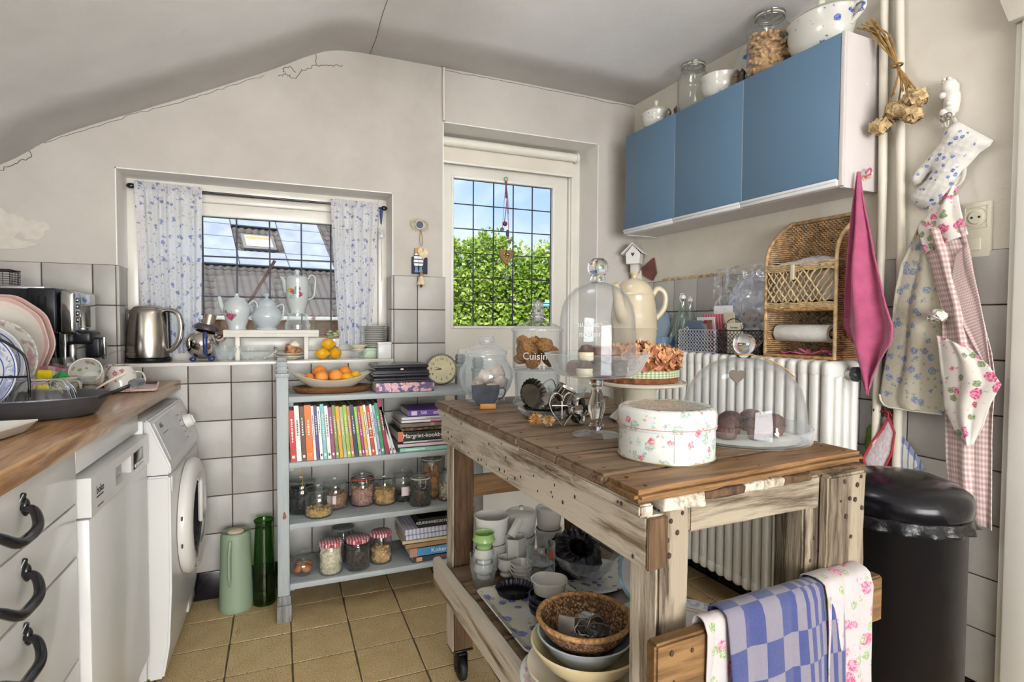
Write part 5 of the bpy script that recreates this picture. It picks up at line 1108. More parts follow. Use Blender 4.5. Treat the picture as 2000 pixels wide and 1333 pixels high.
def plank(x0, x1, y0, y1, z0, z1, bev=.003, cuts=7, seed=0, amp=.0016, sk=0.0, ax=0):
    """board with worn edges; sk shears y by x"""
    t = bmesh.new(); bmesh.ops.create_cube(t, size=1.0); bmesh.ops.scale(t, vec=(x1-x0, y1-y0, z1-z0), verts=t.verts[:])
    es = [e for e in t.edges if abs((e.verts[0].co-e.verts[1].co)[ax]) > 1e-6]
    bmesh.ops.bevel(t, geom=t.edges[:], offset=bev, segments=2, affect='EDGES')
    es = [e for e in t.edges if abs((e.verts[0].co-e.verts[1].co)[ax]) > ((x1-x0), (y1-y0), (z1-z0))[ax]*.5]
    bmesh.ops.subdivide_edges(t, edges=es, cuts=cuts, use_grid_fill=True)
    bmesh.ops.translate(t, vec=((x0+x1)/2, (y0+y1)/2, (z0+z1)/2), verts=t.verts[:])
    for v in t.verts: v.co.y += sk*v.co.x
    return rough(fin(t, 'plank', 35), amp, 17, seed)
def nails(pts, axis, parent, r=.0042):
    bm = NB()
    for p in pts: a_ball(bm, r*rt5.uniform(.6, 1.2), p, 1, {'x': (.25, 1, 1.2), 'y': (1, .25, 1.2), 'z': (1, 1.2, .2)}[axis])
    stuff(obj('nail_holes', fin(bm, 'n', 180), m_nail, parent))
seams = [0, .096, .258, .430, .588, .752, .905, 1.046]
for k, (a, b) in enumerate(zip(seams[:-1], seams[1:])):
    p = obj('top_plank', plank(0 if k else -.003, .575, a+.0012, b-.0012, .864, TT+rt5.uniform(-.0008, .0006), .005 if k else .008, 6, k*3.1, .0018, SK*(1-k/8)), m_topn if k == 0 else m_top, tb)
    nails([(x, a+(b-a)*f+SK*(1-k/8)*x, TT+.0006) for x in (.03, .29, .54) for f in (.25, .75)], 'z', p, .0034)
obj('edge_strip', merge(*[plank(.004, .03, y0, y1, .844, .8635, .003, 3, y0*9, .0016, 0, 1) for y0, y1 in ((.004, .20), (.203, .43), (.432, .73), (.732, 1.03))]), m_wash, tb)
ap = obj('side_apron', plank(.018, .057, .006, 1.035, .760, .843, .004, 14, 2, .0022, 0, 1), m_wash, tb)
nails([(.0172, rt5.uniform(.03, 1.0), rt5.uniform(.77, .83)) for _ in range(26)], 'x', ap, .0036)
nails([(.003, y, .853) for y in (.05, .06, .3, .52, .8, .95)], 'x', ap, .003)
obj('end_grain', plank(.0185, .0565, .003, .008, .762, .841, .0015, 2, 5, .001, 0, 0), m_brown, ap)
def leg(x0, x1, y0, y1, z0, z1, m, seed, nl=(), nm='leg'):
    o = obj(nm, plank(x0, x1, y0, y1, z0, z1, .004, 9, seed, .0022, 0, 2), m, tb)
    if nl: nails(nl, 'y', o, .0038)
    return o
leg(.060, .123, .032, .100, .10, .862, m_grey, 1, [(.085, .0305, .82), (.078, .0305, .79), (.082, .0305, .765), (.098, .0305, .80), (.108, .0305, .83), (.092, .0305, .56), (.105, .0305, .51), (.08, .0305, .62)])
obj('white_leg_face', plank(.0575, .0605, .033, .099, .10, .76, .001, 7, 4, .001, 0, 2), m_washz, tb)
leg(.392, .530, .034, .100, .10, .862, m_grey, 2, [(.42, .0325, .74), (.43, .0325, .715), (.41, .0325, .70)])
obj('leg_cleat', plank(.428, .532, .012, .033, .660, .858, .004, 6, 6, .003, 0, 2), m_grey, tb)
nails([(x, .0105, z) for x, z in ((.47, .845), (.515, .85), (.46, .81), (.485, .812), (.50, .808), (.52, .79), (.475, .78), (.505, .835), (.49, .74))], 'y', tb, .0038)
leg(.040, .105, .972, 1.034, .104, .862, m_brown, 3); leg(.465, .53, .972, 1.034, .104, .862, m_brown, 4)
obj('white_leg_face', plank(.0375, .0405, .973, 1.033, .104, .76, .001, 7, 8, .001, 0, 2), m_washz, tb)
obj('front_apron', plank(.123, .428, .030, .052, .797, .856, .003, 7, 7, .002), m_greyx, tb)
obj('side_apron', plank(.531, .560, .045, 1.035, .762, .862, .004, 10, 9, .0022, 0, 1), m_browny, tb, label='brown side board at the wall side')
# rough chock blocks under the top's near edge
for k, (x0, x1, m, d) in enumerate(((.058, .098, m_wash, .012), (.099, .142, m_wash, .009), (.143, .232, m_brown, .012), (.233, .280, m_wash, .010), (.281, .330, m_wash, .012), (.331, .405, m_brown, .012), (.406, .560, m_browny, .014))):
    bm = NB(); a_box(bm, x1-x0, .045, .024 if k < 2 else .016, ((x0+x1)/2, .030+d*.3+SK*(x0+x1)/2*.6, .853 if k < 2 else .857), None, .004); bmesh.ops.subdivide_edges(bm, edges=bm.edges[:], cuts=1)
    obj('chock_block', rough(fin(bm, 'chock', 50), .004, 40, k), m, tb)
# lower shelf, rails
for k in range(8): obj('shelf_plank', plank(.02, .545, .105+k*.107, .209+k*.107, LS-.02, LS-.0005*(k % 3), .003, 4, k*2.2, .001), m_top, tb)
obj('shelf_rail', plank(-.004, .020, .012, 1.045, .300, LS+.006, .004, 12, 3, .0022, 0, 1), m_wash, tb); obj('shelf_rail', plank(.545, .568, .012, 1.045, .300, LS+.002, .004, 12, 5, .0022, 0, 1), m_browny, tb)
obj('end_rail', plank(.105, .465, .978, 1.002, .584, .650, .003, 4, 4, .001), m_pine, tb); obj('end_rail', plank(.10, .47, .985, 1.010, .300, .366, .003, 4, 14, .001), m_pine, tb)
rl = obj('towel_rail', plank(.016, .560, -.022, .003, .575, .662, .004, 6, 15, .0012, .028), m_pine, tb)
nails([(.045, -.0222, .645), (.085, -.0215, .640), (.05, -.0222, .60), (.525, -.008, .625), (.52, -.008, .60)], 'y', rl, .004)
# castors
m_rub = plain('#1c1b1c', .6, 0, .2, 40); m_zinc = metal('#3c3b3d', .45)
for (cx, cy) in ((.072, 1.003), (.498, 1.003), (.092, .066), (.46, .066)):
    c = obj('castor', merge(bx(cx-.034, cx+.034, cy-.032, cy+.032, .098, .104, .002), lathe([(.02, .086), (.022, .098), (.0, .098)], 20, loc=(cx, cy, 0))), m_zinc, tb)
    obj('fork', merge(bx(cx-.017, cx-.013, cy-.03, cy+.012, .03, .09, .002), bx(cx+.013, cx+.017, cy-.03, cy+.012, .03, .09, .002), bx(cx-.017, cx+.017, cy-.024, cy+.02, .082, .088, .002), tube([(cx-.021, cy-.012, .036), (cx+.021, cy-.012, .036)], .006, 8)), m_zinc, c)
    obj('wheel', lathe([(0, -.011), (.03, -.011), (.0355, -.007), (.036, 0), (.0355, .007), (.03, .011), (0, .011)], 28, loc=(cx, cy-.012, .036), rot=E3(0, PI/2, 0)), m_rub, c)

# ---------------------------------------------------------------- tea towels over the rail
def draped(name, label, cat, x0, x1, zf, zb, mat, seed, lift=.0, folds=2.0, amp=.010, uvs=(1, 1), zr=.664, out=.0, skew=0.0):
    """cloth hung over the table's towel rail: front drop to zf, back drop to zb"""
    t = thing(name, label, cat, FT(0, 0), FT.a)
    Lf, Lb = zr-zf, zr-zb; tot = Lf+Lb+.045
    def fn(u, v):
        s = v*tot; x = x0+(x1-x0)*u+skew*(.5-v)
        w = math.sin(2*PI*folds*u+seed)*amp*(.35+.65*abs(v-.55)*2)+.5*amp*mnoise.noise((u*4+seed, v*3, 0))
        r = .0135+lift; yc = -.0095+.028*x
        if s < Lf: y = yc-r-out*(1-s/Lf)-abs(w); z = zf+s
        elif s < Lf+.045: a = (s-Lf)/.045*PI; y = yc-r*math.cos(a)-.2*abs(w); z = zr+.004+lift+.010*math.sin(a)+.4*abs(w)*math.sin(a)
        else: y = yc+r+abs(w)*.4; z = zr-(s-Lf-.045)
        x += .006*mnoise.noise((u*3, v*4, seed+7))
        return (x, y, z)
    o = obj('cloth', surf(64, 72, fn, uvs=uvs), mat, t); solid(o, .0018); return t
m_rosecl = print_mat('#c0b9b9', [(19, .26, '#b5496a', '#d899a8'), (26, .24, '#7e8f68', '#a9b294'), (40, .16, '#c98a98', '#dcb4ba')], .85, sheen=.2, bump=.3)
def mat_tea():
    n = N('blue_check_towel'); v = n.co('UV'); sp = n.n('SeparateXYZ'); n.l(v, sp.inputs[0]); u_, v_ = sp.outputs[0], sp.outputs[1]
    def band(c): # wide squares in the middle, thin stripes at the sides
        wide = n.math('GREATER_THAN', n.math('FRACT', n.math('MULTIPLY', c, 3.4)), .5); thin = n.math('GREATER_THAN', n.math('FRACT', n.math('MULTIPLY', c, 13)), .5)
        ed = n.math('ADD', n.math('GREATER_THAN', c, .66), n.math('LESS_THAN', c, .0)); return n.math('ADD', n.math('MULTIPLY', thin, ed), n.math('MULTIPLY', wide, n.math('SUBTRACT', 1.0, ed)))
    a, b = band(u_), n.math('GREATER_THAN', n.math('FRACT', n.math('MULTIPLY', v_, 4.6)), .5)
    x = n.math('ABSOLUTE', n.math('SUBTRACT', a, b)); tw = n.math('MULTIPLY', n.math('FRACT', n.math('MULTIPLY', n.math('ADD', u_, n.math('MULTIPLY', v_, 1.4)), 90)), .22)
    cc = n.mix(x, srgb('#77737f'), srgb('#2a376f')); cc = n.mix(tw, cc, srgb('#8d8998')); n.bsdf(cc, .95, 0, .15, n.noise(v, 160, 2), .5, .002, 0, .3); return n.m
draped('floral_cloth', 'white cloth printed with pink roses hanging over the rail by the bin', 'cloth', .375, .498, .43, .45, m_rosecl, 2, .012, 1.5, .012, (1, 1))
draped('floral_cloth', 'rose-printed cloth showing left of the blue check towel', 'cloth', .110, .200, .42, .46, m_rosecl, 5, .0, 1.2, .008, (1, 1))
draped('tea_towel', 'blue and grey check tea towel over the table rail', 'towel', .150, .415, .40, .46, mat_tea(), 1, .007, 1.6, .012, (1, 1), out=.02)

# ================================================================ ON THE TABLE
m_tg = glass((.985, .992, .995), .58, .4, 'clear_table_glass', 0, .10)
m_thick = glass((.95, .975, .99), .55, .8, 'thick_table_glass', 0, .28)
# lidded jar of meringues
j1 = thing('biscuit_jar', 'bellied glass jar with knobbed lid at the far end of the table', 'jar', (.598, 1.655, TT))
obj('glass_body', lathe([(0, .003), (.056, 0), (.060, .006), (.055, .014), (.058, .02), (.078, .05), (.087, .082), (.082, .105), (.066, .128), (.062, .138), (.066, .146), (.063, .146), (.059, .138), (.063, .126), (.078, .104), (.083, .082), (.075, .052), (.054, .022), (0, .018)], 48, flute=8, fa=.012), m_thick, j1)
obj('glass_lid', lathe([(.062, .147), (.066, .150), (.066, .158), (.058, .166), (.04, .174), (.02, .178), (.022, .184), (.027, .188), (.027, .200), (.022, .206), (0, .207)], 40), m_thick, j1)
bm = NB(); q = random.Random(3)
for k in range(9):
    a = k*2.4; a_lathe(bm, [(0, 0), (.024, .0), (.026, .008), (.018, .018), (.008, .026), (0, .032)], 18, (.030*math.cos(a)*(k % 3)/1.4, .030*math.sin(a)*(k % 3)/1.4, .02+k*.008), E3(q.uniform(-.7, .7), q.uniform(-.7, .7), 0), flute=6, fa=.12)
stuff(obj('meringues', fin(bm, 'm', 50), plain('#d9c3b6', .7, 0, .25, 30), j1))
# chalkboard cup place sign on a wooden clip
cs = thing('chalkboard_sign', 'cup-shaped chalkboard sign in a wooden foot before the glass jar', 'sign', (.553, 1.515, TT), math.radians(-14))
cup = [(-.044, .068), (-.042, .045), (-.036, .026), (-.024, .008), (.018, .008), (.030, .026), (.036, .045), (.038, .068)]
obj('board', prism(cup, .004, 'y', .0006), plain('#3f434c', .85, 0, .22, 30), cs, (-.004, 0, .0))
bm = NB(); a_tube(bm, [(.034, 0, .058), (.044, 0, .060), (.050, 0, .052), (.048, 0, .040), (.040, 0, .030), (.030, 0, .026)], .0035, 6, flat=.6); obj('board_handle', fin(bm, 'h', 60), plain('#3f434c', .85, 0, .22, 30), cs)
obj('foot', bx(-.024, .022, -.011, .011, 0, .015, .002), plain('#c08a45', .5, 0, .1, 30), cs)
# two-tier biscuit jar
j2 = thing('cookie_jar', 'tall two-tier glass jar of biscuits with knobbed lid', 'jar', (.722, 1.545, TT))
obj('lower_tier', lathe([(0, .004), (.070, 0), (.074, .008), (.066, .018), (.070, .095), (.076, .100), (.074, .104), (.069, .104), (.066, .096), (.062, .02), (0, .014)], 48), m_thick, j2)
obj('upper_tier', lathe([(0, .108), (.070, .105), (.075, .110), (.075, .218), (.078, .222), (.075, .224), (.072, .220), (.072, .112), (0, .111)], 48), m_tg, j2)
lid = obj('lid', lathe([(.079, .224), (.079, .230), (.055, .244), (.022, .254), (0, .256)], 40), m_tg, j2)
obj('knob', lathe([(0, .254), (.024, .256), (.026, .262), (.018, .270), (.017, .278), (.021, .284), (.019, .290), (.0155, .296), (.0175, .303), (.016, .311), (.008, .316), (0, .317)], 28), crystal((.82, .84, .88)), lid)
bm = NB(); q = random.Random(8)
for k in range(30):
    a = q.uniform(0, 6.28); rr = .050*math.sqrt(q.random()) if k > 16 else .052; a_lathe(bm, [(0, -.005), (.020, -.005), (.024, 0), (.020, .005), (0, .006)], 12, (rr*math.cos(a), rr*math.sin(a), .128+.062*(k/30)), E3(q.uniform(.6, 1.6), q.uniform(-.4, .4), q.uniform(0, 6)), wob=lambda t, i: 1+.05*math.sin(5*t))
stuff(obj('biscuits', fin(bm, 'b', 180), print_mat('#b07c42', [(150, .35, '#7b4f28', '#5b3a20')], .8, bump=.6), j2))
tx = text('Cuisine', .030, j2, plain('#d9dfe2', .4), (0, 0, .150), (0, 0, math.radians(-25)), ext=0)
for v_ in tx.data.vertices: a_ = v_.co.x/.0756; v_.co = (.0756*math.sin(a_), -.0756*math.cos(a_), v_.co.y)
# cake dome on a tall pedestal bowl
DCX, DCY = .648, 1.075
pd = thing('pedestal_bowl', 'clear glass pedestal bowl under the tall dome', 'cake stand', (DCX, DCY, TT))
obj('foot', lathe([(0, .010), (.012, .012), (.030, .007), (.050, .003), (.053, .0015), (.052, 0), (0, 0)], 48), m_thick, pd)
obj('stem', lathe([(.010, .010), (.014, .016), (.017, .022), (.012, .032), (.014, .040), (.019, .058), (.018, .076), (.012, .096), (.010, .106), (.014, .112), (.017, .116), (.014, .122), (.022, .128), (0, .128)], 32), crystal(), pd)
obj('bowl', lathe([(0, .128), (.05, .128), (.085, .134), (.096, .146), (.114, .178), (.117, .181), (.113, .182), (.093, .150), (.082, .139), (.05, .133), (0, .133)], 64), m_thick, pd)
dm = thing('glass_dome', 'tall clear glass dome with ball knob over the chocolates', 'dome', (DCX, DCY, TT+.140))
dp = [(.084, 0), (.084, .085), (.082, .12), (.077, .146), (.067, .167), (.050, .184), (.028, .194), (.014, .198)]
obj('bell', lathe(dp+[(.012, .197), (.027, .192), (.049, .182), (.0655, .165), (.0755, .145), (.0805, .12), (.0825, .085), (.0825, 0)], 64), m_tg, dm)
obj('knob', lathe([(0, .196), (.014, .197), (.017, .204), (.014, .210), (.015, .213), (.0215, .222), (.023, .231), (.0205, .242), (.012, .250), (0, .252)], 32), crystal((.9, .92, .95)), dm)
# shallow engraved lettering on the dome
for s_, z_ in (('Grandeur*', .105), ('maison', .082)):
    tx = text(s_, .020, dm, plain('#b9bec4', .5), (0, 0, z_), (0, 0, math.radians(160)), ext=0)
    for v_ in tx.data.vertices: a_ = v_.co.x/.0808; v_.co = (.0808*math.sin(a_), -.0808*math.cos(a_), v_.co.y)
ch = random.Random(31); m_choc = plain('#4a2f2a', .35, 0, .2, 30); m_wch = plain('#ddc9a6', .4, 0, .1, 30); m_mch = plain('#6d4434', .35, 0, .2, 30)
k = 0
desc = ['nearest the front', 'at the front left', 'at the front right', 'at the left side', 'at the right side', 'behind the middle', 'at the far left', 'at the far right', 'on top of the heap', 'resting high at the back', 'on the left of the top layer', 'on the right of the top layer']
for (a, r, zz) in [(-1.9, .052, .133), (-2.6, .052, .133), (-1.1, .052, .133), (-3.3, .050, .133), (-.35, .050, .133), (.0, .004, .133), (2.1, .05, .133), (1.0, .05, .133), (-1.7, .018, .166), (1.2, .026, .166), (-3.0, .028, .166), (-.3, .032, .166)]:
    c = thing('chocolate', 'chocolate sweet '+desc[k]+' under the tall dome', 'chocolate', (DCX+r*math.cos(a), DCY+r*math.sin(a), TT+zz+.001), ch.uniform(0, 3), 'chocolates under the tall dome')
    if k % 3 == 1: obj('chocolate_body', lathe([(0, 0), (.018, 0), (.021, .008), (.019, .022), (.010, .030), (0, .032)], 22), m_wch, c); obj('cap', lathe([(.0195, .018), (.0205, .020), (.012, .032), (0, .0345)], 22), m_choc, c)
    else: obj('chocolate_body', lathe([(0, 0), (.019, 0), (.021, .006), (.0205, .022), (.016, .029), (0, .031)], 22), (m_choc, m_mch)[k % 2], c); obj('ruffle', tube([(.0205*math.cos(2*PI*i/20), .0205*math.sin(2*PI*i/20), .010+.0015*(i % 2)) for i in range(20)], .0022, 5, True), m_mch, c)
    k += 1
# cream cake stand with the dried-flower cake
SX, SY = .852, 1.205
st_ = thing('ceramic_cake_stand', 'cream ceramic cake stand behind the tall dome', 'cake stand', (SX, SY, TT))
obj('foot', lathe([(0, 0), (.070, 0), (.074, .006), (.066, .014), (.050, .030), (.044, .046), (.044, .085), (.05, .092), (0, .092)], 48, flute=24, fa=.006), cream(), st_)
obj('plate', lathe([(0, .090), (.10, .090), (.116, .094), (.118, .099), (.114, .101), (.10, .097), (0, .097)], 56), cream(), st_)
obj('doily', lathe([(0, .0975), (.104, .0975), (.107, .0985), (.106, .1005), (0, .0992)], 64, flute=30, fa=.02), plain('#e4dccc', .9), st_)
ck_ = thing('dried_flower_cake', 'cake-shaped arrangement of dried hydrangea with a green gingham ribbon', 'dried flowers', (SX, SY, TT+.1015))
obj('bark_drum', lathe([(0, 0), (.094, 0), (.095, .060), (0, .062)], 44, flute=22, fa=.03), plain('#8a4f2c', .8, 0, .35, 50, .6, 80), ck_)
m_gg = check('#d7dcc4', '#aab98f', '#8a9c6c', (60, 3), .8)
obj('ribbon', surf(72, 3, lambda u, v: (.099*math.cos(2*PI*u), .099*math.sin(2*PI*u), .014+.018*v)), m_gg, ck_)
def petals(n, rx, z0, z1, s, seed, heap=.03):
    q = random.Random(seed); bm = NB()
    for k in range(n):
        a = q.uniform(0, 6.28); rr = rx*math.sqrt(q.random()) if q.random() < .75 else rx; z = z0+(z1-z0)*q.random()+heap*(1-(rr/rx)**2)
        nrm = Vector((math.cos(a)*rr/rx+q.gauss(0, .5), math.sin(a)*rr/rx+q.gauss(0, .5), .7+q.gauss(0, .4))).normalized(); u = nrm.orthogonal().normalized(); w = nrm.cross(u); c = Vector((rr*math.cos(a), rr*math.sin(a), z)); ss = s*q.uniform(.7, 1.3)
        vs = [bm.verts.new(c+ss*(u*math.cos(t)+w*math.sin(t))*(1 if i % 2 else .62)+nrm*(.3*ss if i % 2 else 0)) for i, t in enumerate([2*PI*i/8 for i in range(8)])]; cc = bm.verts.new(c)
        for i in range(8): bm.faces.new((cc, vs[i], vs[(i+1) % 8]))
    return fin(bm, 'petals')
def mat_petal():
    n = N('dried_petal'); g = n.n('NewGeometry'); n.bsdf(n.ramp(g.outputs['Random Per Island'], (0, srgb('#8f5238')), (.35, srgb('#c48a5e')), (.65, srgb('#d8b184')), (1, srgb('#b0705c'))), .85); return n.m
mpet = mat_petal()
stuff(obj('hydrangea_petals', petals(520, .100, .058, .075, .011, 4, .022), mpet, ck_)); stuff(obj('side_petals', petals(150, .099, .034, .058, .012, 6, 0), mpet, ck_))
# tall cream coffee pot
jg = thing('ceramic_coffee_pot', 'tall cream ceramic coffee pot with raised scrolls behind the cake', 'coffee pot', (.985, 1.425, TT), math.radians(18)); m_cp = plain('#b3a78f', .25, 0, .05, 10, coat=.25)
obj('body', lathe([(0, 0), (.052, 0), (.056, .01), (.060, .10), (.067, .195), (.0685, .23), (.0705, .234), (.0685, .238), (.068, .27), (.064, .305), (.059, .328), (.061, .333), (.058, .338), (0, .338)], 48), m_cp, jg)
obj('lid', lathe([(.055, .336), (.055, .342), (.050, .357), (.036, .372), (.018, .380), (.009, .384), (.008, .390), (.014, .399), (.012, .402), (0, .402)], 36), m_cp, jg)
obj('spout', tube(crv([(-.054, -.005, .262), (-.078, -.010, .285), (-.094, -.014, .325), (-.112, -.018, .362)], 6), [.021-.0006*i for i in range(19)], 14), m_cp, jg)
obj('handle', tube(crv([(.05, .005, .322), (.072, .008, .352), (.094, .010, .335), (.092, .010, .295), (.066, .006, .262)], 6), .0085, 10), m_cp, jg, (0, 0, 0), (0, 0, -.75))
bm = NB()
for kk in range(7):
    a = -2.6+kk*.42
    a_tube(bm, [((.060-.008*i/10)*math.cos(a+.18*math.sin(i*.6)), (.060-.008*i/10)*math.sin(a+.18*math.sin(i*.6)), .288+.026*math.sin(i*.31)) for i in range(11)], .0035, 6)
obj('relief_scroll', fin(bm, 's', 60), m_cp, jg)
# cookie cutters and tins in a glass dish
gd2 = vessel('glass_dish', 'scalloped glass dish holding baking tins on the table edge', (.642, 1.318, TT), [(0, .003), (.045, 0), (.05, .004), (.066, .016), (.074, .026), (.071, .027), (.062, .019), (.046, .008), (0, .008)], m_thick, 'dish', 18, .02)
m_tin = metal('#8d8a84', .32); m_dtin = metal('#6b675f', .38)
def flan(name, label, loc, r, h, rot=(0, 0, 0), m=None, group=None):
    o = obj(name, lathe([(0, .0), (r*.78, 0), (r*.80, .002), (r, h), (r*1.02, h+.001), (r*.97, h), (r*.78, .003), (0, .0025)], 96, 60, flute=22, fa=.035), m or m_dtin, None, loc, rot); return tag(o, label, 'baking tin', group)
flan('flan_tin', 'fluted dark tartlet tin lying in the glass dish', (.640, 1.318, TT+.010), .056, .020)
flan('flan_tin', 'fluted dark tartlet tin propped upright behind the cutters', (.622, 1.372, TT+.052), .042, .02, (math.radians(68), 0, math.radians(12)))
ct1 = thing('cookie_cutter', 'square metal cookie cutter leaning in the glass dish', 'cookie cutter', (.640, 1.305, TT+.034), 0, 'metal cookie cutters on the table', (.5, .7, .3))
obj('band', merge(bx(-.018, .018, -.018, -.017, 0, .03), bx(-.018, .018, .017, .018, 0, .03), bx(-.018, -.017, -.018, .018, 0, .03), bx(.017, .018, -.018, .018, 0, .03)), metal('#c2bfb9', .2), ct1)
ct2 = thing('cookie_cutter', 'round ribbed metal cutter tilted on the tins', 'cookie cutter', (.682, 1.325, TT+.040), 0, 'metal cookie cutters on the table', (.3, .45, 0))
obj('band', lathe([(.026, 0), (.026, .042), (.0285, .044), (.027, .045), (.0245, .042), (.0245, 0)], 64, flute=24, fa=.02), metal('#c9c6c0', .18), ct2); obj('wire_handle', tube(crv([(-.026, 0, .03), (-.05, 0, .045), (-.066, 0, .02), (-.06, 0, -.02)], 5), .0013, 6), m_tin, ct2)
hc = thing('cookie_cutter', 'large heart-shaped metal cutter standing before the pedestal', 'cookie cutter', (.628, 1.195, TT+.001), math.radians(-20), 'metal cookie cutters on the table')
def strip(pts, h, t=.0012, close=True):
    n = len(pts); return surf(n, 1, lambda u, v: (pts[int(round(u*n)) % n][0], v*h, pts[int(round(u*n)) % n][1]))
hh = [(x*1.35, z*1.5+.042) for x, z in hrt]
o = obj('band', strip(hh, .026), metal('#b9b6b0', .2), hc); solid(o, .0014)
o = obj('cross_brace', merge(bx(-.024, .024, .02, .026, .045, .0465), bx(-.001, .001, .02, .026, .012, .07)), metal('#b9b6b0', .2), hc)
h2 = thing('cookie_cutter', 'butterfly-shaped metal cutter beside the heart cutter', 'cookie cutter', (.676, 1.19, TT+.001), math.radians(15), 'metal cookie cutters on the table')
st2 = [(.03*math.cos(t)*(.55+.45*abs(math.cos(2*t))), .034+.032*math.sin(t)*(.55+.45*abs(math.cos(2*t)))) for t in [2*PI*i/40 for i in range(40)]]
o = obj('band', strip(st2, .024), metal('#a9a6a0', .22), h2); solid(o, .0014)
# dried helichrysum heads
def pompon(label, loc, r, seed, c='#d0a466', c2='#a8702f'):
    t = thing('dried_flower', label, 'dried flower', loc, 0, 'dried straw flowers on the table'); q = random.Random(seed); bm = NB()
    for k in range(150):
        d = Vector((q.gauss(0, 1), q.gauss(0, 1), q.gauss(0, 1))).normalized(); e = d.orthogonal().normalized()*r*.12; p = d*r
        bm.faces.new([bm.verts.new(v) for v in (d*r*.3+e, p*q.uniform(.85, 1.1), d*r*.3-e)])
    stuff(obj('petals', fin(bm), plain(c, .85, 0, .35, 90), t)); obj('heart', ball(r*.5, 2), plain(c2, .85), t)
pompon('left dried straw flower head lying on the table', (.563, 1.212, TT+.019), .019, 1); pompon('right dried straw flower head lying on the table', (.588, 1.192, TT+.017), .017, 2, '#d9b98a')
# floral cake tin
ctn = thing('cake_tin', 'round white cake tin printed with rose sprigs at the near corner', 'tin', (.672, .862, TT), math.radians(20))
m_sprig = print_mat('#dcdfd8', [(25, .30, '#8fa394', '#b9c8be'), (25.01, .21, '#b05464', '#d99aa2'), (36, .20, '#a3bcc4', '#cbd7da'), (44, .17, '#c08a92', '#a9b8ac')], .22, .3)
obj('tin_body', lathe([(0, .002), (.086, .002), (.0885, .0), (.0895, .003), (.088, .006), (.088, .060), (0, .060)], 64), m_sprig, ctn)
obj('tin_lid', lathe([(.0895, .056), (.0905, .058), (.0905, .084), (.088, .091), (.081, .0955), (.077, .0945), (.0, .0945)], 64), m_sprig, ctn)
obj('pink_line', tube([(.0907*math.cos(2*PI*i/72), .0907*math.sin(2*PI*i/72), .0615) for i in range(72)], .0008, 6, True), plain('#c9757e', .4), ctn); obj('gold_line', tube([(.0893*math.cos(2*PI*i/72), .0893*math.sin(2*PI*i/72), .0025) for i in range(72)], .0015, 6, True), metal('#c9b98a', .3), ctn)
obj('lid_picture', lathe([(0, .0948), (.070, .0948)], 48), print_mat('#a7a096', [(30, .5, '#7d766c', '#c4beb2')], .25), ctn); obj('side_seam', bx(-.0005, .0005, -.0893, -.087, .006, .056), plain('#9aa09c', .4), ctn, (0, 0, 0), (0, 0, -.85))
# low dome with muffins
PX_, PY_ = .932, .935
gp = thing('glass_cake_plate', 'rimmed clear glass plate under the low dome', 'plate', (PX_, PY_, TT))
obj('plate_glass', lathe([(0, .001), (.130, 0), (.137, .003), (.139, .03), (.1375, .031), (.135, .031), (.134, .006), (.128, .004), (0, .004)], 64), m_thick, gp)
obj('paper_doily', lathe([(0, .0045), (.115, .0045)], 48, flute=24, fa=.02), plain('#dcd9cf', .9), gp)
d2 = thing('low_glass_dome', 'wide low glass dome with ball knob at the right of the table', 'dome', (PX_, PY_, TT+.0062), math.radians(-45))
obj('bell', lathe([(.126, 0), (.127, .03), (.124, .07), (.114, .105), (.094, .135), (.066, .157), (.032, .168), (.014, .170), (.012, .169), (.031, .166), (.065, .155), (.092, .133), (.112, .104), (.122, .07), (.125, .03), (.1245, 0)], 64), m_tg, d2)
obj('knob', lathe([(0, .168), (.013, .169), (.016, .173), (.014, .178), (.020, .186), (.0235, .198), (.021, .210), (.012, .219), (0, .221)], 32), crystal((.93, .94, .97)), d2)
obj('twine', tube([(.0175*math.cos(2*PI*i/24), .0175*math.sin(2*PI*i/24), .1755+.001*(i % 2)) for i in range(24)], .0018, 6, True), plain('#a98a5c', .9), d2); obj('twine_end', tube(crv([(.015, -.01, .176), (.045, -.012, .168), (.08, -.014, .149), (.10, -.014, .13)], 5), .0016, 6), plain('#a98a5c', .9), d2)
for dx, sc_h, cc in ((.0, .85, '#6d655a'),):
    hb = [(x*.75*sc_h, z*.75*sc_h) for x, z in hrt]; obj('heart_tag', prism(hb, .003, 'y', .0005), plain(cc, .7), d2, (-.012+dx, -.098+.004*abs(dx)*10, .136), (-.75, 0, 0))
mq = random.Random(5); mdesc = ['nearest the front', 'at the front left', 'at the right', 'at the back', 'at the back right', 'at the far left']
m_pap = plain('#6d4a3c', .7, 0, .2, 40)
for k, (dx, dy) in enumerate(((.0, -.045), (-.055, -.01), (.06, -.025), (.0, .035), (.065, .04), (-.08, .055))):
    m = thing('muffin', 'chocolate muffin '+mdesc[k]+' under the low dome', 'muffin', (PX_+dx, PY_+dy, TT+.005), mq.uniform(0, 3), 'muffins under the low dome')
    obj('paper_case', lathe([(0, 0), (.019, 0), (.026, .024), (.0265, .0245), (.019, .002), (0, .002)], 48, 60, flute=18, fa=.04), m_pap, m)
    obj('crumb', lathe([(0, .002), (.018, .002), (.0255, .024), (.027, .028), (.024, .038), (.014, .046), (0, .049)], 28, 180, wob=lambda t, i: 1+.04*math.sin(3*t+i)), plain('#4a2c26', .75, 0, .3, 40, .7, 90), m)
sgp = obj('paper_scrap', surf(10, 10, lambda u, v: ((u-.5)*.016, .006*mnoise.noise((u*3, v*3, 0)), v*.018+.004*math.sin(6*u))), plain('#e6e2dc', .8), None, (PX_+.045, PY_-.052, TT+.006), (0, 0, .4)); tag(sgp, 'torn white paper case between the muffins', 'paper')
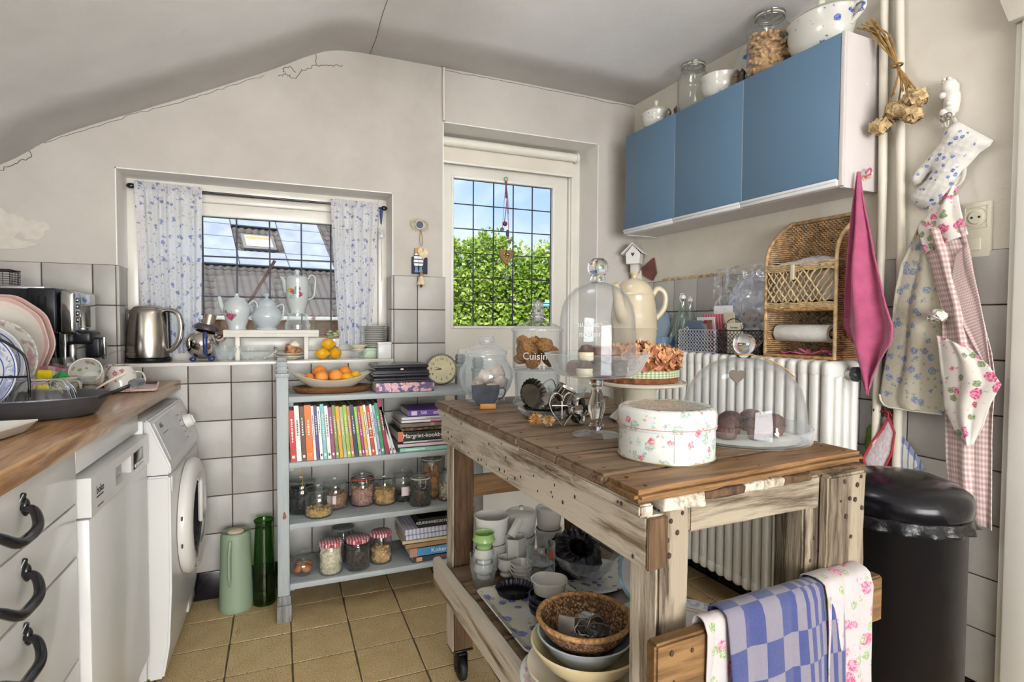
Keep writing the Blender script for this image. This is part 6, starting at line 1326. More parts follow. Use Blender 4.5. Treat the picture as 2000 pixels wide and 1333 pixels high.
# small things behind
vessel('glass_bowl', 'plain clear glass bowl standing behind the pedestal bowl', (.80, 1.50, TT), bowl_prof(.062, .055, .003, .5), m_thick, 'bowl')
spn = thing('spoon', 'steel serving spoon lying by the cream cake stand', 'spoon', (.745, 1.31, TT+.003), math.radians(20)); obj('bowl', ball(.02, 2, (1.5, 1, .3), (0, 0, .006)), metal('#c9c8c6', .15), spn); obj('handle', tube(crv([(.03, 0, .007), (.07, 0, .012), (.12, 0, .006)], 4), .003, 8, flat=.5), metal('#c9c8c6', .15), spn)

# ================================================================ ON THE TABLE'S LOWER SHELF
Z0 = LS+.001
def ramekin(label, loc, r, h, lid=False, foot=False, group='white porcelain pots on the lower shelf', name='porcelain_pot', m=None, handles=False):
    t = thing(name, label, 'pot', loc, .3, group); m = m or porc()
    obj('pot_body', lathe([(0, .003), (r*.8, 0), (r*.84, .004), (r*.93, h*.55), (r*.97, h*.9), (r, h*.94), (r, h), (r*.93, h), (r*.88, h*.5), (r*.78, .006), (0, .006)], 40), m, t)
    if lid: obj('lid', lathe([(r*.99, h+.0005), (r*1.0, h+.003), (r*.9, h+.007), (r*.5, h+.011), (r*.16, h+.012), (r*.12, h+.018), (r*.2, h+.022), (0, h+.026)], 36), m, t)
    if handles:
        for s in (-1, 1): obj('ear', tube(crv([(s*r*.95, -.008, h*.75), (s*(r+.010), -.006, h*.78), (s*(r+.012), .006, h*.78), (s*r*.95, .008, h*.75)], 4), .003, 6), m, t)
    return t
ramekin('lower white pot of the pair by the far table leg', (.603, 1.615, Z0), .050, .074, handles=True)
ramekin('open white pot on top of the pair by the far table leg', (.603, 1.615, Z0+.0745), .055, .082)
ramekin('white pot carrying the lidded one on the lower shelf', (.707, 1.625, Z0), .047, .078, handles=True)
ramekin('white pot with knobbed lid stacked second from the table leg', (.707, 1.625, Z0+.0785), .050, .068, True)
ramekin('white base pot at the right of the back row', (.812, 1.64, Z0), .044, .08)
ramekin('small white lidded pot at the right of the back row', (.812, 1.64, Z0+.0805), .044, .062, True)
def tub(label, loc, r, h, m):
    o = obj('egg_cup', lathe([(0, .002), (r*.66, 0), (r*.68, .005), (r*.52, .010), (r*.86, .018), (r*1.0, h*.55), (r*.86, h*.86), (r*.93, h), (r*.84, h), (r*.78, h*.85), (r*.9, h*.55), (r*.6, .02), (0, .016)], 36), m, None, loc); return tag(o, label, 'egg cup', 'little footed cups on the lower shelf')
tub('bottom white footed cup of the three stacked by the table leg', (.553, 1.545, Z0), .032, .046, porc()); tub('middle white footed cup of the three stacked', (.553, 1.545, Z0+.0435), .032, .046, porc()); tub('pale green footed cup on top of two white ones', (.553, 1.545, Z0+.087), .034, .046, plain('#9fc47a', .3, 0, .12, 20, coat=.3))
tub('single white footed cup standing alone beside the tumblers', (.622, 1.535, Z0), .031, .052, porc())
for k in range(2): vessel('tumbler', ['lower clear glass tumbler of the nested pair at the shelf edge', 'upper clear glass tumbler of the nested pair at the shelf edge'][k], (.532, 1.488, Z0+k*.022), [(0, .003), (.026, 0), (.029, .004), (.037, .05), (.041, .072), (.039, .073), (.035, .05), (.026, .010), (0, .010)], m_tg, 'glass', 10, .02, 60, group='nested tumblers')
for k in range(3): vessel('dipping_bowl', ['lowest', 'middle', 'top'][k]+' of three tiny white bowls stacked behind the tray', (.650, 1.49, Z0+k*.012), [(0, .002), (.020, 0), (.023, .004), (.033, .026), (.031, .027), (.021, .007), (0, .005)], porc(), 'bowl', group='tiny white bowls')
gj = vessel('glass_beaker', 'ribbed glass beaker at the bottom of the stacked pair', (.694, 1.452, Z0), [(0, .003), (.036, 0), (.041, .004), (.042, .056), (.040, .058), (.038, .006), (0, .006)], m_thick, 'glass', 16, .012)
gj2 = vessel('glass_beaker', 'ribbed glass beaker with a red berry motif on top of the other', (.694, 1.452, Z0+.0585), [(0, .003), (.036, 0), (.041, .004), (.042, .056), (.040, .058), (.038, .006), (0, .006)], m_thick, 'glass', 16, .012)
obj('berry_motif', prism(blob(0, 0, .010, .014, 6, 24), .001), plain('#b8564c', .5), gj2, (.014, -.041, .036), (0, 0, .3))
sh = thing('angled_scoop', 'white angular porcelain scoop leaning among the pots', 'scoop', (.66, 1.56, Z0), .4); obj('handle', box(.02, .02, .06, (0, 0, .128), .003, 2, E3(.0, .7, 0)), porc(), sh); obj('scoop_body', lathe([(0, 0), (.026, 0), (.032, .05), (.034, .10), (.031, .10), (.024, .006), (0, .006)], 6, 30), porc(), sh)
# oval platter, glass bowl, bundt tin
m_bluefl = print_mat('#dfe0da', [(26, .24, '#4a58a8', '#8a94c4'), (36, .18, '#7f946c', '#a9b79a')], .18, .3)
def rimfloral(inner, outer, c1, c2, scale=24):
    return ringmat('#e0dfd8', [(inner, outer, c1, c2, scale)])
op = vessel('oval_platter', 'white oval platter with faint blue flowers under the glass bowl', (.832, 1.415, Z0), [(0, .003), (.55, 0), (.7, .003), (.98, .012), (1.0, .014), (.96, .015), (.68, .006), (0, .005)], m_bluefl, 'platter', 0, 0, 64, 0, None, .138, .115)
vessel('scalloped_plate', 'clear scalloped glass plate half under the oval platter', (.79, 1.225, Z0), [(0, .003), (.07, .0), (.085, .003), (.118, .014), (.116, .016), (.084, .006), (0, .006)], m_thick, 'plate', 16, .04)
gb_ = vessel('glass_bowl', 'large leaf-patterned glass bowl holding the dark bundt tin', (.832, 1.43, Z0+.0155), [(0, .003), (.052, 0), (.058, .004), (.082, .03), (.100, .062), (.097, .063), (.078, .032), (.054, .009), (0, .009)], m_thick, 'bowl', 10, .025)
bt_ = thing('bundt_tin', 'dark fluted bundt tin tilted in the glass bowl', 'baking tin', (.815, 1.44, Z0+.092), 0, None, (math.radians(38), math.radians(-8), .1))
m_bd = plain('#2b2b33', .25, .5, .1, 20)
def spiral(me, tw):
    for v in me.vertices:
        a = tw*v.co.z; x, y = v.co.x, v.co.y; v.co.x = x*math.cos(a)-y*math.sin(a); v.co.y = x*math.sin(a)+y*math.cos(a)
    return me
bp = [(.020, .060), (.022, .064), (.020, .02), (.024, .004), (.044, -.006), (.064, .006), (.076, .034), (.080, .060), (.086, .062), (.086, .064), (.078, .063)]
obj('shell', spiral(lathe([(r, -z) for r, z in bp], 96, 60, flute=14, fa=.045), 9), m_bd, bt_); obj('centre_tube', lathe([(.019, .006), (.021, -.06), (.018, -.06), (.017, .006)], 28), m_bd, bt_)
bp2 = obj('blue_rimmed_plate', lathe(plate_prof(.085, .012, .003, .1), 48), ringmat('#dfe3e6', [(.076, .09, '#7fb0c4', '#9cc4d2', 0)]), None, (.905, 1.225, Z0+.083), (math.radians(80), 0, math.radians(-62))); tag(bp2, 'plate with pale blue rim propped up beside the near table leg', 'plate')
# floral serving trays and dark tins
def rect_tray(name, label, cx, cy, w, d, z, rz, m):
    t = thing(name, label, 'tray', FT(cx, cy, z), FT.a+rz)
    pr_ = []
    def rr(w_, d_, r_, n=8):
        out = []
        for (sx, sy, a0) in ((1, 1, 0), (-1, 1, PI/2), (-1, -1, PI), (1, -1, 3*PI/2)):
            for i in range(n+1): a = a0+PI/2*i/n; out.append((sx*(w_/2-r_)+r_*math.cos(a), sy*(d_/2-r_)+r_*math.sin(a)))
        return out
    loops = [(w*.62, d*.80, .012, .003), (w*.62, d*.80, .012, .0), (w*.68, d*.84, .014, .001), (w, d, .022, .016), (w+.002, d+.002, .022, .018), (w-.004, d-.004, .021, .019), (w*.70, d*.85, .014, .005), (w*.63, d*.81, .012, .003)]
    bm = NB(); R_ = [[bm.verts.new((x, y, zz)) for x, y in rr(a, b, r)] for a, b, r, zz in loops[1:]]
    for A, B in zip(R_[:-1], R_[1:]):
        for i in range(len(A)): bm.faces.new((A[i], A[(i+1) % len(A)], B[(i+1) % len(A)], B[i]))
    bm.faces.new(R_[0]); bm.faces.new(R_[-1][::-1])
    obj('tray_body', fin(bm, 'tray', 50), m, t); return t
m_tray = print_mat('#dcdacb', [(17, .25, '#4d58a0', '#8a92c0'), (25, .2, '#8f9a70', '#b2b894')], .15, .4)
rect_tray('serving_tray', 'rectangular white tray with blue flower border along the shelf edge', .098, .585, .142, .33, Z0+.006, .0, m_tray)
rect_tray('serving_tray', 'second blue-flowered tray just inside the first', .225, .63, .115, .28, Z0, -.02, m_tray)
ft_ = obj('tartlet_tin', lathe([(0, 0), (.036, 0), (.037, .002), (.044, .022), (.045, .023), (.042, .022), (.035, .003), (0, .003)], 96, 60, flute=24, fa=.04, ax=1.15, ay=.75), m_bd, None, FT(.122, .70, Z0+.016), (math.radians(12), 0, -.35)); tag(ft_, 'oval dark fluted tartlet tin on the flowered tray', 'baking tin')
pan_m = plain('#34343c', .4, .3, .1, 20)
for k in range(3):
    t = thing('mini_pan', ['lowest', 'middle', 'top'][k]+' small dark grey pan of the stack beside the tray', 'pan', FT(.150, .565, Z0+.0255+k*.0145), -.5+.1*k, 'small dark pans'); obj('pan_body', lathe([(0, .002), (.040, 0), (.043, .003), (.046, .014), (.046, .016), (.043, .016), (.041, .005), (0, .005)], 40), pan_m, t)
    obj('handle', tube([(.044, 0, .012), (.07, 0, .014), (.10, .002, .013), (.118, .002, .010)], [.008, .006, .007, .009], 10, flat=.5), pan_m, t)
hb_ = obj('heart_dish', lathe([(0, .003), (.036, 0), (.039, .003), (.044, .030), (.0465, .034), (.043, .034), (.036, .006), (0, .006)], 48, 60, wob=lambda t, i: 1+.10*math.cos(t*1+2.2)-.16*max(0, math.cos(t-.4))**6), porc(), None, FT(.160, .575, Z0+.0705), (0, 0, .5)); tag(hb_, 'white heart-shaped ramekin on the small dark pans', 'dish')
# nested bowls at the near end
NX, NY = .582, 1.02
vessel('dinner_plate', 'wide white plate with pink sprigs at the bottom of the bowl stack', (.575, 1.005, LS+.007), plate_prof(.128, .014, .004, .26), ringmat('#dedfdc', [(.106, .122, '#b56a6e', '#dfe0dc', 22)]), 'plate')
vessel('dinner_plate', 'cream plate between the sprigged plate and the bowls', (.580, 1.01, LS+.018), plate_prof(.116, .022, .004, .3), cream(), 'plate')
m_crb = plain('#e0d0a6', .25, 0, .05, 8, coat=.3)
vessel('mixing_bowl', 'wide cream mixing bowl with pouring lip in the bowl stack', (.588, 1.005, LS+.026), [(0, .003), (.055, 0), (.062, .005), (.092, .030), (.112, .058), (.117, .066), (.113, .068), (.106, .058), (.088, .033), (.058, .009), (0, .009)], m_crb, 'bowl', 0, 0, 64)
vessel('mixing_bowl', 'pale blue-grey enamel bowl inside the cream one', (.590, 1.015, LS+.046), [(0, .003), (.05, 0), (.056, .004), (.082, .030), (.098, .058), (.101, .06), (.097, .061), (.08, .034), (.052, .008), (0, .008)], plain('#c3cbd0', .22, 0, .04, 8, coat=.3), 'bowl')
wk = thing('wicker_bowl', 'brown woven bowl with tan rim holding metal cutters', 'bowl', (.590, 1.02, LS+.073), .2); wk.scale = (.95, .95, 1)
def mat_weave(c1, c2, c3, s=170):
    n = N('coiled_weave'); v = n.co(); sp = n.n('SeparateXYZ'); n.l(v, sp.inputs[0]); w = n.n('TexVoronoi'); n.l(v, w.inputs['Vector']); w.inputs['Scale'].default_value = s
    big = n.noise(v, 14, 2, .5, 1.0); base = n.mix(n.ramp(big, (.5, 0.0), (.54, 1.0)), col(c1), col(c2)); cc = n.mix(n.ramp(w.outputs['Distance'], (.2, 0.0), (.6, 1.0)), base, col(c3)); n.bsdf(cc, .8, 0, .3, w.outputs['Distance'], .8, .003); return n.m
obj('woven_body', lathe([(0, .004), (.045, 0), (.070, .012), (.094, .040), (.103, .060), (.099, .062), (.090, .042), (.067, .016), (.044, .005), (0, .006)], 64), mat_weave('#a07a5c', '#c39c70', '#644a38'), wk)
rim_ = [(.1015*math.cos(2*PI*i/90), .1015*math.sin(2*PI*i/90), .062) for i in range(90)]
obj('rim', tube(rim_, .0055, 8, True), plain('#b98d5a', .75, 0, .35, 120, .7, 160), wk)
m_cut = plain('#aeaaa6', .25, .6, .1, 30)
def cutter_ring(label, loc, rot, r, h, waves=0, fa=0, square=False):
    t = thing('cookie_cutter', label, 'cookie cutter', loc, 0, 'cutters in the woven bowl', rot)
    if square: o = obj('band', merge(bx(-r, r, -r, -r+.0014, 0, h), bx(-r, r, r-.0014, r, 0, h), bx(-r, -r+.0014, -r, r, 0, h), bx(r-.0014, r, -r, r, 0, h)), m_cut, t)
    else: o = obj('band', lathe([(r, 0), (r, h), (r-.0014, h), (r-.0014, 0), (r, 0)], 48, 40, flute=waves, fa=fa), m_cut, t)
    obj('wire_spring', tube([(r*.9*math.cos(a*.5), r*.9*math.sin(a*.5), h+.002+.003*math.sin(a*3)) for a in range(12)], .0012, 5), m_cut, t); obj('rivet', ball(.004, 2, (1, 1, .7), (0, r, h*.9)), m_cut, t)
cutter_ring('hinged rectangular metal cutter leaning at the left in the woven bowl', (.552, 1.03, LS+.112), (1.3, .35, .25), .024, .045, square=True)
cutter_ring('upright hinged round metal cutter in the woven bowl', (.600, 1.03, LS+.112), (PI/2-.2, 0, .1), .025, .035)
cutter_ring('dark square metal cutter lying low in the woven bowl', (.566, .985, LS+.094), (.2, .1, .7), .022, .03, square=True)
cutter_ring('wavy metal cutter lying at the front of the woven bowl', (.604, .985, LS+.092), (.15, -.1, .2), .027, .026, 5, .18)
# big blue-bordered platter under the towels
bpl = vessel('large_platter', 'large white platter with blue scroll border behind the tea towel', FT(.405, .36, Z0), plate_prof(.175, .016, .004, .22), ringmat('#dfe0dc', [(.150, .170, '#4a62a6', '#dfe3ea', 30), (.139, .1415, '#d9846a', '#d9846a', 0), (.128, .1305, '#6f9a5c', '#6f9a5c', 0)]), 'platter')

# ================================================================ RIGHT WALL
# wall cupboard
CZ0, CZ1, CX, CY0, CY1 = 1.565, 2.048, -.185, -1.292, -.172
cu = thing('wall_cupboard', 'long wall cupboard with three blue sliding doors on the right wall', 'cabinet', FR(0, 0), FR.a)
m_cab = plain('#cfc8c6', .45, 0, .03, 4); m_cabb = plain('#5f7c96', .5, 0, .05, 70, .12, 260)
m_cb = N('blue_laminate'); vv_ = m_cb.co('Object', (4, 60, 260)); ff_ = m_cb.noise(vv_, 8, 3); m_cb.bsdf(m_cb.ramp(ff_, (.3, srgb('#54708a')), (.7, srgb('#6a88a2'))), .45, 0, .4, ff_, .1, .001); m_cb = m_cb.m
obj('carcass', merge(bx(CX+.012, -.002, CY0, CY0+.016, CZ0, CZ1, .001), bx(CX+.012, -.002, CY1-.016, CY1, CZ0, CZ1, .001), bx(CX+.012, -.002, CY0+.016, CY1-.016, CZ0+.004, CZ0+.02), bx(CX+.012, -.002, CY0+.016, CY1-.016, CZ1-.016, CZ1)), m_cab, cu)
ys = [CY0+.012, -.896, -.526, CY1]
for k in range(3):
    a, b = ys[k], ys[k+1]
    d = obj('door', bx(CX, CX+.014, a+.002, b-.002, 1.592, CZ1-.002, .001), m_cb, cu)
    obj('grip_profile', merge(bx(CX-.006, CX+.014, a+.001, b-.002, 1.570, 1.590, .003), bx(CX-.010, CX-.004, a+.001, b-.002, 1.582, 1.592, .002)), plain('#dfe0e2', .3, 0, .02), d, label='aluminium grip rail')
for y in (-.896, -.526): obj('door_gap', bx(CX+.002, CX+.012, y-.0025, y+.0025, 1.592, CZ1-.004), plain('#c9c4c0', .5), cu)
obj('end_stile', bx(CX, CX+.012, CY0-.001, CY0+.012, 1.57, CZ1, .001), m_cab, cu); obj('screw_cap', ball(.005, 2, (1, .5, 1), (-.075, CY0-.001, 1.90)), plain('#dcd8d4', .4), cu)
hk = obj('hook', merge(lathe([(0, 0), (.010, 0), (.010, .003), (0, .003)], 16, rot=E3(PI/2, 0, 0), loc=(-.078, CY0-.0005, 1.604)), tube(crv([(-.078, CY0-.002, 1.606), (-.078, CY0-.018, 1.600), (-.078, CY0-.026, 1.606), (-.078, CY0-.026, 1.616)], 4), .003, 8)), plain('#d8c79a', .4), cu)
# on top of the cupboard
CT = CZ1+.001
m_bf = print_mat('#dcdbd2', [(17, .22, '#33479a', '#7585bd'), (30, .12, '#4a5aa6', '#8a98c8')], .15, .4)
def tureen(label, ly, lx, r, h, lid=True, rz=0, ax=1.0, group='blue-flowered china on the cupboard', name='tureen', hand=False):
    t = thing(name, label, 'tureen', FR(lx, ly, CT), FR.a+rz, group)
    obj('bowl', lathe([(0, .003), (r*.6, 0), (r*.62, .006), (r*.86, h*.25), (r*.98, h*.62), (r*.95, h*.86), (r*1.03, h*.97), (r*1.03, h), (r*.95, h*.98), (r*.88, h*.6), (r*.55, .01), (0, .008)], 48, ay=ax), m_bf, t)
    if lid:
        obj('lid', lathe([(r*.97, h), (r*.98, h+.003), (r*.8, h+.018), (r*.45, h+.030), (r*.14, h+.034), (0, h+.034)], 40, ay=ax), m_bf, t); obj('lid_knob', lathe([(r*.09, h+.032), (r*.08, h+.040), (r*.17, h+.050), (r*.15, h+.062), (0, h+.067)], 20), cream(), t)
    if hand:
        for s in (-1, 1): obj('scroll_handle', tube(crv([(0, s*r*ax*.9, h*.9), (0, s*(r*ax+.025), h*.98), (0, s*(r*ax+.03), h*.75), (0, s*r*ax*.92, h*.5)], 5), .0075, 10), posy('#dcdbd2', [(0, -r*ax-.02, h*.8, .02, '#3a4a80', '#7a88b0')]), t)
    return t
tureen('small lidded blue-flowered tureen at the far end of the cupboard top', -.315, -.115, .066, .072)
tureen('open blue-flowered bowl beside the pepper mills on the cupboard', -.715, -.115, .078, .086, False)
tureen('large lidded blue-flowered soup tureen at the near end of the cupboard', -1.145, -.100, .082, .118, True, 0, 1.42, hand=True)
def bigjar(label, ly, lx, r, h, fill=None, fm=None, neck=.66, rz=0):
    return clip_jar(label, FR(lx, ly, CT), r, h, fill, fm, 'clip', '#cfc9b8', FR.a+rz, 'clip-top jars on the cupboard', neck, None, .74, 'clip_top_jar')
bigjar('empty clip-top glass jar on the cupboard between tureen and bowl', -.545, -.105, .066, .198, None, None, .72, -1.0)
m_pn = plain('#c9a070', .8, 0, .25, 60, .7, 150)
pj = bigjar('big clip-top glass jar of peanuts in their shells on the cupboard', -.945, -.110, .078, .218, None, None, .62, -.9)
pq = random.Random(77); bm = NB()
def a_peanut(bm, loc, rot, s): a_lathe(bm, [(0, -1.9*s), (.55*s, -1.7*s), (.85*s, -1.0*s), (.62*s, -.1*s), (.8*s, .8*s), (.6*s, 1.6*s), (0, 1.9*s)], 9, loc, rot)
for k in range(190):
    a = pq.uniform(0, 6.28); top = k > 120; rr = .066*math.sqrt(pq.random()) if top else pq.uniform(.056, .068); zz = .128+.03*pq.random()*(1+.5*math.sin(a)) if top else pq.uniform(.012, .14)
    a_peanut(bm, (rr*math.cos(a), rr*math.sin(a), zz), E3(pq.uniform(0, 3), pq.uniform(0, 3), pq.uniform(0, 3)), .0088)
a_lathe(bm, [(0, .004), (.06, .004), (.06, .12), (0, .13)], 20)
stuff(obj('peanuts', fin(bm, 'p', 180), m_pn, pj))
def mill(label, ly, lx, h, c):
    t = thing('pepper_mill', label, 'pepper mill', FR(lx, ly, CT), 0, 'little mills on the cupboard'); r = h*.26
    obj('mill_body', lathe([(0, 0), (r, 0), (r, h*.1), (r*.75, h*.4), (r*.7, h*.55)], 24), plain(c, .35, .3, .2, 30), t); obj('mill_cap', lathe([(r*.72, h*.55), (r*.85, h*.6), (r*.8, h*.74), (r*.3, h*.9), (r*.16, h*.96), (0, h)], 24), plain(c, .3, .4, .2, 30), t)
mill('slim pewter mill beside the small tureen', -.425, -.135, .062, '#8f8676'); mill('dark brass-capped mill before the empty clip jar', -.462, -.120, .064, '#5f5348'); mill('taller brown mill between bowl and peanut jar', -.822, -.14, .075, '#7d6a54'); mill('shorter dark mill next to the peanut jar', -.862, -.155, .060, '#52483e')
pl_ = obj('china_plate', lathe(plate_prof(.135, .016, .004, .25), 56), m_bf, None, FR(-.020, -.84, CT+.131), (0, math.radians(-76), FR.a)); tag(pl_, 'large blue-flowered plate propped against the wall on the cupboard', 'plate')
# ---------------------------------------------------------------- radiator
m_rad = plain('#dcdad4', .4, 0, .02, 3, coat=.1)
rd = thing('radiator', 'white column radiator standing along the right wall', 'radiator', FR(0, 0), FR.a)
bm = NB()
for x in (-.185, -.145, -.105, -.065): a_box(bm, .032, .036, .86, (x, 0, .575), None, .014, 3)
a_box(bm, .156, .040, .06, (-.125, 0, .985), None, .019, 4); a_box(bm, .156, .040, .06, (-.125, 0, .165), None, .019, 4)
sec = fin(bm, 'section', 60); sec.materials.append(m_rad)
NS = 25
for k in range(NS): obj('radiator_section', sec, None, rd, (0, -1.262+k*.0435, 0))
for y in (-1.20, -.30): obj('foot', bx(-.16, -.09, y-.015, y+.015, 0, .14, .003), m_rad, rd)
vl = obj('valve', merge(lathe([(0, 0), (.016, 0), (.016, .02), (0, .02)], 20, rot=E3(PI/2, 0, 0), loc=(-.12, -1.282, .975))), metal('#b9b6ae', .35), rd)
obj('valve_knob', lathe([(0, 0), (.021, 0), (.024, .005), (.024, .02), (.018, .026), (.008, .027), (0, .027)], 48, 40, flute=6, fa=.07, rot=E3(PI/2, 0, 0), loc=(-.12, -1.302, .975)), plain('#3a3b42', .4), vl)
pn = random.Random(2)
obj('thermos_pipe', tube(crv([(-.12, -1.30, .16), (-.12, -1.335, .16), (-.06, -1.345, .14), (-.03, -1.345, .05)], 5), .008, 10), m_rad, rd)
# heating pipes up the wall
pp = struct('trim_3', merge(tube([(-.022, -1.318, .0), (-.022, -1.318, 1.6), (-.022, -1.310, 2.0), (-.022, -1.305, 2.292)], .0125, 14), tube([(-.022, -1.385, .0), (-.022, -1.384, 1.2), (-.022, -1.368, 1.75), (-.022, -1.350, 2.292)], .0125, 14)), plain('#d9d2c2', .45, 0, .05, 5), None, FR(0, 0), FR.a)
pp['label'] = 'two cream heating pipes running up the right wall'
# ---------------------------------------------------------------- on the radiator
RZ = 1.0155
def lattice(w, h, nx, nz, r):
    bm = NB()
    for k in range(nx+1):
        for ph in (0, PI):
            a_tube(bm, [(0, -w/2+w*k/nx+(w/nx*.5)*math.sin(ph+PI*2*i/16*nz/2), h*i/16) for i in range(17)], r, 5)
    return bm
def wire_basket(name, label, y0, y1, m):
    t = thing(name, label, 'basket', FR(-.130, (y0+y1)/2, RZ), FR.a); w = y1-y0; h = .092; D = .095
    for x in (-D/2, D/2):
        bm = lattice(w-.006, h, int(w/.016), 6, .0012); o = obj('lattice_side', fin(bm, 'lat', 60), m, t, (x, 0, 0))
    for s in (-1, 1):
        bm = lattice(D, h, 6, 6, .0012); obj('lattice_side', fin(bm, 'lat', 60), m, t, (0, s*w/2, 0), (0, 0, PI/2))
    for z in (.002, h): obj('rim_wire', tube([(-D/2, -w/2, z), (D/2, -w/2, z), (D/2, w/2, z), (-D/2, w/2, z)], .0022, 6, True), m, t)
    obj('scroll', merge(*[tube(crv([(-D/2, s*.025, h), (-D/2, s*.045, h+.006), (-D/2, s*.052, h+.02), (-D/2, s*.04, h+.026), (-D/2, s*.036, h+.014)], 5), .0018, 6) for s in (-1, 1)], tube(crv([(-D/2, -.04, h), (-D/2, -.03, h+.035), (-D/2, 0, h+.045), (-D/2, .03, h+.035), (-D/2, .04, h)], 6), .0018, 6)) if 'dark' in label else tube(crv([(-D/2, .05, h), (-D/2, .06, h+.012), (-D/2, .07, h+.004)], 4), .0018, 6), m, t)
    return t
wire_basket('wire_basket', 'silver-grey lattice metal basket on the radiator full of cards', -.775, -.568, plain('#b9bac2', .4, .3, .1, 30)); wire_basket('wire_basket', 'dark lattice metal basket with scrolled card holder on the radiator', -.945, -.785, plain('#35302e', .5, .4, .2, 30))
def card(label, lx, ly, w, h, z, m, tilt=-.12, cat='card', name='card', t=.003):
    o = obj(name, box(t, w, h, (0, 0, h/2), .0006, 1), m, None, FR(lx, ly, z), (0, tilt, FR.a)); return tag(o, label, cat, 'cards and packets in the radiator baskets')
m_rg = check('#e9e1dd', '#d98a92', '#c2454f', (70, 70), .6, 'Object')
m_str = N('striped'); w_ = m_str.n('TexWave'); w_.inputs['Scale'].default_value = 28; m_str.l(m_str.co('Object', (1, 1, 1), (.7, 0, 0)), w_.inputs['Vector']); m_str.bsdf(m_str.ramp(w_.outputs['Fac'], (.45, srgb('#5d6a80')), (.55, srgb('#d9dde2'))), .6); m_str = m_str.m
card('red and white gingham packet at the back of the silver basket', -.105, -.705, .11, .155, RZ+.004, m_rg); card('white card with a red triangle in the silver basket', -.130, -.685, .10, .142, RZ+.004, plain('#dfe0e2', .6)); card('blue striped packet at the front of the silver basket', -.155, -.645, .095, .128, RZ+.004, m_str); card('small brown picture card in the silver basket', -.150, -.725, .03, .130, RZ+.004, plain('#8a5a4c', .6, 0, .4, 60))
tr_ = obj('red_triangle', prism([(-.034, 0), (.034, 0), (.0, .016)], .0008, 'x'), plain('#c03a4a', .6), None, FR(-.146, -.685, RZ+.118), (0, -.12, FR.a)); tag(tr_, 'red triangular sticker on the white card', 'sticker')
card('cream packet standing in the dark basket', -.115, -.80, .05, .16, RZ+.004, plain('#cfc4a6', .7)); card('blue and grey booklet in the dark basket', -.13, -.825, .03, .115, RZ+.004, plain('#7a93b4', .6, 0, .3, 30)); pc_ = card('cream name card in the scrolled holder of the dark basket', -.172, -.868, .075, .118, RZ+.004, plain('#cfc8b2', .7), -.05)
text('Sorelas', .013, pc_, plain('#3b3833', .7), (-.002, 0, .100), (PI/2, 0, -PI/2)); obj('small_print', box(.0006, .03, .003), plain('#77726a', .7), pc_, (-.002, 0, .088))
# plates behind, in a plastic bag
p1_ = obj('wrapped_plate', lathe(plate_prof(.125, .015, .004, .25), 56), ringmat('#d9dfea', [(.095, .12, '#8fa2cc', '#cfd8ea', 18)]), None, FR(-.028, -.835, RZ+.150+.055), (0, math.radians(-80), FR.a)); tag(p1_, 'blue and white plate wrapped in clear plastic on the radiator', 'plate')
p2_ = obj('wrapped_plate', lathe(plate_prof(.085, .012, .004, .3), 48), print_mat('#e2ddd8', [(30, .25, '#a9506a', '#d8a0b0'), (40, .18, '#8a9a70', '#b0b89a')], .2), None, FR(-.06, -.845, RZ+.088), (0, math.radians(-78), FR.a)); tag(p2_, 'small plate with pink flower spray in front of the wrapped one', 'plate')
m_bagm = glass((.93, .94, .96), .8, 4.5, 'clear_film', .14)
bgm = obj('plastic_bag', surf(44, 44, lambda u, v: (-.078-.016*math.sin(PI*u)*math.sin(PI*v)+.014*mnoise.noise((u*7, v*6, 1))+.007*mnoise.noise((u*19, v*17, 2)), -.66-.285*u, RZ+.10+.255*v+.008*mnoise.noise((u*5, v*5, 9)))), m_bagm, None, FR(0, 0), (0, 0, FR.a)); tag(bgm, 'crinkled clear plastic bag round the plates on the radiator', 'bag')
lb_ = obj('bag_label', box(.0008, .10, .075), plain('#e3e4e6', .5, 0, .06, 60), None, FR(-.100, -.735, RZ+.155), (0, 0, FR.a)); tag(lb_, 'white printed label on the plastic bag', 'label')
# swing-top bottles lying and standing, blue plate at the corner
m_bot = glass((.93, .965, .95), .62, 1.1, 'bottle_glass')
def bottle(label, ly, lx, tilt, rz, z, s=1.0):
    t = thing('swing_top_bottle', label, 'bottle', FR(lx, ly, z), 0, 'swing-top bottles on the radiator', (tilt, 0, FR.a+rz))
    obj('glass_body', lathe([(r*s, h*s) for r, h in [(0, .003), (.028, 0), (.032, .006), (.032, .11), (.026, .14), (.014, .175), (.012, .21), (.014, .214), (.012, .218), (.010, .214), (.010, .175), (.023, .14), (.029, .11), (.029, .008), (0, .008)]], 32), m_bot, t)
    obj('swing_top', merge(lathe([(r*s, h*s) for r, h in [(0, .216), (.011, .216), (.012, .224), (.008, .232), (0, .233)]], 18), tube(crv([(.013*s, .0, .20*s), (.022*s, .004, .215*s), (.012*s, .004, .238*s), (0, 0, .236*s), (-.012*s, .004, .238*s), (-.022*s, .004, .215*s), (-.013*s, 0, .20*s)], 4), .0014, 6)), plain('#d8d8d4', .3), t)
bottle('swing-top bottle leaning over at the left of the radiator top', -.42, -.11, -.55, -1.35, RZ+.018, 1.0); bottle('swing-top bottle standing upright on the radiator', -.515, -.115, 0, .4, RZ+.001, 1.05); bottle('second upright swing-top bottle against the tiles', -.49, -.05, 0, 1.2, RZ+.001, 1.0)
bxo = obj('blue_box', bx(-.04, .04, -.09, .09, 0, .055, .002), plain('#7f9dbb', .5), None, FR(-.12, -.345, RZ+.0005), (0, 0, FR.a)); tag(bxo, 'pale blue box under the leaning bottle on the radiator', 'box')
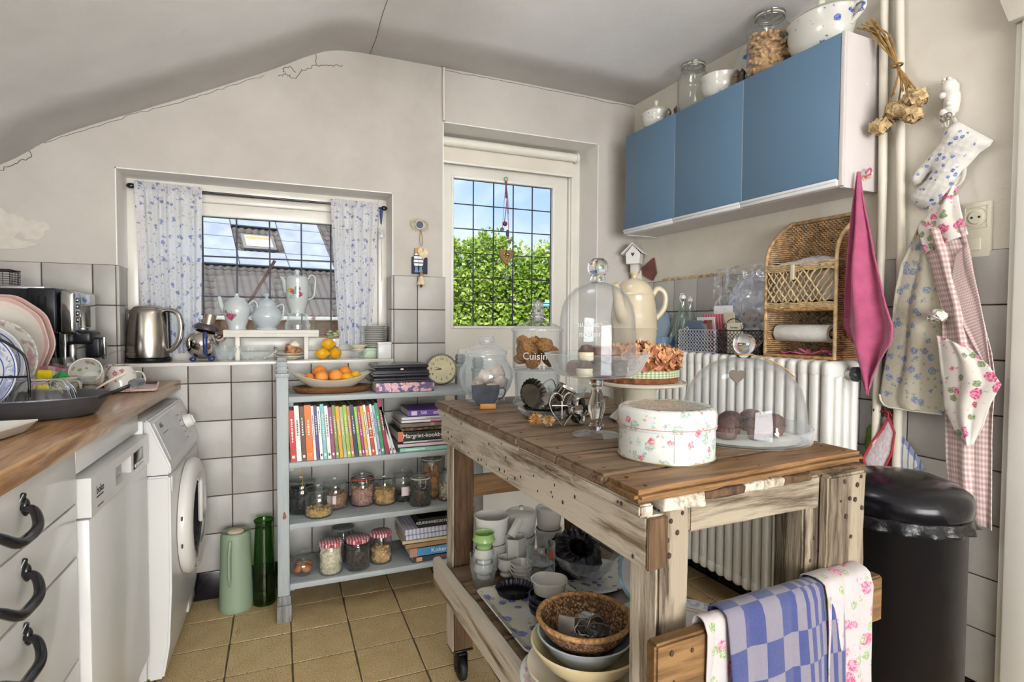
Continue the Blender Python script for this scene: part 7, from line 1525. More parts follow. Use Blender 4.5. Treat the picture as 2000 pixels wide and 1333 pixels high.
bpl_ = obj('blue_plate', lathe(plate_prof(.095, .014, .004, .2), 48), ringmat('#a9c4da', [(.07, .1, '#8fb4d2', '#a2c2da', 0)]), None, FR(-.028, -.25, RZ+.095), (0, math.radians(-80), FR.a)); tag(bpl_, 'light blue plate propped on the wall behind the coffee pot', 'plate')
# ---------------------------------------------------------------- wicker shelf
wk2 = thing('wicker_shelf', 'tall wicker wall shelf with lattice pocket standing on the radiator', 'shelf', FR(-.004, 0, RZ+.001), FR.a)
def m_cane(c1, c2): return plain(c1, .7, 0, .35, 45, .4, 90)
mw1 = plain('#bb976a', .7, 0, .35, 50); mw2 = plain('#9a6b45', .7, 0, .4, 50); mw3 = plain('#cdb286', .65, 0, .25, 50)
YL, YR, DP = -.975, -1.248, -.132     # far side, near side, depth
def side_depth(z): 
    t = max(0, (z-.34)/.14); return DP*(1-.85*min(1, t)**2.2)
def weave_panel(kind, y, z0, z1, seed, m):
    """rows of cane passing in and out of upright stakes"""
    bm = NB(); zr = z0; q = random.Random(seed); k = 0
    while zr < z1:
        if kind == 'side':
            d = side_depth(zr); n = max(4, int(abs(d)/.0075)); pts = [(d*i/n, y+.0042*(1 if (i+k) % 2 else -1), zr+q.uniform(-.0008, .0008)) for i in range(n+1)]
        else: n = 38; pts = [(-.006+.004*(1 if (i+k) % 2 else -1), YL+(YR-YL)*i/n, zr+q.uniform(-.0008, .0008)) for i in range(n+1)]
        a_tube(bm, pts, .0033, 5); zr += .0072; k += 1
    return fin(bm, 'weave', 60)
stuff(obj('side_weave', weave_panel('side', YR, .004, .478, 1, mw2), mw2, wk2)); stuff(obj('side_weave', weave_panel('side', YL, .004, .478, 2, mw1), mw1, wk2)); stuff(obj('back_weave', weave_panel('back', 0, .004, .486, 3, mw1), mw1, wk2))
for y, m in ((YR, mw3), (YL, mw1)):
    pts = [(DP, y, .0), (DP, y, .34)]+[(side_depth(.34+.14*i/8), y, .34+.14*i/8) for i in range(1, 9)]+[(-.004, y, .492)]
    obj('edge_rim', tube(pts, .0062, 8), m, wk2)
obj('edge_rim', tube([(-.004, YL, .492), (-.004, YR, .492)], .0066, 8), mw1, wk2)
for z in (.003, .168): obj('shelf_panel', merge(bx(DP, -.004, YR, YL, z-.004, z+.003), tube([(DP, YR, z), (DP, YL, z)], .0066, 8)), plain('#b98d58', .7, 0, .35, 60, .7, 120), wk2)
# diagonal lattice front of the pocket
q8 = random.Random(8); ZA, ZB = .195, .302
for d in (1, -1):
    for k in range(-4, 14):
        y0 = YL-k*.024
        pts = []
        for i in range(9):
            z = ZA+(ZB-ZA)*i/8; y = y0-d*(z-ZA)*.75-(0 if d > 0 else -.075)
            if YR+.004 < y < YL-.004: pts.append((DP-.003+.0022*(1 if (i+k) % 2 else -1)*d, y, z))
        if len(pts) > 2: obj('cane', tube(pts, .0036, 6, flat=.6), mw3, wk2)
bm = NB()
for zc in (.176, .183, .190, .305, .312, .319, .327):
    a_tube(bm, [(DP-.002+.003*(1 if (i+int(zc*1000)) % 2 else -1), YL+(YR-YL)*i/24, zc+.002*math.sin(i)) for i in range(25)], .0038, 6)
stuff(obj('woven_band', fin(bm, 'wb', 60), mw3, wk2)); obj('pocket_back', bx(DP+.012, DP+.016, YR+.008, YL-.008, .20, .30), plain('#b9b0a4', .9, 0, .3, 14), wk2)
obj('peg', merge(bx(DP-.012, DP-.006, -1.098, -1.084, .272, .325, .001), bx(DP+.004, DP+.009, -1.098, -1.084, .285, .325, .001)), plain('#d8cbae', .6), wk2)
lc = obj('lace_cloth', surf(36, 16, lambda u, v: (DP+.006+.075*v-.012*(1-v), -1.235+.235*u, .334+.022*v*math.sin(PI*u)+.008*mnoise.noise((u*6, v*4, 3))-.02*(1-u)*(1-v))), plain('#d6d3da', .9, 0, .2, 160), None, FR(-.004, 0, RZ+.001), (0, 0, FR.a)); tag(lc, 'white lace cloth folded over the wicker shelf pocket', 'cloth'); solid(lc, .002)
pr2 = thing('paper_roll', 'white kitchen paper roll lying in the wicker shelf', 'paper roll', FR(-.085, -1.098, RZ+.086), FR.a); obj('paper', lathe([(.018, -.105), (.030, -.105), (.0305, -.104), (.0305, .104), (.030, .105), (.018, .105), (.018, -.105)], 40, rot=E3(PI/2, 0, 0)), plain('#e2e1dc', .9, 0, .04, 40, .4, 150), pr2); obj('core', lathe([(.018, -.1055), (.018, .1055), (.0165, .1055), (.0165, -.1055), (.018, -.1055)], 30, rot=E3(PI/2, 0, 0)), plain('#a07c50', .8), pr2)
obj('dowel', tube([(0, -.155, 0), (0, .13, 0)], .009, 12), plain('#b98d58', .6), pr2); obj('dowel_knob', ball(.015, 3, (1, .7, 1), (0, -.170, 0)), plain('#b98d58', .5), pr2)
rq = random.Random(6); pts = [(-.08+rq.uniform(-.03, .02), -1.005-.225*(i/26)+rq.uniform(-.03, .03)*(i > 8), RZ+.0085+.011*rq.random()+(.012*math.sin(i*1.7)**2 if i > 8 else 0)) for i in range(26)]
rp_ = obj('tangled_rope', tube([FR(*p) for p in crv(pts, 6)], .0026, 6), plain('#d76a92', .7)); tag(rp_, 'tangled pink rope on the floor of the wicker shelf', 'rope')
# ---------------------------------------------------------------- pink towel on the cupboard hook
tw_ = thing('pink_towel', 'pink towel hanging by its corner from the cupboard hook', 'towel', FR(0, 0), FR.a)
Lc = [(1.612, -1.308), (1.50, -1.300), (1.35, -1.288), (1.22, -1.275), (1.13, -1.268), (1.08, -1.290), (1.04, -1.318), (.97, -1.338), (.915, -1.356)]
Rc = [(1.612, -1.316), (1.50, -1.335), (1.35, -1.365), (1.22, -1.405), (1.13, -1.438), (1.08, -1.440), (1.04, -1.415), (.97, -1.375), (.915, -1.360)]
def lerp_curve(cv, t):
    n = len(cv)-1; i = min(int(t*n), n-1); f = t*n-i; return [a+(b-a)*f for a, b in zip(cv[i], cv[i+1])]
def ftow(u, v):
    a = lerp_curve(Lc, 1-v); b = lerp_curve(Rc, 1-v); w = b[1]-a[1]
    d = .016*math.sin(2*PI*(1.6*u+.15*math.sin(5*v)))*min(1, abs(w)/.08)+.008*mnoise.noise((u*3, v*5, 2))
    return (-.135+d*1.3-.02*math.sin(PI*u)*min(1, abs(w)/.1), a[1]+w*u, a[0]+(b[0]-a[0])*u)
o = obj('towelling', surf(40, 60, ftow), plain('#ad5074', .95, 0, .1, 30, .5, 260, sheen=.4), tw_); solid(o, .005); obj('hanging_loop', tube(crv([(-.10, -1.313, 1.612), (-.085, -1.316, 1.628), (-.075, -1.314, 1.615), (-.10, -1.311, 1.600)], 4), .003, 6), plain('#c2507e', .9), tw_)
# ---------------------------------------------------------------- dried roses on the pipe
dr_ = thing('dried_bouquet', 'bunch of dried cream roses hanging upside down from the pipe', 'dried flowers', FR(0, 0), FR.a)
heads = [(-.072, -1.385, 1.790, .038), (-.085, -1.345, 1.752, .034), (-.075, -1.440, 1.805, .036), (-.080, -1.435, 1.758, .033), (-.06, -1.41, 1.775, .032)]
bm = NB(); dq = random.Random(4)
for (x, y, z, r) in heads: a_tube(bm, crv([(x*.9, y, z+r*.6), (-.065, -1.395+(y+1.395)*.4, 1.87), (-.06, -1.375, 1.93), (-.06+dq.uniform(-.01, .01), -1.325+dq.uniform(-.015, .015), 2.04), (-.06, -1.285+dq.uniform(-.02, .02), 2.11)], 5), .0028, 6)
for k in range(9): a_tube(bm, crv([(-.07, -1.40+dq.uniform(-.03, .03), 1.84), (-.062, -1.378, 1.93), (-.06+dq.uniform(-.012, .012), -1.325+dq.uniform(-.02, .02), 2.04), (-.06+dq.uniform(-.02, .02), -1.28+dq.uniform(-.03, .03), 2.10)], 5), .0022, 5)
stuff(obj('stems', fin(bm, 'st', 60), plain('#a07c46', .85, 0, .3, 60), dr_)); obj('string_tie', tube([(-.062+.014*math.cos(2*PI*i/20), -1.375+.016*math.sin(2*PI*i/20), 1.93) for i in range(20)], .003, 6, True), plain('#8a6a3c', .9), dr_)
def rose_head(r, seed):
    q = random.Random(seed); bm = NB()
    for k in range(70):
        d = Vector((q.gauss(0, 1), q.gauss(0, 1), q.gauss(-.4, .8))).normalized(); u = d.orthogonal().normalized(); w = d.cross(u); c = d*r*q.uniform(.55, .95); c.z *= .7; s_ = r*q.uniform(.35, .6)
        g = [[bm.verts.new(c+u*s_*(i-1.5)*.6+w*s_*(j-1.5)*.6+d*s_*q.uniform(-.25, .35)) for i in range(4)] for j in range(4)]
        for j in range(3):
            for i in range(3): bm.faces.new((g[j][i], g[j][i+1], g[j+1][i+1], g[j+1][i]))
    a_ball(bm, r*.7, (0, 0, 0), 2, (1, 1, .7)); return fin(bm, 'rose', 180)
m_dros = plain('#c9ad80', .9, 0, .3, 50)
for k, (x, y, z, r) in enumerate(heads): obj('rose_head', rose_head(r*.85, k), m_dros, dr_, (x, y, z), (dq.uniform(-.4, .4), dq.uniform(-.4, .4), k))
# ---------------------------------------------------------------- porcelain hook, oven mitt, aprons
fg = thing('porcelain_hook', 'white porcelain baby-figure hook with twin rings on the wall', 'hook', FR(-.018, -1.502, 0), FR.a)
fgm = plain('#dcd6cf', .2, 0, .04, 20, coat=.3)
bm = NB(); a_ball(bm, .021, (-.004, 0, 1.825), 3, (1, .95, 1.1)); a_tube(bm, crv([(0, -.004, 1.83), (-.002, -.006, 1.79), (-.002, -.004, 1.76), (-.002, .004, 1.742)], 5), [.018]*4+[.021]*4+[.02]*4+[.016]*3+[.010], 12); a_ball(bm, .010, (-.02, .010, 1.80), 2); a_ball(bm, .010, (-.02, -.008, 1.772), 2); a_ball(bm, .011, (-.016, .008, 1.752), 2)
obj('figure', fin(bm, 'fig', 180), fgm, fg); obj('ring', merge(*[tube([(-.018+.004*s, s*.008+.009*math.cos(2*PI*i/18), 1.735+.010*math.sin(2*PI*i/18)) for i in range(18)], .0016, 6, True) for s in (-1, 1)]), metal('#8d8478', .3), fg); obj('curls', merge(*[ball(.0065, 1, (1, 1, 1), (-.012+.004*math.sin(i), .012*math.cos(i*1.1), 1.842+.006*math.sin(i*1.7))) for i in range(8)]), fgm, fg)
MT = [(-1.494, 1.71), (-1.526, 1.718), (-1.613, 1.639), (-1.606, 1.627), (-1.582, 1.614), (-1.548, 1.578), (-1.529, 1.542), (-1.497, 1.502), (-1.463, 1.477), (-1.432, 1.483), (-1.409, 1.504), (-1.403, 1.53), (-1.421, 1.548), (-1.448, 1.569), (-1.462, 1.594), (-1.449, 1.588), (-1.43, 1.563), (-1.412, 1.56), (-1.402, 1.577), (-1.406, 1.593), (-1.433, 1.621), (-1.463, 1.651), (-1.484, 1.673)]
def puffy(poly, thick, cell=.008, amp=.0, seed=0):
    """quilted pad: outline filled with a grid, bulging away from its edge"""
    from mathutils.geometry import tessellate_polygon
    ys_ = [p[0] for p in poly]; zs2 = [p[1] for p in poly]
    def inside(y, z):
        c = False; n = len(poly); j = n-1
        for i in range(n):
            yi, zi = poly[i]; yj, zj = poly[j]
            if (zi > z) != (zj > z) and y < (yj-yi)*(z-zi)/(zj-zi)+yi: c = not c
            j = i
        return c
    def dist(y, z):
        m = 9
        for i in range(len(poly)):
            a = Vector(poly[i]); b = Vector(poly[(i+1) % len(poly)]); p = Vector((y, z)); ab = b-a; t = max(0, min(1, (p-a).dot(ab)/max(1e-9, ab.length_squared))); m = min(m, (a+ab*t-p).length)
        return m
    import mathutils
    pts = [Vector(p) for p in poly]; 
    dense = []
    for i in range(len(poly)):
        a, b = pts[i], pts[(i+1) % len(poly)]; n = max(1, int((b-a).length/cell))
        for k in range(n): dense.append(a+(b-a)*k/n)
    nb = len(dense); inner = []; y = min(ys_)
    row = 0
    while y < max(ys_):
        z = min(zs2)+(cell*.5 if row % 2 else 0)
        while z < max(zs2):
            if inside(y, z) and dist(y, z) > cell*.55: inner.append(Vector((y, z)))
            z += cell
        y += cell*.87; row += 1
    V, E, F, *_ = mathutils.geometry.delaunay_2d_cdt(dense+inner, [(i, (i+1) % nb) for i in range(nb)], [], 1, 1e-5)
    bm = NB(); fr_ = []; bk_ = []
    for v in V:
        d = dist(v.x, v.y); h = thick*(1-math.exp(-d/.014)); q_ = amp*(abs(math.sin(v.x*150+v.y*90))*abs(math.sin(v.x*90-v.y*150)))*min(1, d/.01)
        fr_.append(bm.verts.new((-h-q_, v.x, v.y))); bk_.append(bm.verts.new((h*.25, v.x, v.y)))
    for f in F:
        try: bm.faces.new([fr_[i] for i in f]); bm.faces.new([bk_[i] for i in f][::-1])
        except ValueError: pass
    return fin(bm, 'puffy', 180)
mt = thing('oven_mitt', 'white quilted oven mitt with blue flowers hanging on the hook', 'oven mitt', FR(-.022, 0, 0), FR.a)
m_mitt = print_mat('#ece9e2', [(34, .24, '#4b68a4', '#a4b2ce'), (26, .16, '#3f5a98', '#7f93c0')], .95, sheen=.2, bump=.4)
obj('mitt_body', puffy(MT, .024, .0075, .004), m_mitt, mt); obj('hanging_loop', tube(crv([(-.006, -1.500, 1.708), (-.008, -1.494, 1.728), (-.008, -1.488, 1.736), (-.004, -1.490, 1.712)], 4), .002, 6), plain('#c9c4bc', .9), mt)
m_sock = plain('#d8d3bf', .35, 0, .03, 10)
so = thing('wall_socket', 'cream wall socket with light switch above the tiles', 'socket', FR(0, -1.573, 0), FR.a)
obj('plate', bx(-.012, 0, -.036, .036, 1.325, 1.480, .004), m_sock, so); obj('socket_insert', lathe([(0, .004), (.017, .004), (.019, .0), (.026, -.001), (.027, .002), (.027, .0)], 36, rot=E3(0, -PI/2, 0), loc=(-.0115, 0, 1.437)), m_sock, so)
for dy in (-.009, .009): obj('pin_hole', lathe([(0, .001), (.0032, .001), (.0032, 0)], 12, rot=E3(0, -PI/2, 0), loc=(-.0152, dy, 1.437)), plain('#2c2a26', .8), so)
obj('switch_rocker', bx(-.0155, -.011, -.014, .022, 1.345, 1.378, .002), m_sock, so); obj('inner_frame', merge(bx(-.0135, -.0115, -.028, .028, 1.406, 1.408), bx(-.0135, -.0115, -.028, .028, 1.466, 1.468), bx(-.0135, -.0115, -.028, -.026, 1.406, 1.468), bx(-.0135, -.0115, .026, .028, 1.406, 1.468)), m_sock, so)
def cloth_panel(Lp, Rp, lx, folds, amp, seed, nu=36, nv=60, uvs=(1, 1), pts=False, und=0.0):
    def fn(u, v):
        a = lerp_curve(Lp, 1-v); b = lerp_curve(Rp, 1-v)
        d = amp*math.sin(2*PI*(folds*u+.12*math.sin(4*v+seed)))+.5*amp*mnoise.noise((u*3+seed, v*4, 1))
        return (lx-abs(d)*.6+d*.4-und*math.sin(PI*u), a[0]+(b[0]-a[0])*u, a[1]+(b[1]-a[1])*u)
    return surf(nu, nv, fn, uvs=uvs)
a1 = thing('quilted_apron', 'cream quilted apron with blue sprigs hanging behind the pink one', 'apron', FR(0, 0), FR.a)
A1L = [(-1.453, 1.445), (-1.428, 1.39), (-1.394, 1.315), (-1.381, 1.237), (-1.372, 1.15), (-1.362, 1.06), (-1.350, .98), (-1.342, 0.911), (-1.352, .886), (-1.368, 0.876)]
A1R = [(-1.472, 1.442), (-1.500, 1.39), (-1.512, 1.30), (-1.516, 1.23), (-1.520, 1.14), (-1.524, 1.05), (-1.530, .97), (-1.532, 0.91), (-1.530, .886), (-1.522, 0.874)]
m_q = print_mat('#cfc9b4', [(24, .3, '#6a7a9a', '#a9b0b8'), (36, .2, '#8a947c', '#b0b4a0')], .95, sheen=.2, bump=.8)
o = obj('quilted_cloth', cloth_panel(A1L, A1R, -.044, 1.5, .010, 1), m_q, a1); solid(o, .004)
obj('bound_hem', tube([(-.048, y, z) for y, z in [(-1.342, .911), (-1.346, .893), (-1.356, .880), (-1.370, .874), (-1.44, .872), (-1.522, .873)]], .003, 6), plain('#ddd9cc', .9), a1); obj('neck_tape', tube(crv([(-.03, -1.455, 1.445), (-.03, -1.475, 1.55), (-.025, -1.498, 1.69), (-.02, -1.50, 1.735)], 5), .003, 6, flat=.4), plain('#d8d2c0', .9), a1)
a2 = thing('rose_apron', 'pink gingham apron with rose-printed bib and pocket hanging from the hook', 'apron', FR(0, 0), FR.a)
A2L = [(-1.452, 1.412), (-1.477, 1.337), (-1.498, 1.26), (-1.519, 1.185), (-1.527, 1.11), (-1.531, 1.038), (-1.535, .96), (-1.538, 0.891), (-1.541, .82), (-1.544, 0.745), (-1.552, .67), (-1.562, 0.597)]
A2R = [(-1.572, 1.412), (-1.590, 1.337), (-1.602, 1.26), (-1.616, 1.197), (-1.632, 1.12), (-1.646, 1.059), (-1.655, .985), (-1.653, 0.89), (-1.653, .82), (-1.655, 0.745), (-1.658, .67), (-1.661, 0.583)]
m_gr = check('#e2d6d2', '#d2b6b2', '#bf9896', (16, 52), .95)
o = obj('gingham_skirt', cloth_panel(A2L, A2R, -.060, 1.7, .014, 3, und=.012), m_gr, a2); solid(o, .002)
m_rb = print_mat('#e6dfd6', [(17, .30, '#b33f6a', '#dd8fa8'), (23, .25, '#6e7f58', '#97a482'), (40, .14, '#c9849a', '#dcb0bc')], .95, sheen=.2)
o = obj('rose_bib', cloth_panel([(-1.534, 1.520), (-1.490, 1.470), (-1.450, 1.422), (-1.476, 1.345)], [(-1.552, 1.525), (-1.560, 1.470), (-1.572, 1.420), (-1.583, 1.385)], -.068, 1.2, .008, 5, 24, 20, und=.006), m_rb, a2); solid(o, .002)
o = obj('rose_pocket', cloth_panel([(-1.524, 1.105), (-1.531, 1.04), (-1.540, .97), (-1.546, .90), (-1.575, .835), (-1.607, .802)], [(-1.600, 1.075), (-1.650, 1.025), (-1.678, .978), (-1.656, .925), (-1.640, .86), (-1.618, .806)], -.086, 1.4, .010, 7, 24, 30, und=.008), m_rb, a2); solid(o, .002)
obj('neck_strap', tube(crv([(-.066, -1.548, 1.52), (-.030, -1.548, 1.56), (-.012, -1.535, 1.66), (-.012, -1.508, 1.735)], 5), .006, 8, flat=.3), m_rb, a2); obj('tie_knot', rose_head(.024, 5), m_rb, a2, (-.088, -1.524, 1.16))
o = obj('folded_lapel', cloth_panel([(-1.560, 1.335), (-1.550, 1.255), (-1.560, 1.18), (-1.600, 1.10), (-1.640, 1.02), (-1.655, .985)], [(-1.588, 1.36), (-1.606, 1.28), (-1.622, 1.20), (-1.638, 1.12), (-1.650, 1.04), (-1.658, .985)], -.080, .8, .006, 9, 18, 30), m_gr, a2); solid(o, .002)
# hook plate with potholders
hp_ = thing('double_hook', 'dark square double hook fixed on the tiles by the bin', 'hook', FR(-.010, -1.338, .852), FR.a)
for dy in (.022, -.022): obj('hook_plate', merge(bx(-.006, 0, dy-.019, dy+.019, -.017, .017, .002), bx(-.010, -.006, dy-.011, dy+.011, -.010, .010, .002)), plain('#4a4744', .4, .4), hp_); obj('hook', tube(crv([(-.008, dy, .004), (-.020, dy, -.002), (-.024, dy, .008)], 4), .003, 8), plain('#2c2a2a', .4), hp_)
def padc(name, label, poly, lx, m, trim_=None, th_=.007):
    t = thing(name, label, 'potholder', FR(lx, 0, 0), FR.a, 'potholders by the bin'); obj('pad', puffy(poly, th_, .007, .0015), m, t)
    if trim_: obj('edging', tube([(-.004, y, z) for y, z in poly], .0035, 6, True), plain(trim_, .9), t)
    obj('loop', tube(crv([(-.004, poly[0][0], poly[0][1]), (-.010, poly[0][0]-.004, poly[0][1]+.012), (-.006, -1.358, .858), (-.004, poly[0][0]+.006, poly[0][1]+.004)], 4), .0022, 6), plain('#b03a44', .9), t); return t
padc('potholder', 'blue and white check potholder below the double hook', [(-1.366, .832), (-1.382, .80), (-1.421, .761), (-1.466, .700), (-1.440, .678), (-1.412, .660), (-1.375, .690), (-1.36, .76)], -.018, check('#dcdcd8', '#8d98b4', '#5a6890', (60, 60), .95, 'Object', lo=.72))
padc('potholder', 'knitted pink-white potholder with red edging in front of the check one', [(-1.362, .840), (-1.384, .795), (-1.375, .725), (-1.352, .665), (-1.300, .648), (-1.285, .690), (-1.310, .745), (-1.345, .80)], -.030, plain('#d8ccd0', .95, 0, .1, 90, .8, 140), '#b8303c')
padc('potholder', 'green knitted potholder half hidden behind the radiator end', [(-1.316, .838), (-1.300, .806), (-1.282, .790), (-1.276, .73), (-1.29, .70), (-1.325, .70), (-1.332, .76), (-1.326, .806)], -.014, plain('#5d7a3c', .95, 0, .2, 90, .8, 140))
# ---------------------------------------------------------------- pedal bin
bn_ = thing('waste_bin', 'tall black metal bin with domed lid between table and wall', 'bin', (1.402, .902, 0), math.radians(-20))
m_bin = plain('#0d0c10', .42, 0, .12, 30, spec=.3); m_lid = plain('#101015', .2, 0, .1, 30, spec=.4)
obj('bin_body', lathe([(0, 0), (.135, 0), (.138, .006), (.138, .664), (.141, .668), (.141, .674), (0, .674)], 64), m_bin, bn_)
obj('bin_lid', lathe([(.146, .692), (.149, .696), (.149, .722), (.144, .736), (.124, .752), (.088, .765), (.04, .772), (0, .773)], 64), m_lid, bn_)
def bagf(u, v):
    a = 2*PI*u; r = .143+.010*v*(1+.6*math.sin(17*a))+.005*mnoise.noise((3*math.cos(a), 3*math.sin(a), v*6)); return (r*math.cos(a), r*math.sin(a), .692-.030*v+.006*mnoise.noise((5*math.cos(a), 5*math.sin(a), 4)))
o = obj('bin_liner', surf(120, 5, bagf), plain('#17171a', .3, 0, .2, 60, .4, 120), bn_); solid(o, .001)
obj('bracket', merge(bx(.128, .158, -.014, .014, .628, .664, .005), tube([(.150, -.02, .645), (.150, .02, .645)], .009, 10)), metal('#6a6664', .35), bn_, (0, 0, 0), (0, 0, math.radians(10)))
rc_ = obj('red_cloth', surf(14, 10, lambda u, v: (.006*math.sin(5*u), (u-.5)*.06, -.03*v+.008*mnoise.noise((u*4, v*4, 0)))), plain('#c0303e', .9), None, FR(-.04, -1.545, .600), (0, -.5, FR.a)); tag(rc_, 'scrap of red cloth peeking out behind the bin', 'cloth'); solid(rc_, .002)
# ---------------------------------------------------------------- birdhouse night-light and tile in the corner
bh = thing('birdhouse_lamp', 'little white birdhouse night-light plugged in the far corner', 'lamp', FR(-.055, -.085, 1.44), math.radians(-52))
m_bh = plain('#e3e2de', .4, 0, .03, 10)
obj('house', prism([(-.034, 0), (.034, 0), (.038, .052), (0, .098), (-.038, .052)], .055, 'y', .001), m_bh, bh); obj('roof', merge(prism([(0, .100), (.056, .048), (.058, .053), (0, .107)], .082, 'y'), prism([(0, .100), (-.056, .048), (-.058, .053), (0, .107)], .082, 'y')), m_bh, bh)
obj('heart_hole', prism([(x*.36, z*.34+.048) for x, z in hrt], .002, 'y'), plain('#4a4a44', .9), bh, (0, -.0278, 0)); obj('plug', merge(bx(-.022, .022, .0, .045, -.042, .0, .004), bx(-.028, .028, .035, .062, -.13, -.03, .004)), plain('#d6d2c8', .45), bh)
dmd = obj('terracotta_tile', prism([(-.136, 1.467), (-.045, 1.422), (-.055, 1.381), (-.127, 1.350), (-.158, 1.386)], .010, 'x', .0015), plain('#7b4a44', .6, 0, .15, 20), None, FR(-.006, -.045, 0), (0, 0, FR.a)); tag(dmd, 'reddish brown diamond-shaped tile leaning in the corner by the birdhouse', 'tile')

# ================================================================ OUTDOORS
ro = random.Random(11)
gm = plain('#7d8a55', .95, 0, .3, 3, name='lawn')
struct('ground', bx(-30, 40, 5.6, 60, -1.7, -1.6), gm)
struct('bounce_terrace', bx(-6, 8, 2.92, 5.55, -1.7, -.05), plain('#c9c6bf', .9, 0, .1, 2, name='sun_bounce_paving'))  # unseen pale slab added to bounce sunlight in through the window
# neighbour's house across the garden
HY, HZ = 17.0, 1.30; SL = math.radians(40)
hs = thing('neighbour_house', 'brick house with grey pantiled roof and solar panels seen through the kitchen window', 'house', (-1.0, HY, 0), math.radians(12))
def mat_brick():
    n = N('red_brickwork'); v = n.co('Object', (1, 1, 1), (PI/2, 0, 0)); b = n.n('TexBrick'); n.l(v, b.inputs['Vector'])
    b.inputs['Color1'].default_value = (*srgb('#99654e'), 1); b.inputs['Color2'].default_value = (*srgb('#84503e'), 1); b.inputs['Mortar'].default_value = (*srgb('#a59886'), 1)
    b.inputs['Scale'].default_value = 4.6; b.inputs['Mortar Size'].default_value = .02; b.inputs['Row Height'].default_value = .28; b.inputs['Brick Width'].default_value = .95
    n.bsdf(n.mix(.35, b.outputs[0], n.ramp(n.noise(v, 3, 3), (.3, srgb('#7d4f40')), (.7, srgb('#a87c66')))), .9); return n.m
obj('brick_wall', bx(-16, 7.5, .25, .5, -1.6, HZ-.08), mat_brick(), hs)
obj('gutter', bx(-16, 7.5, -.02, .12, HZ-.13, HZ-.02, .02), plain('#b9b5ad', .5), hs)
rt_ = bpy.data.objects.new('roof', None); C.objects.link(rt_); rt_.parent = hs; rt_.location = (0, 0, HZ); rt_.rotation_euler = (SL, 0, 0)
m_pt = plain('#5f5853', .9, 0, .3, 2.5, name='grey_pantile')
obj('roof_deck', bx(-16, 7.5, .02, 8, -.09, -.05), plain('#57524d', .9), rt_)
TW, TH = .215, .30
def pantile(w=TW, h=TH+.05):
    return surf(8, 1, lambda u, v: ((u-.5)*w*1.02, v*h, .022*math.sin(2*PI*u)+.022+.016*(1-v)))
pt = pantile(); pt.materials.append(m_pt)
rows = 24; vis = []
for r in range(rows):
    for c in range(-22, 32): vis.append((r, c))
near = [(r, c) for (r, c) in vis if r < 8 and -10 <= c <= 21]
near = near[:290]
for (r, c) in near: o = obj('pantile', pt, None, rt_, (c*TW-.4, r*TH, -.04))
bm = NB(); ns = set(near)
for (r, c) in vis:
    if (r, c) in ns: continue
    t = bmesh.new(); t.from_mesh(pt); bmesh.ops.translate(t, vec=(c*TW-.4, r*TH, -.04), verts=t.verts[:]); a_join(bm, t)
o = obj('pantiles', fin(bm, 'pt', 180), m_pt, rt_); stuff(o)
def mat_pv():
    n = N('solar_cells'); v = n.co()
    n.bsdf(n.ramp(n.noise(v, 2, 2), (.3, srgb('#8f939f')), (.7, srgb('#a3a7b0'))), .25, .0, .8); return n.m
mpv = mat_pv(); mfr = plain('#9aa0aa', .4, .6)
PW, PH = 1.42, .74
def pv(x, y, w=PW, h=PH):
    p = obj('solar_panel', bx(x, x+w-.015, y, y+h-.015, .05, .085, .004, 1), mpv, rt_)
    obj('panel_frame', merge(bx(x, x+w-.015, y-.012, y+.012, .05, .094), bx(x, x+.02, y, y+h-.015, .05, .092)), mfr, p)
PX, PY = .28, 2.3
for r in range(5): pv(PX-PW, PY+r*PH); pv(PX+PW, PY+r*PH); pv(PX-2*PW, PY+r*PH); pv(PX-3*PW, PY+r*PH)
for r in (0, 3, 4): pv(PX, PY+r*PH)
skl = obj('skylight', bx(PX+.22, PX+PW-.22, PY+PH+.15, PY+2.3*PH, .0, .10, .01), plain('#77736e', .6), rt_)
obj('skylight_pane', bx(PX+.32, PX+PW-.32, PY+PH+.28, PY+2.18*PH, .10, .105), plain('#e6e2d8', .25), skl)
obj('skylight_blind', bx(PX+.34, PX+PW-.34, PY+1.9*PH, PY+2.12*PH, .106, .110), plain('#c99a5c', .6), skl)
# hornbeam hedge behind the back door
def leaf_cloud(n, x0, x1, y, z0, ztop, dep, sz, seed):
    q = random.Random(seed); vs = []; fs = []
    for k in range(n):
        x = q.uniform(x0, x1); t = q.random(); top = ztop(x)
        z = z0+(top-z0)*(1-(1-t)**1.0); d = y+dep*(q.random()**1.6)-.12*mnoise.noise((x*2.2, z*2.2, 3)) 
        z += q.gauss(0, .05) if t > .9 else 0
        a = Vector((q.gauss(0, 1), q.gauss(0, 1)-1.1, q.gauss(0, 1)+.7)).normalized(); b = a.cross(Vector((q.gauss(0, 1), q.gauss(0, 1), q.gauss(0, 1)))).normalized(); c = a.cross(b)
        s = sz*q.uniform(.6, 1.3); p = Vector((x, d, z)); i = len(vs)
        vs += [tuple(p-b*s), tuple(p+c*s*.6+a*s*.15), tuple(p+b*s), tuple(p-c*s*.6+a*s*.15)]; fs.append((i, i+1, i+2, i+3))
    me = bpy.data.meshes.new('leaves'); me.from_pydata(vs, [], fs); return me
def mat_leaf():
    n = N('hedge_leaf'); g = n.n('NewGeometry'); c = n.ramp(g.outputs['Random Per Island'], (0.0, srgb('#6f8c2c')), (.45, srgb('#93ab45')), (.8, srgb('#b2c462')), (1.0, srgb('#ccd88a')))
    d = n.n('BsdfDiffuse'); n.l(c, d.inputs[0]); t = n.n('BsdfTranslucent'); n.l(c, t.inputs[0]); ms = n.n('MixShader'); ms.inputs[0].default_value = .35
    n.l(d.outputs[0], ms.inputs[1]); n.l(t.outputs[0], ms.inputs[2]); n.l(ms.outputs[0], n.out.inputs[0]); return n.m
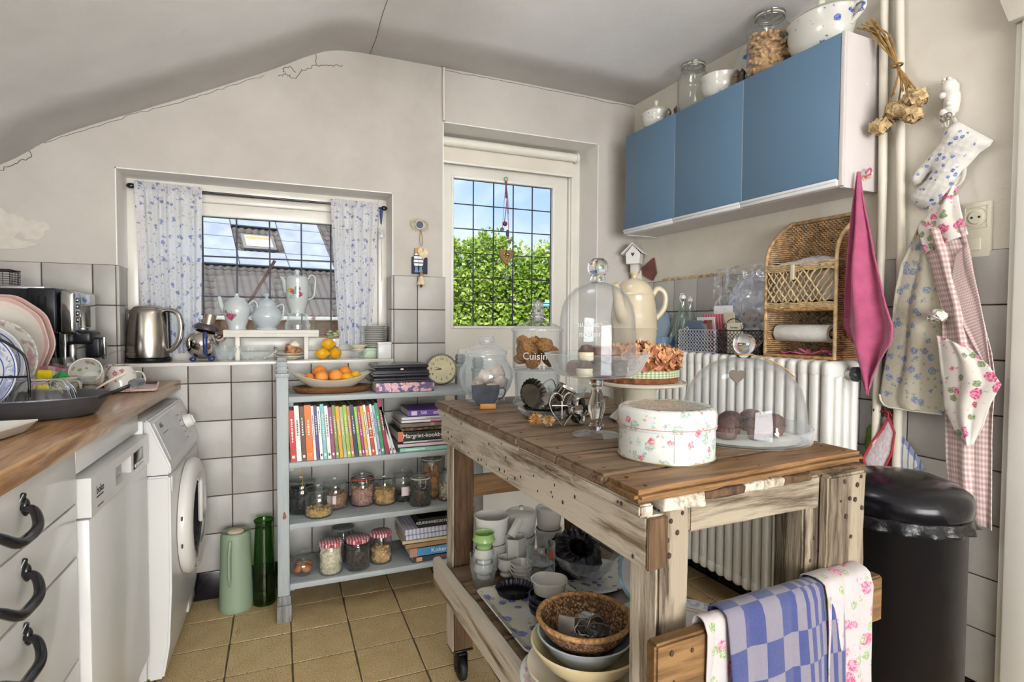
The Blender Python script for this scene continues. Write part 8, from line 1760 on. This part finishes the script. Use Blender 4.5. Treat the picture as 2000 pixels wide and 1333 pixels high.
ztop = lambda x: 2.02+.14*mnoise.noise((x*1.7, 0, 0))+.10*mnoise.noise((x*6, 1, 0))+.07*math.sin(x*9)
hd = thing('hedge', 'tall leafy green hornbeam hedge outside the glazed back door', 'hedge', (0, 0, 0))
o = obj('foliage', leaf_cloud(60000, 1.5, 4.3, 5.8, -1.0, ztop, .4, .029, 5), mat_leaf(), hd); stuff(o)
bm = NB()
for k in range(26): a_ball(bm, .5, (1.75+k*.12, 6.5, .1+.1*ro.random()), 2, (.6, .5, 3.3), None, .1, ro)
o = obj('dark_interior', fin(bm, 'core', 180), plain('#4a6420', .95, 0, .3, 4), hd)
# blue garden parasol edge
pr_ = thing('garden_parasol', 'pale blue parasol poking out beside the hedge behind the door glass', 'parasol', (3.0, 4.85, 0))
obj('canopy', lathe([(.0, 1.58), (.25, 1.52), (.62, 1.33), (.63, 1.30), (.0, 1.5)], 24), plain('#8fc2e4', .8), pr_)
obj('pole', lathe([(.02, -1.6), (.02, 1.5)], 10), plain('#d8d8d8', .5), pr_)
# flowering plants just outside the kitchen window
m_stem = plain('#7f9a55', .8); m_rose = plain('#a24a5c', .8); m_pk = plain('#d98a86', .8); m_yl = plain('#d9cf6a', .8)
def shrub(name, label, x, y, z0, h, n, fl, seed, spread=.10):
    q = random.Random(seed); t = thing(name, label, 'plant', (x, y, z0)); bm = NB(); bl = NB(); bf = NB()
    for k in range(n):
        a = q.uniform(0, 6.28); r = q.uniform(0, spread); hh = h*q.uniform(.6, 1)
        p = crv([(0, 0, 0), (r*.4*math.cos(a), r*.4*math.sin(a), hh*.5), (r*math.cos(a), r*math.sin(a), hh)], 4); a_tube(bm, p, .0022, 5)
        for m in range(9):
            w = p[min(len(p)-1, 1+m*len(p)//10)]; d = Vector((q.gauss(0, 1), q.gauss(0, 1), q.gauss(.2, .6))).normalized(); s = q.uniform(.012, .024)
            e = d.cross(Vector((0, 0, 1))).normalized()*s*.5; pts = [w, w+d*s*.6+e, w+d*s*1.4, w+d*s*.6-e]; bl.faces.new([bl.verts.new(v) for v in pts])
        if k % 2 == 0: a_ball(bf, q.uniform(.012, .02), p[-1], 1, (1, 1, .8), None, .25, q)
    obj('stem', fin(bm, 's', 60), m_stem, t); stuff(obj('leaves', fin(bl), mat_leaf(), t)); stuff(obj('flower', fin(bf, 'f', 180), fl, t)); return t
struct('raised_bed', bx(-.6, .6, 3.12, 3.62, -.05, .6), plain('#6a5a45', .95))
shrub('garden_plant', 'spindly red-flowered plant outside the window beside the right curtain', .36, 3.3, .6, .76, 9, m_rose, 2, .12)
shrub('garden_plant', 'low pink-flowered plant outside the window behind the rose teapot', -.36, 3.4, .6, .52, 9, m_pk, 3, .14)
shrub('garden_plant', 'low yellow-flowered plant outside the window behind the plain teapot', -.06, 3.5, .6, .62, 8, m_yl, 4, .12)
shrub('garden_plant', 'leafy plant outside the window behind the glass tea warmer', .16, 3.45, .6, .56, 9, m_pk, 6, .12)
tw = obj('garden_cane', tube([(-.36, 3.2, .59), (-.20, 3.2, 1.13), (-.02, 3.2, 1.45)], .008, 8), plain('#7a5a4c', .85)); tag(tw, 'bare brown cane leaning diagonally outside the window', 'cane')
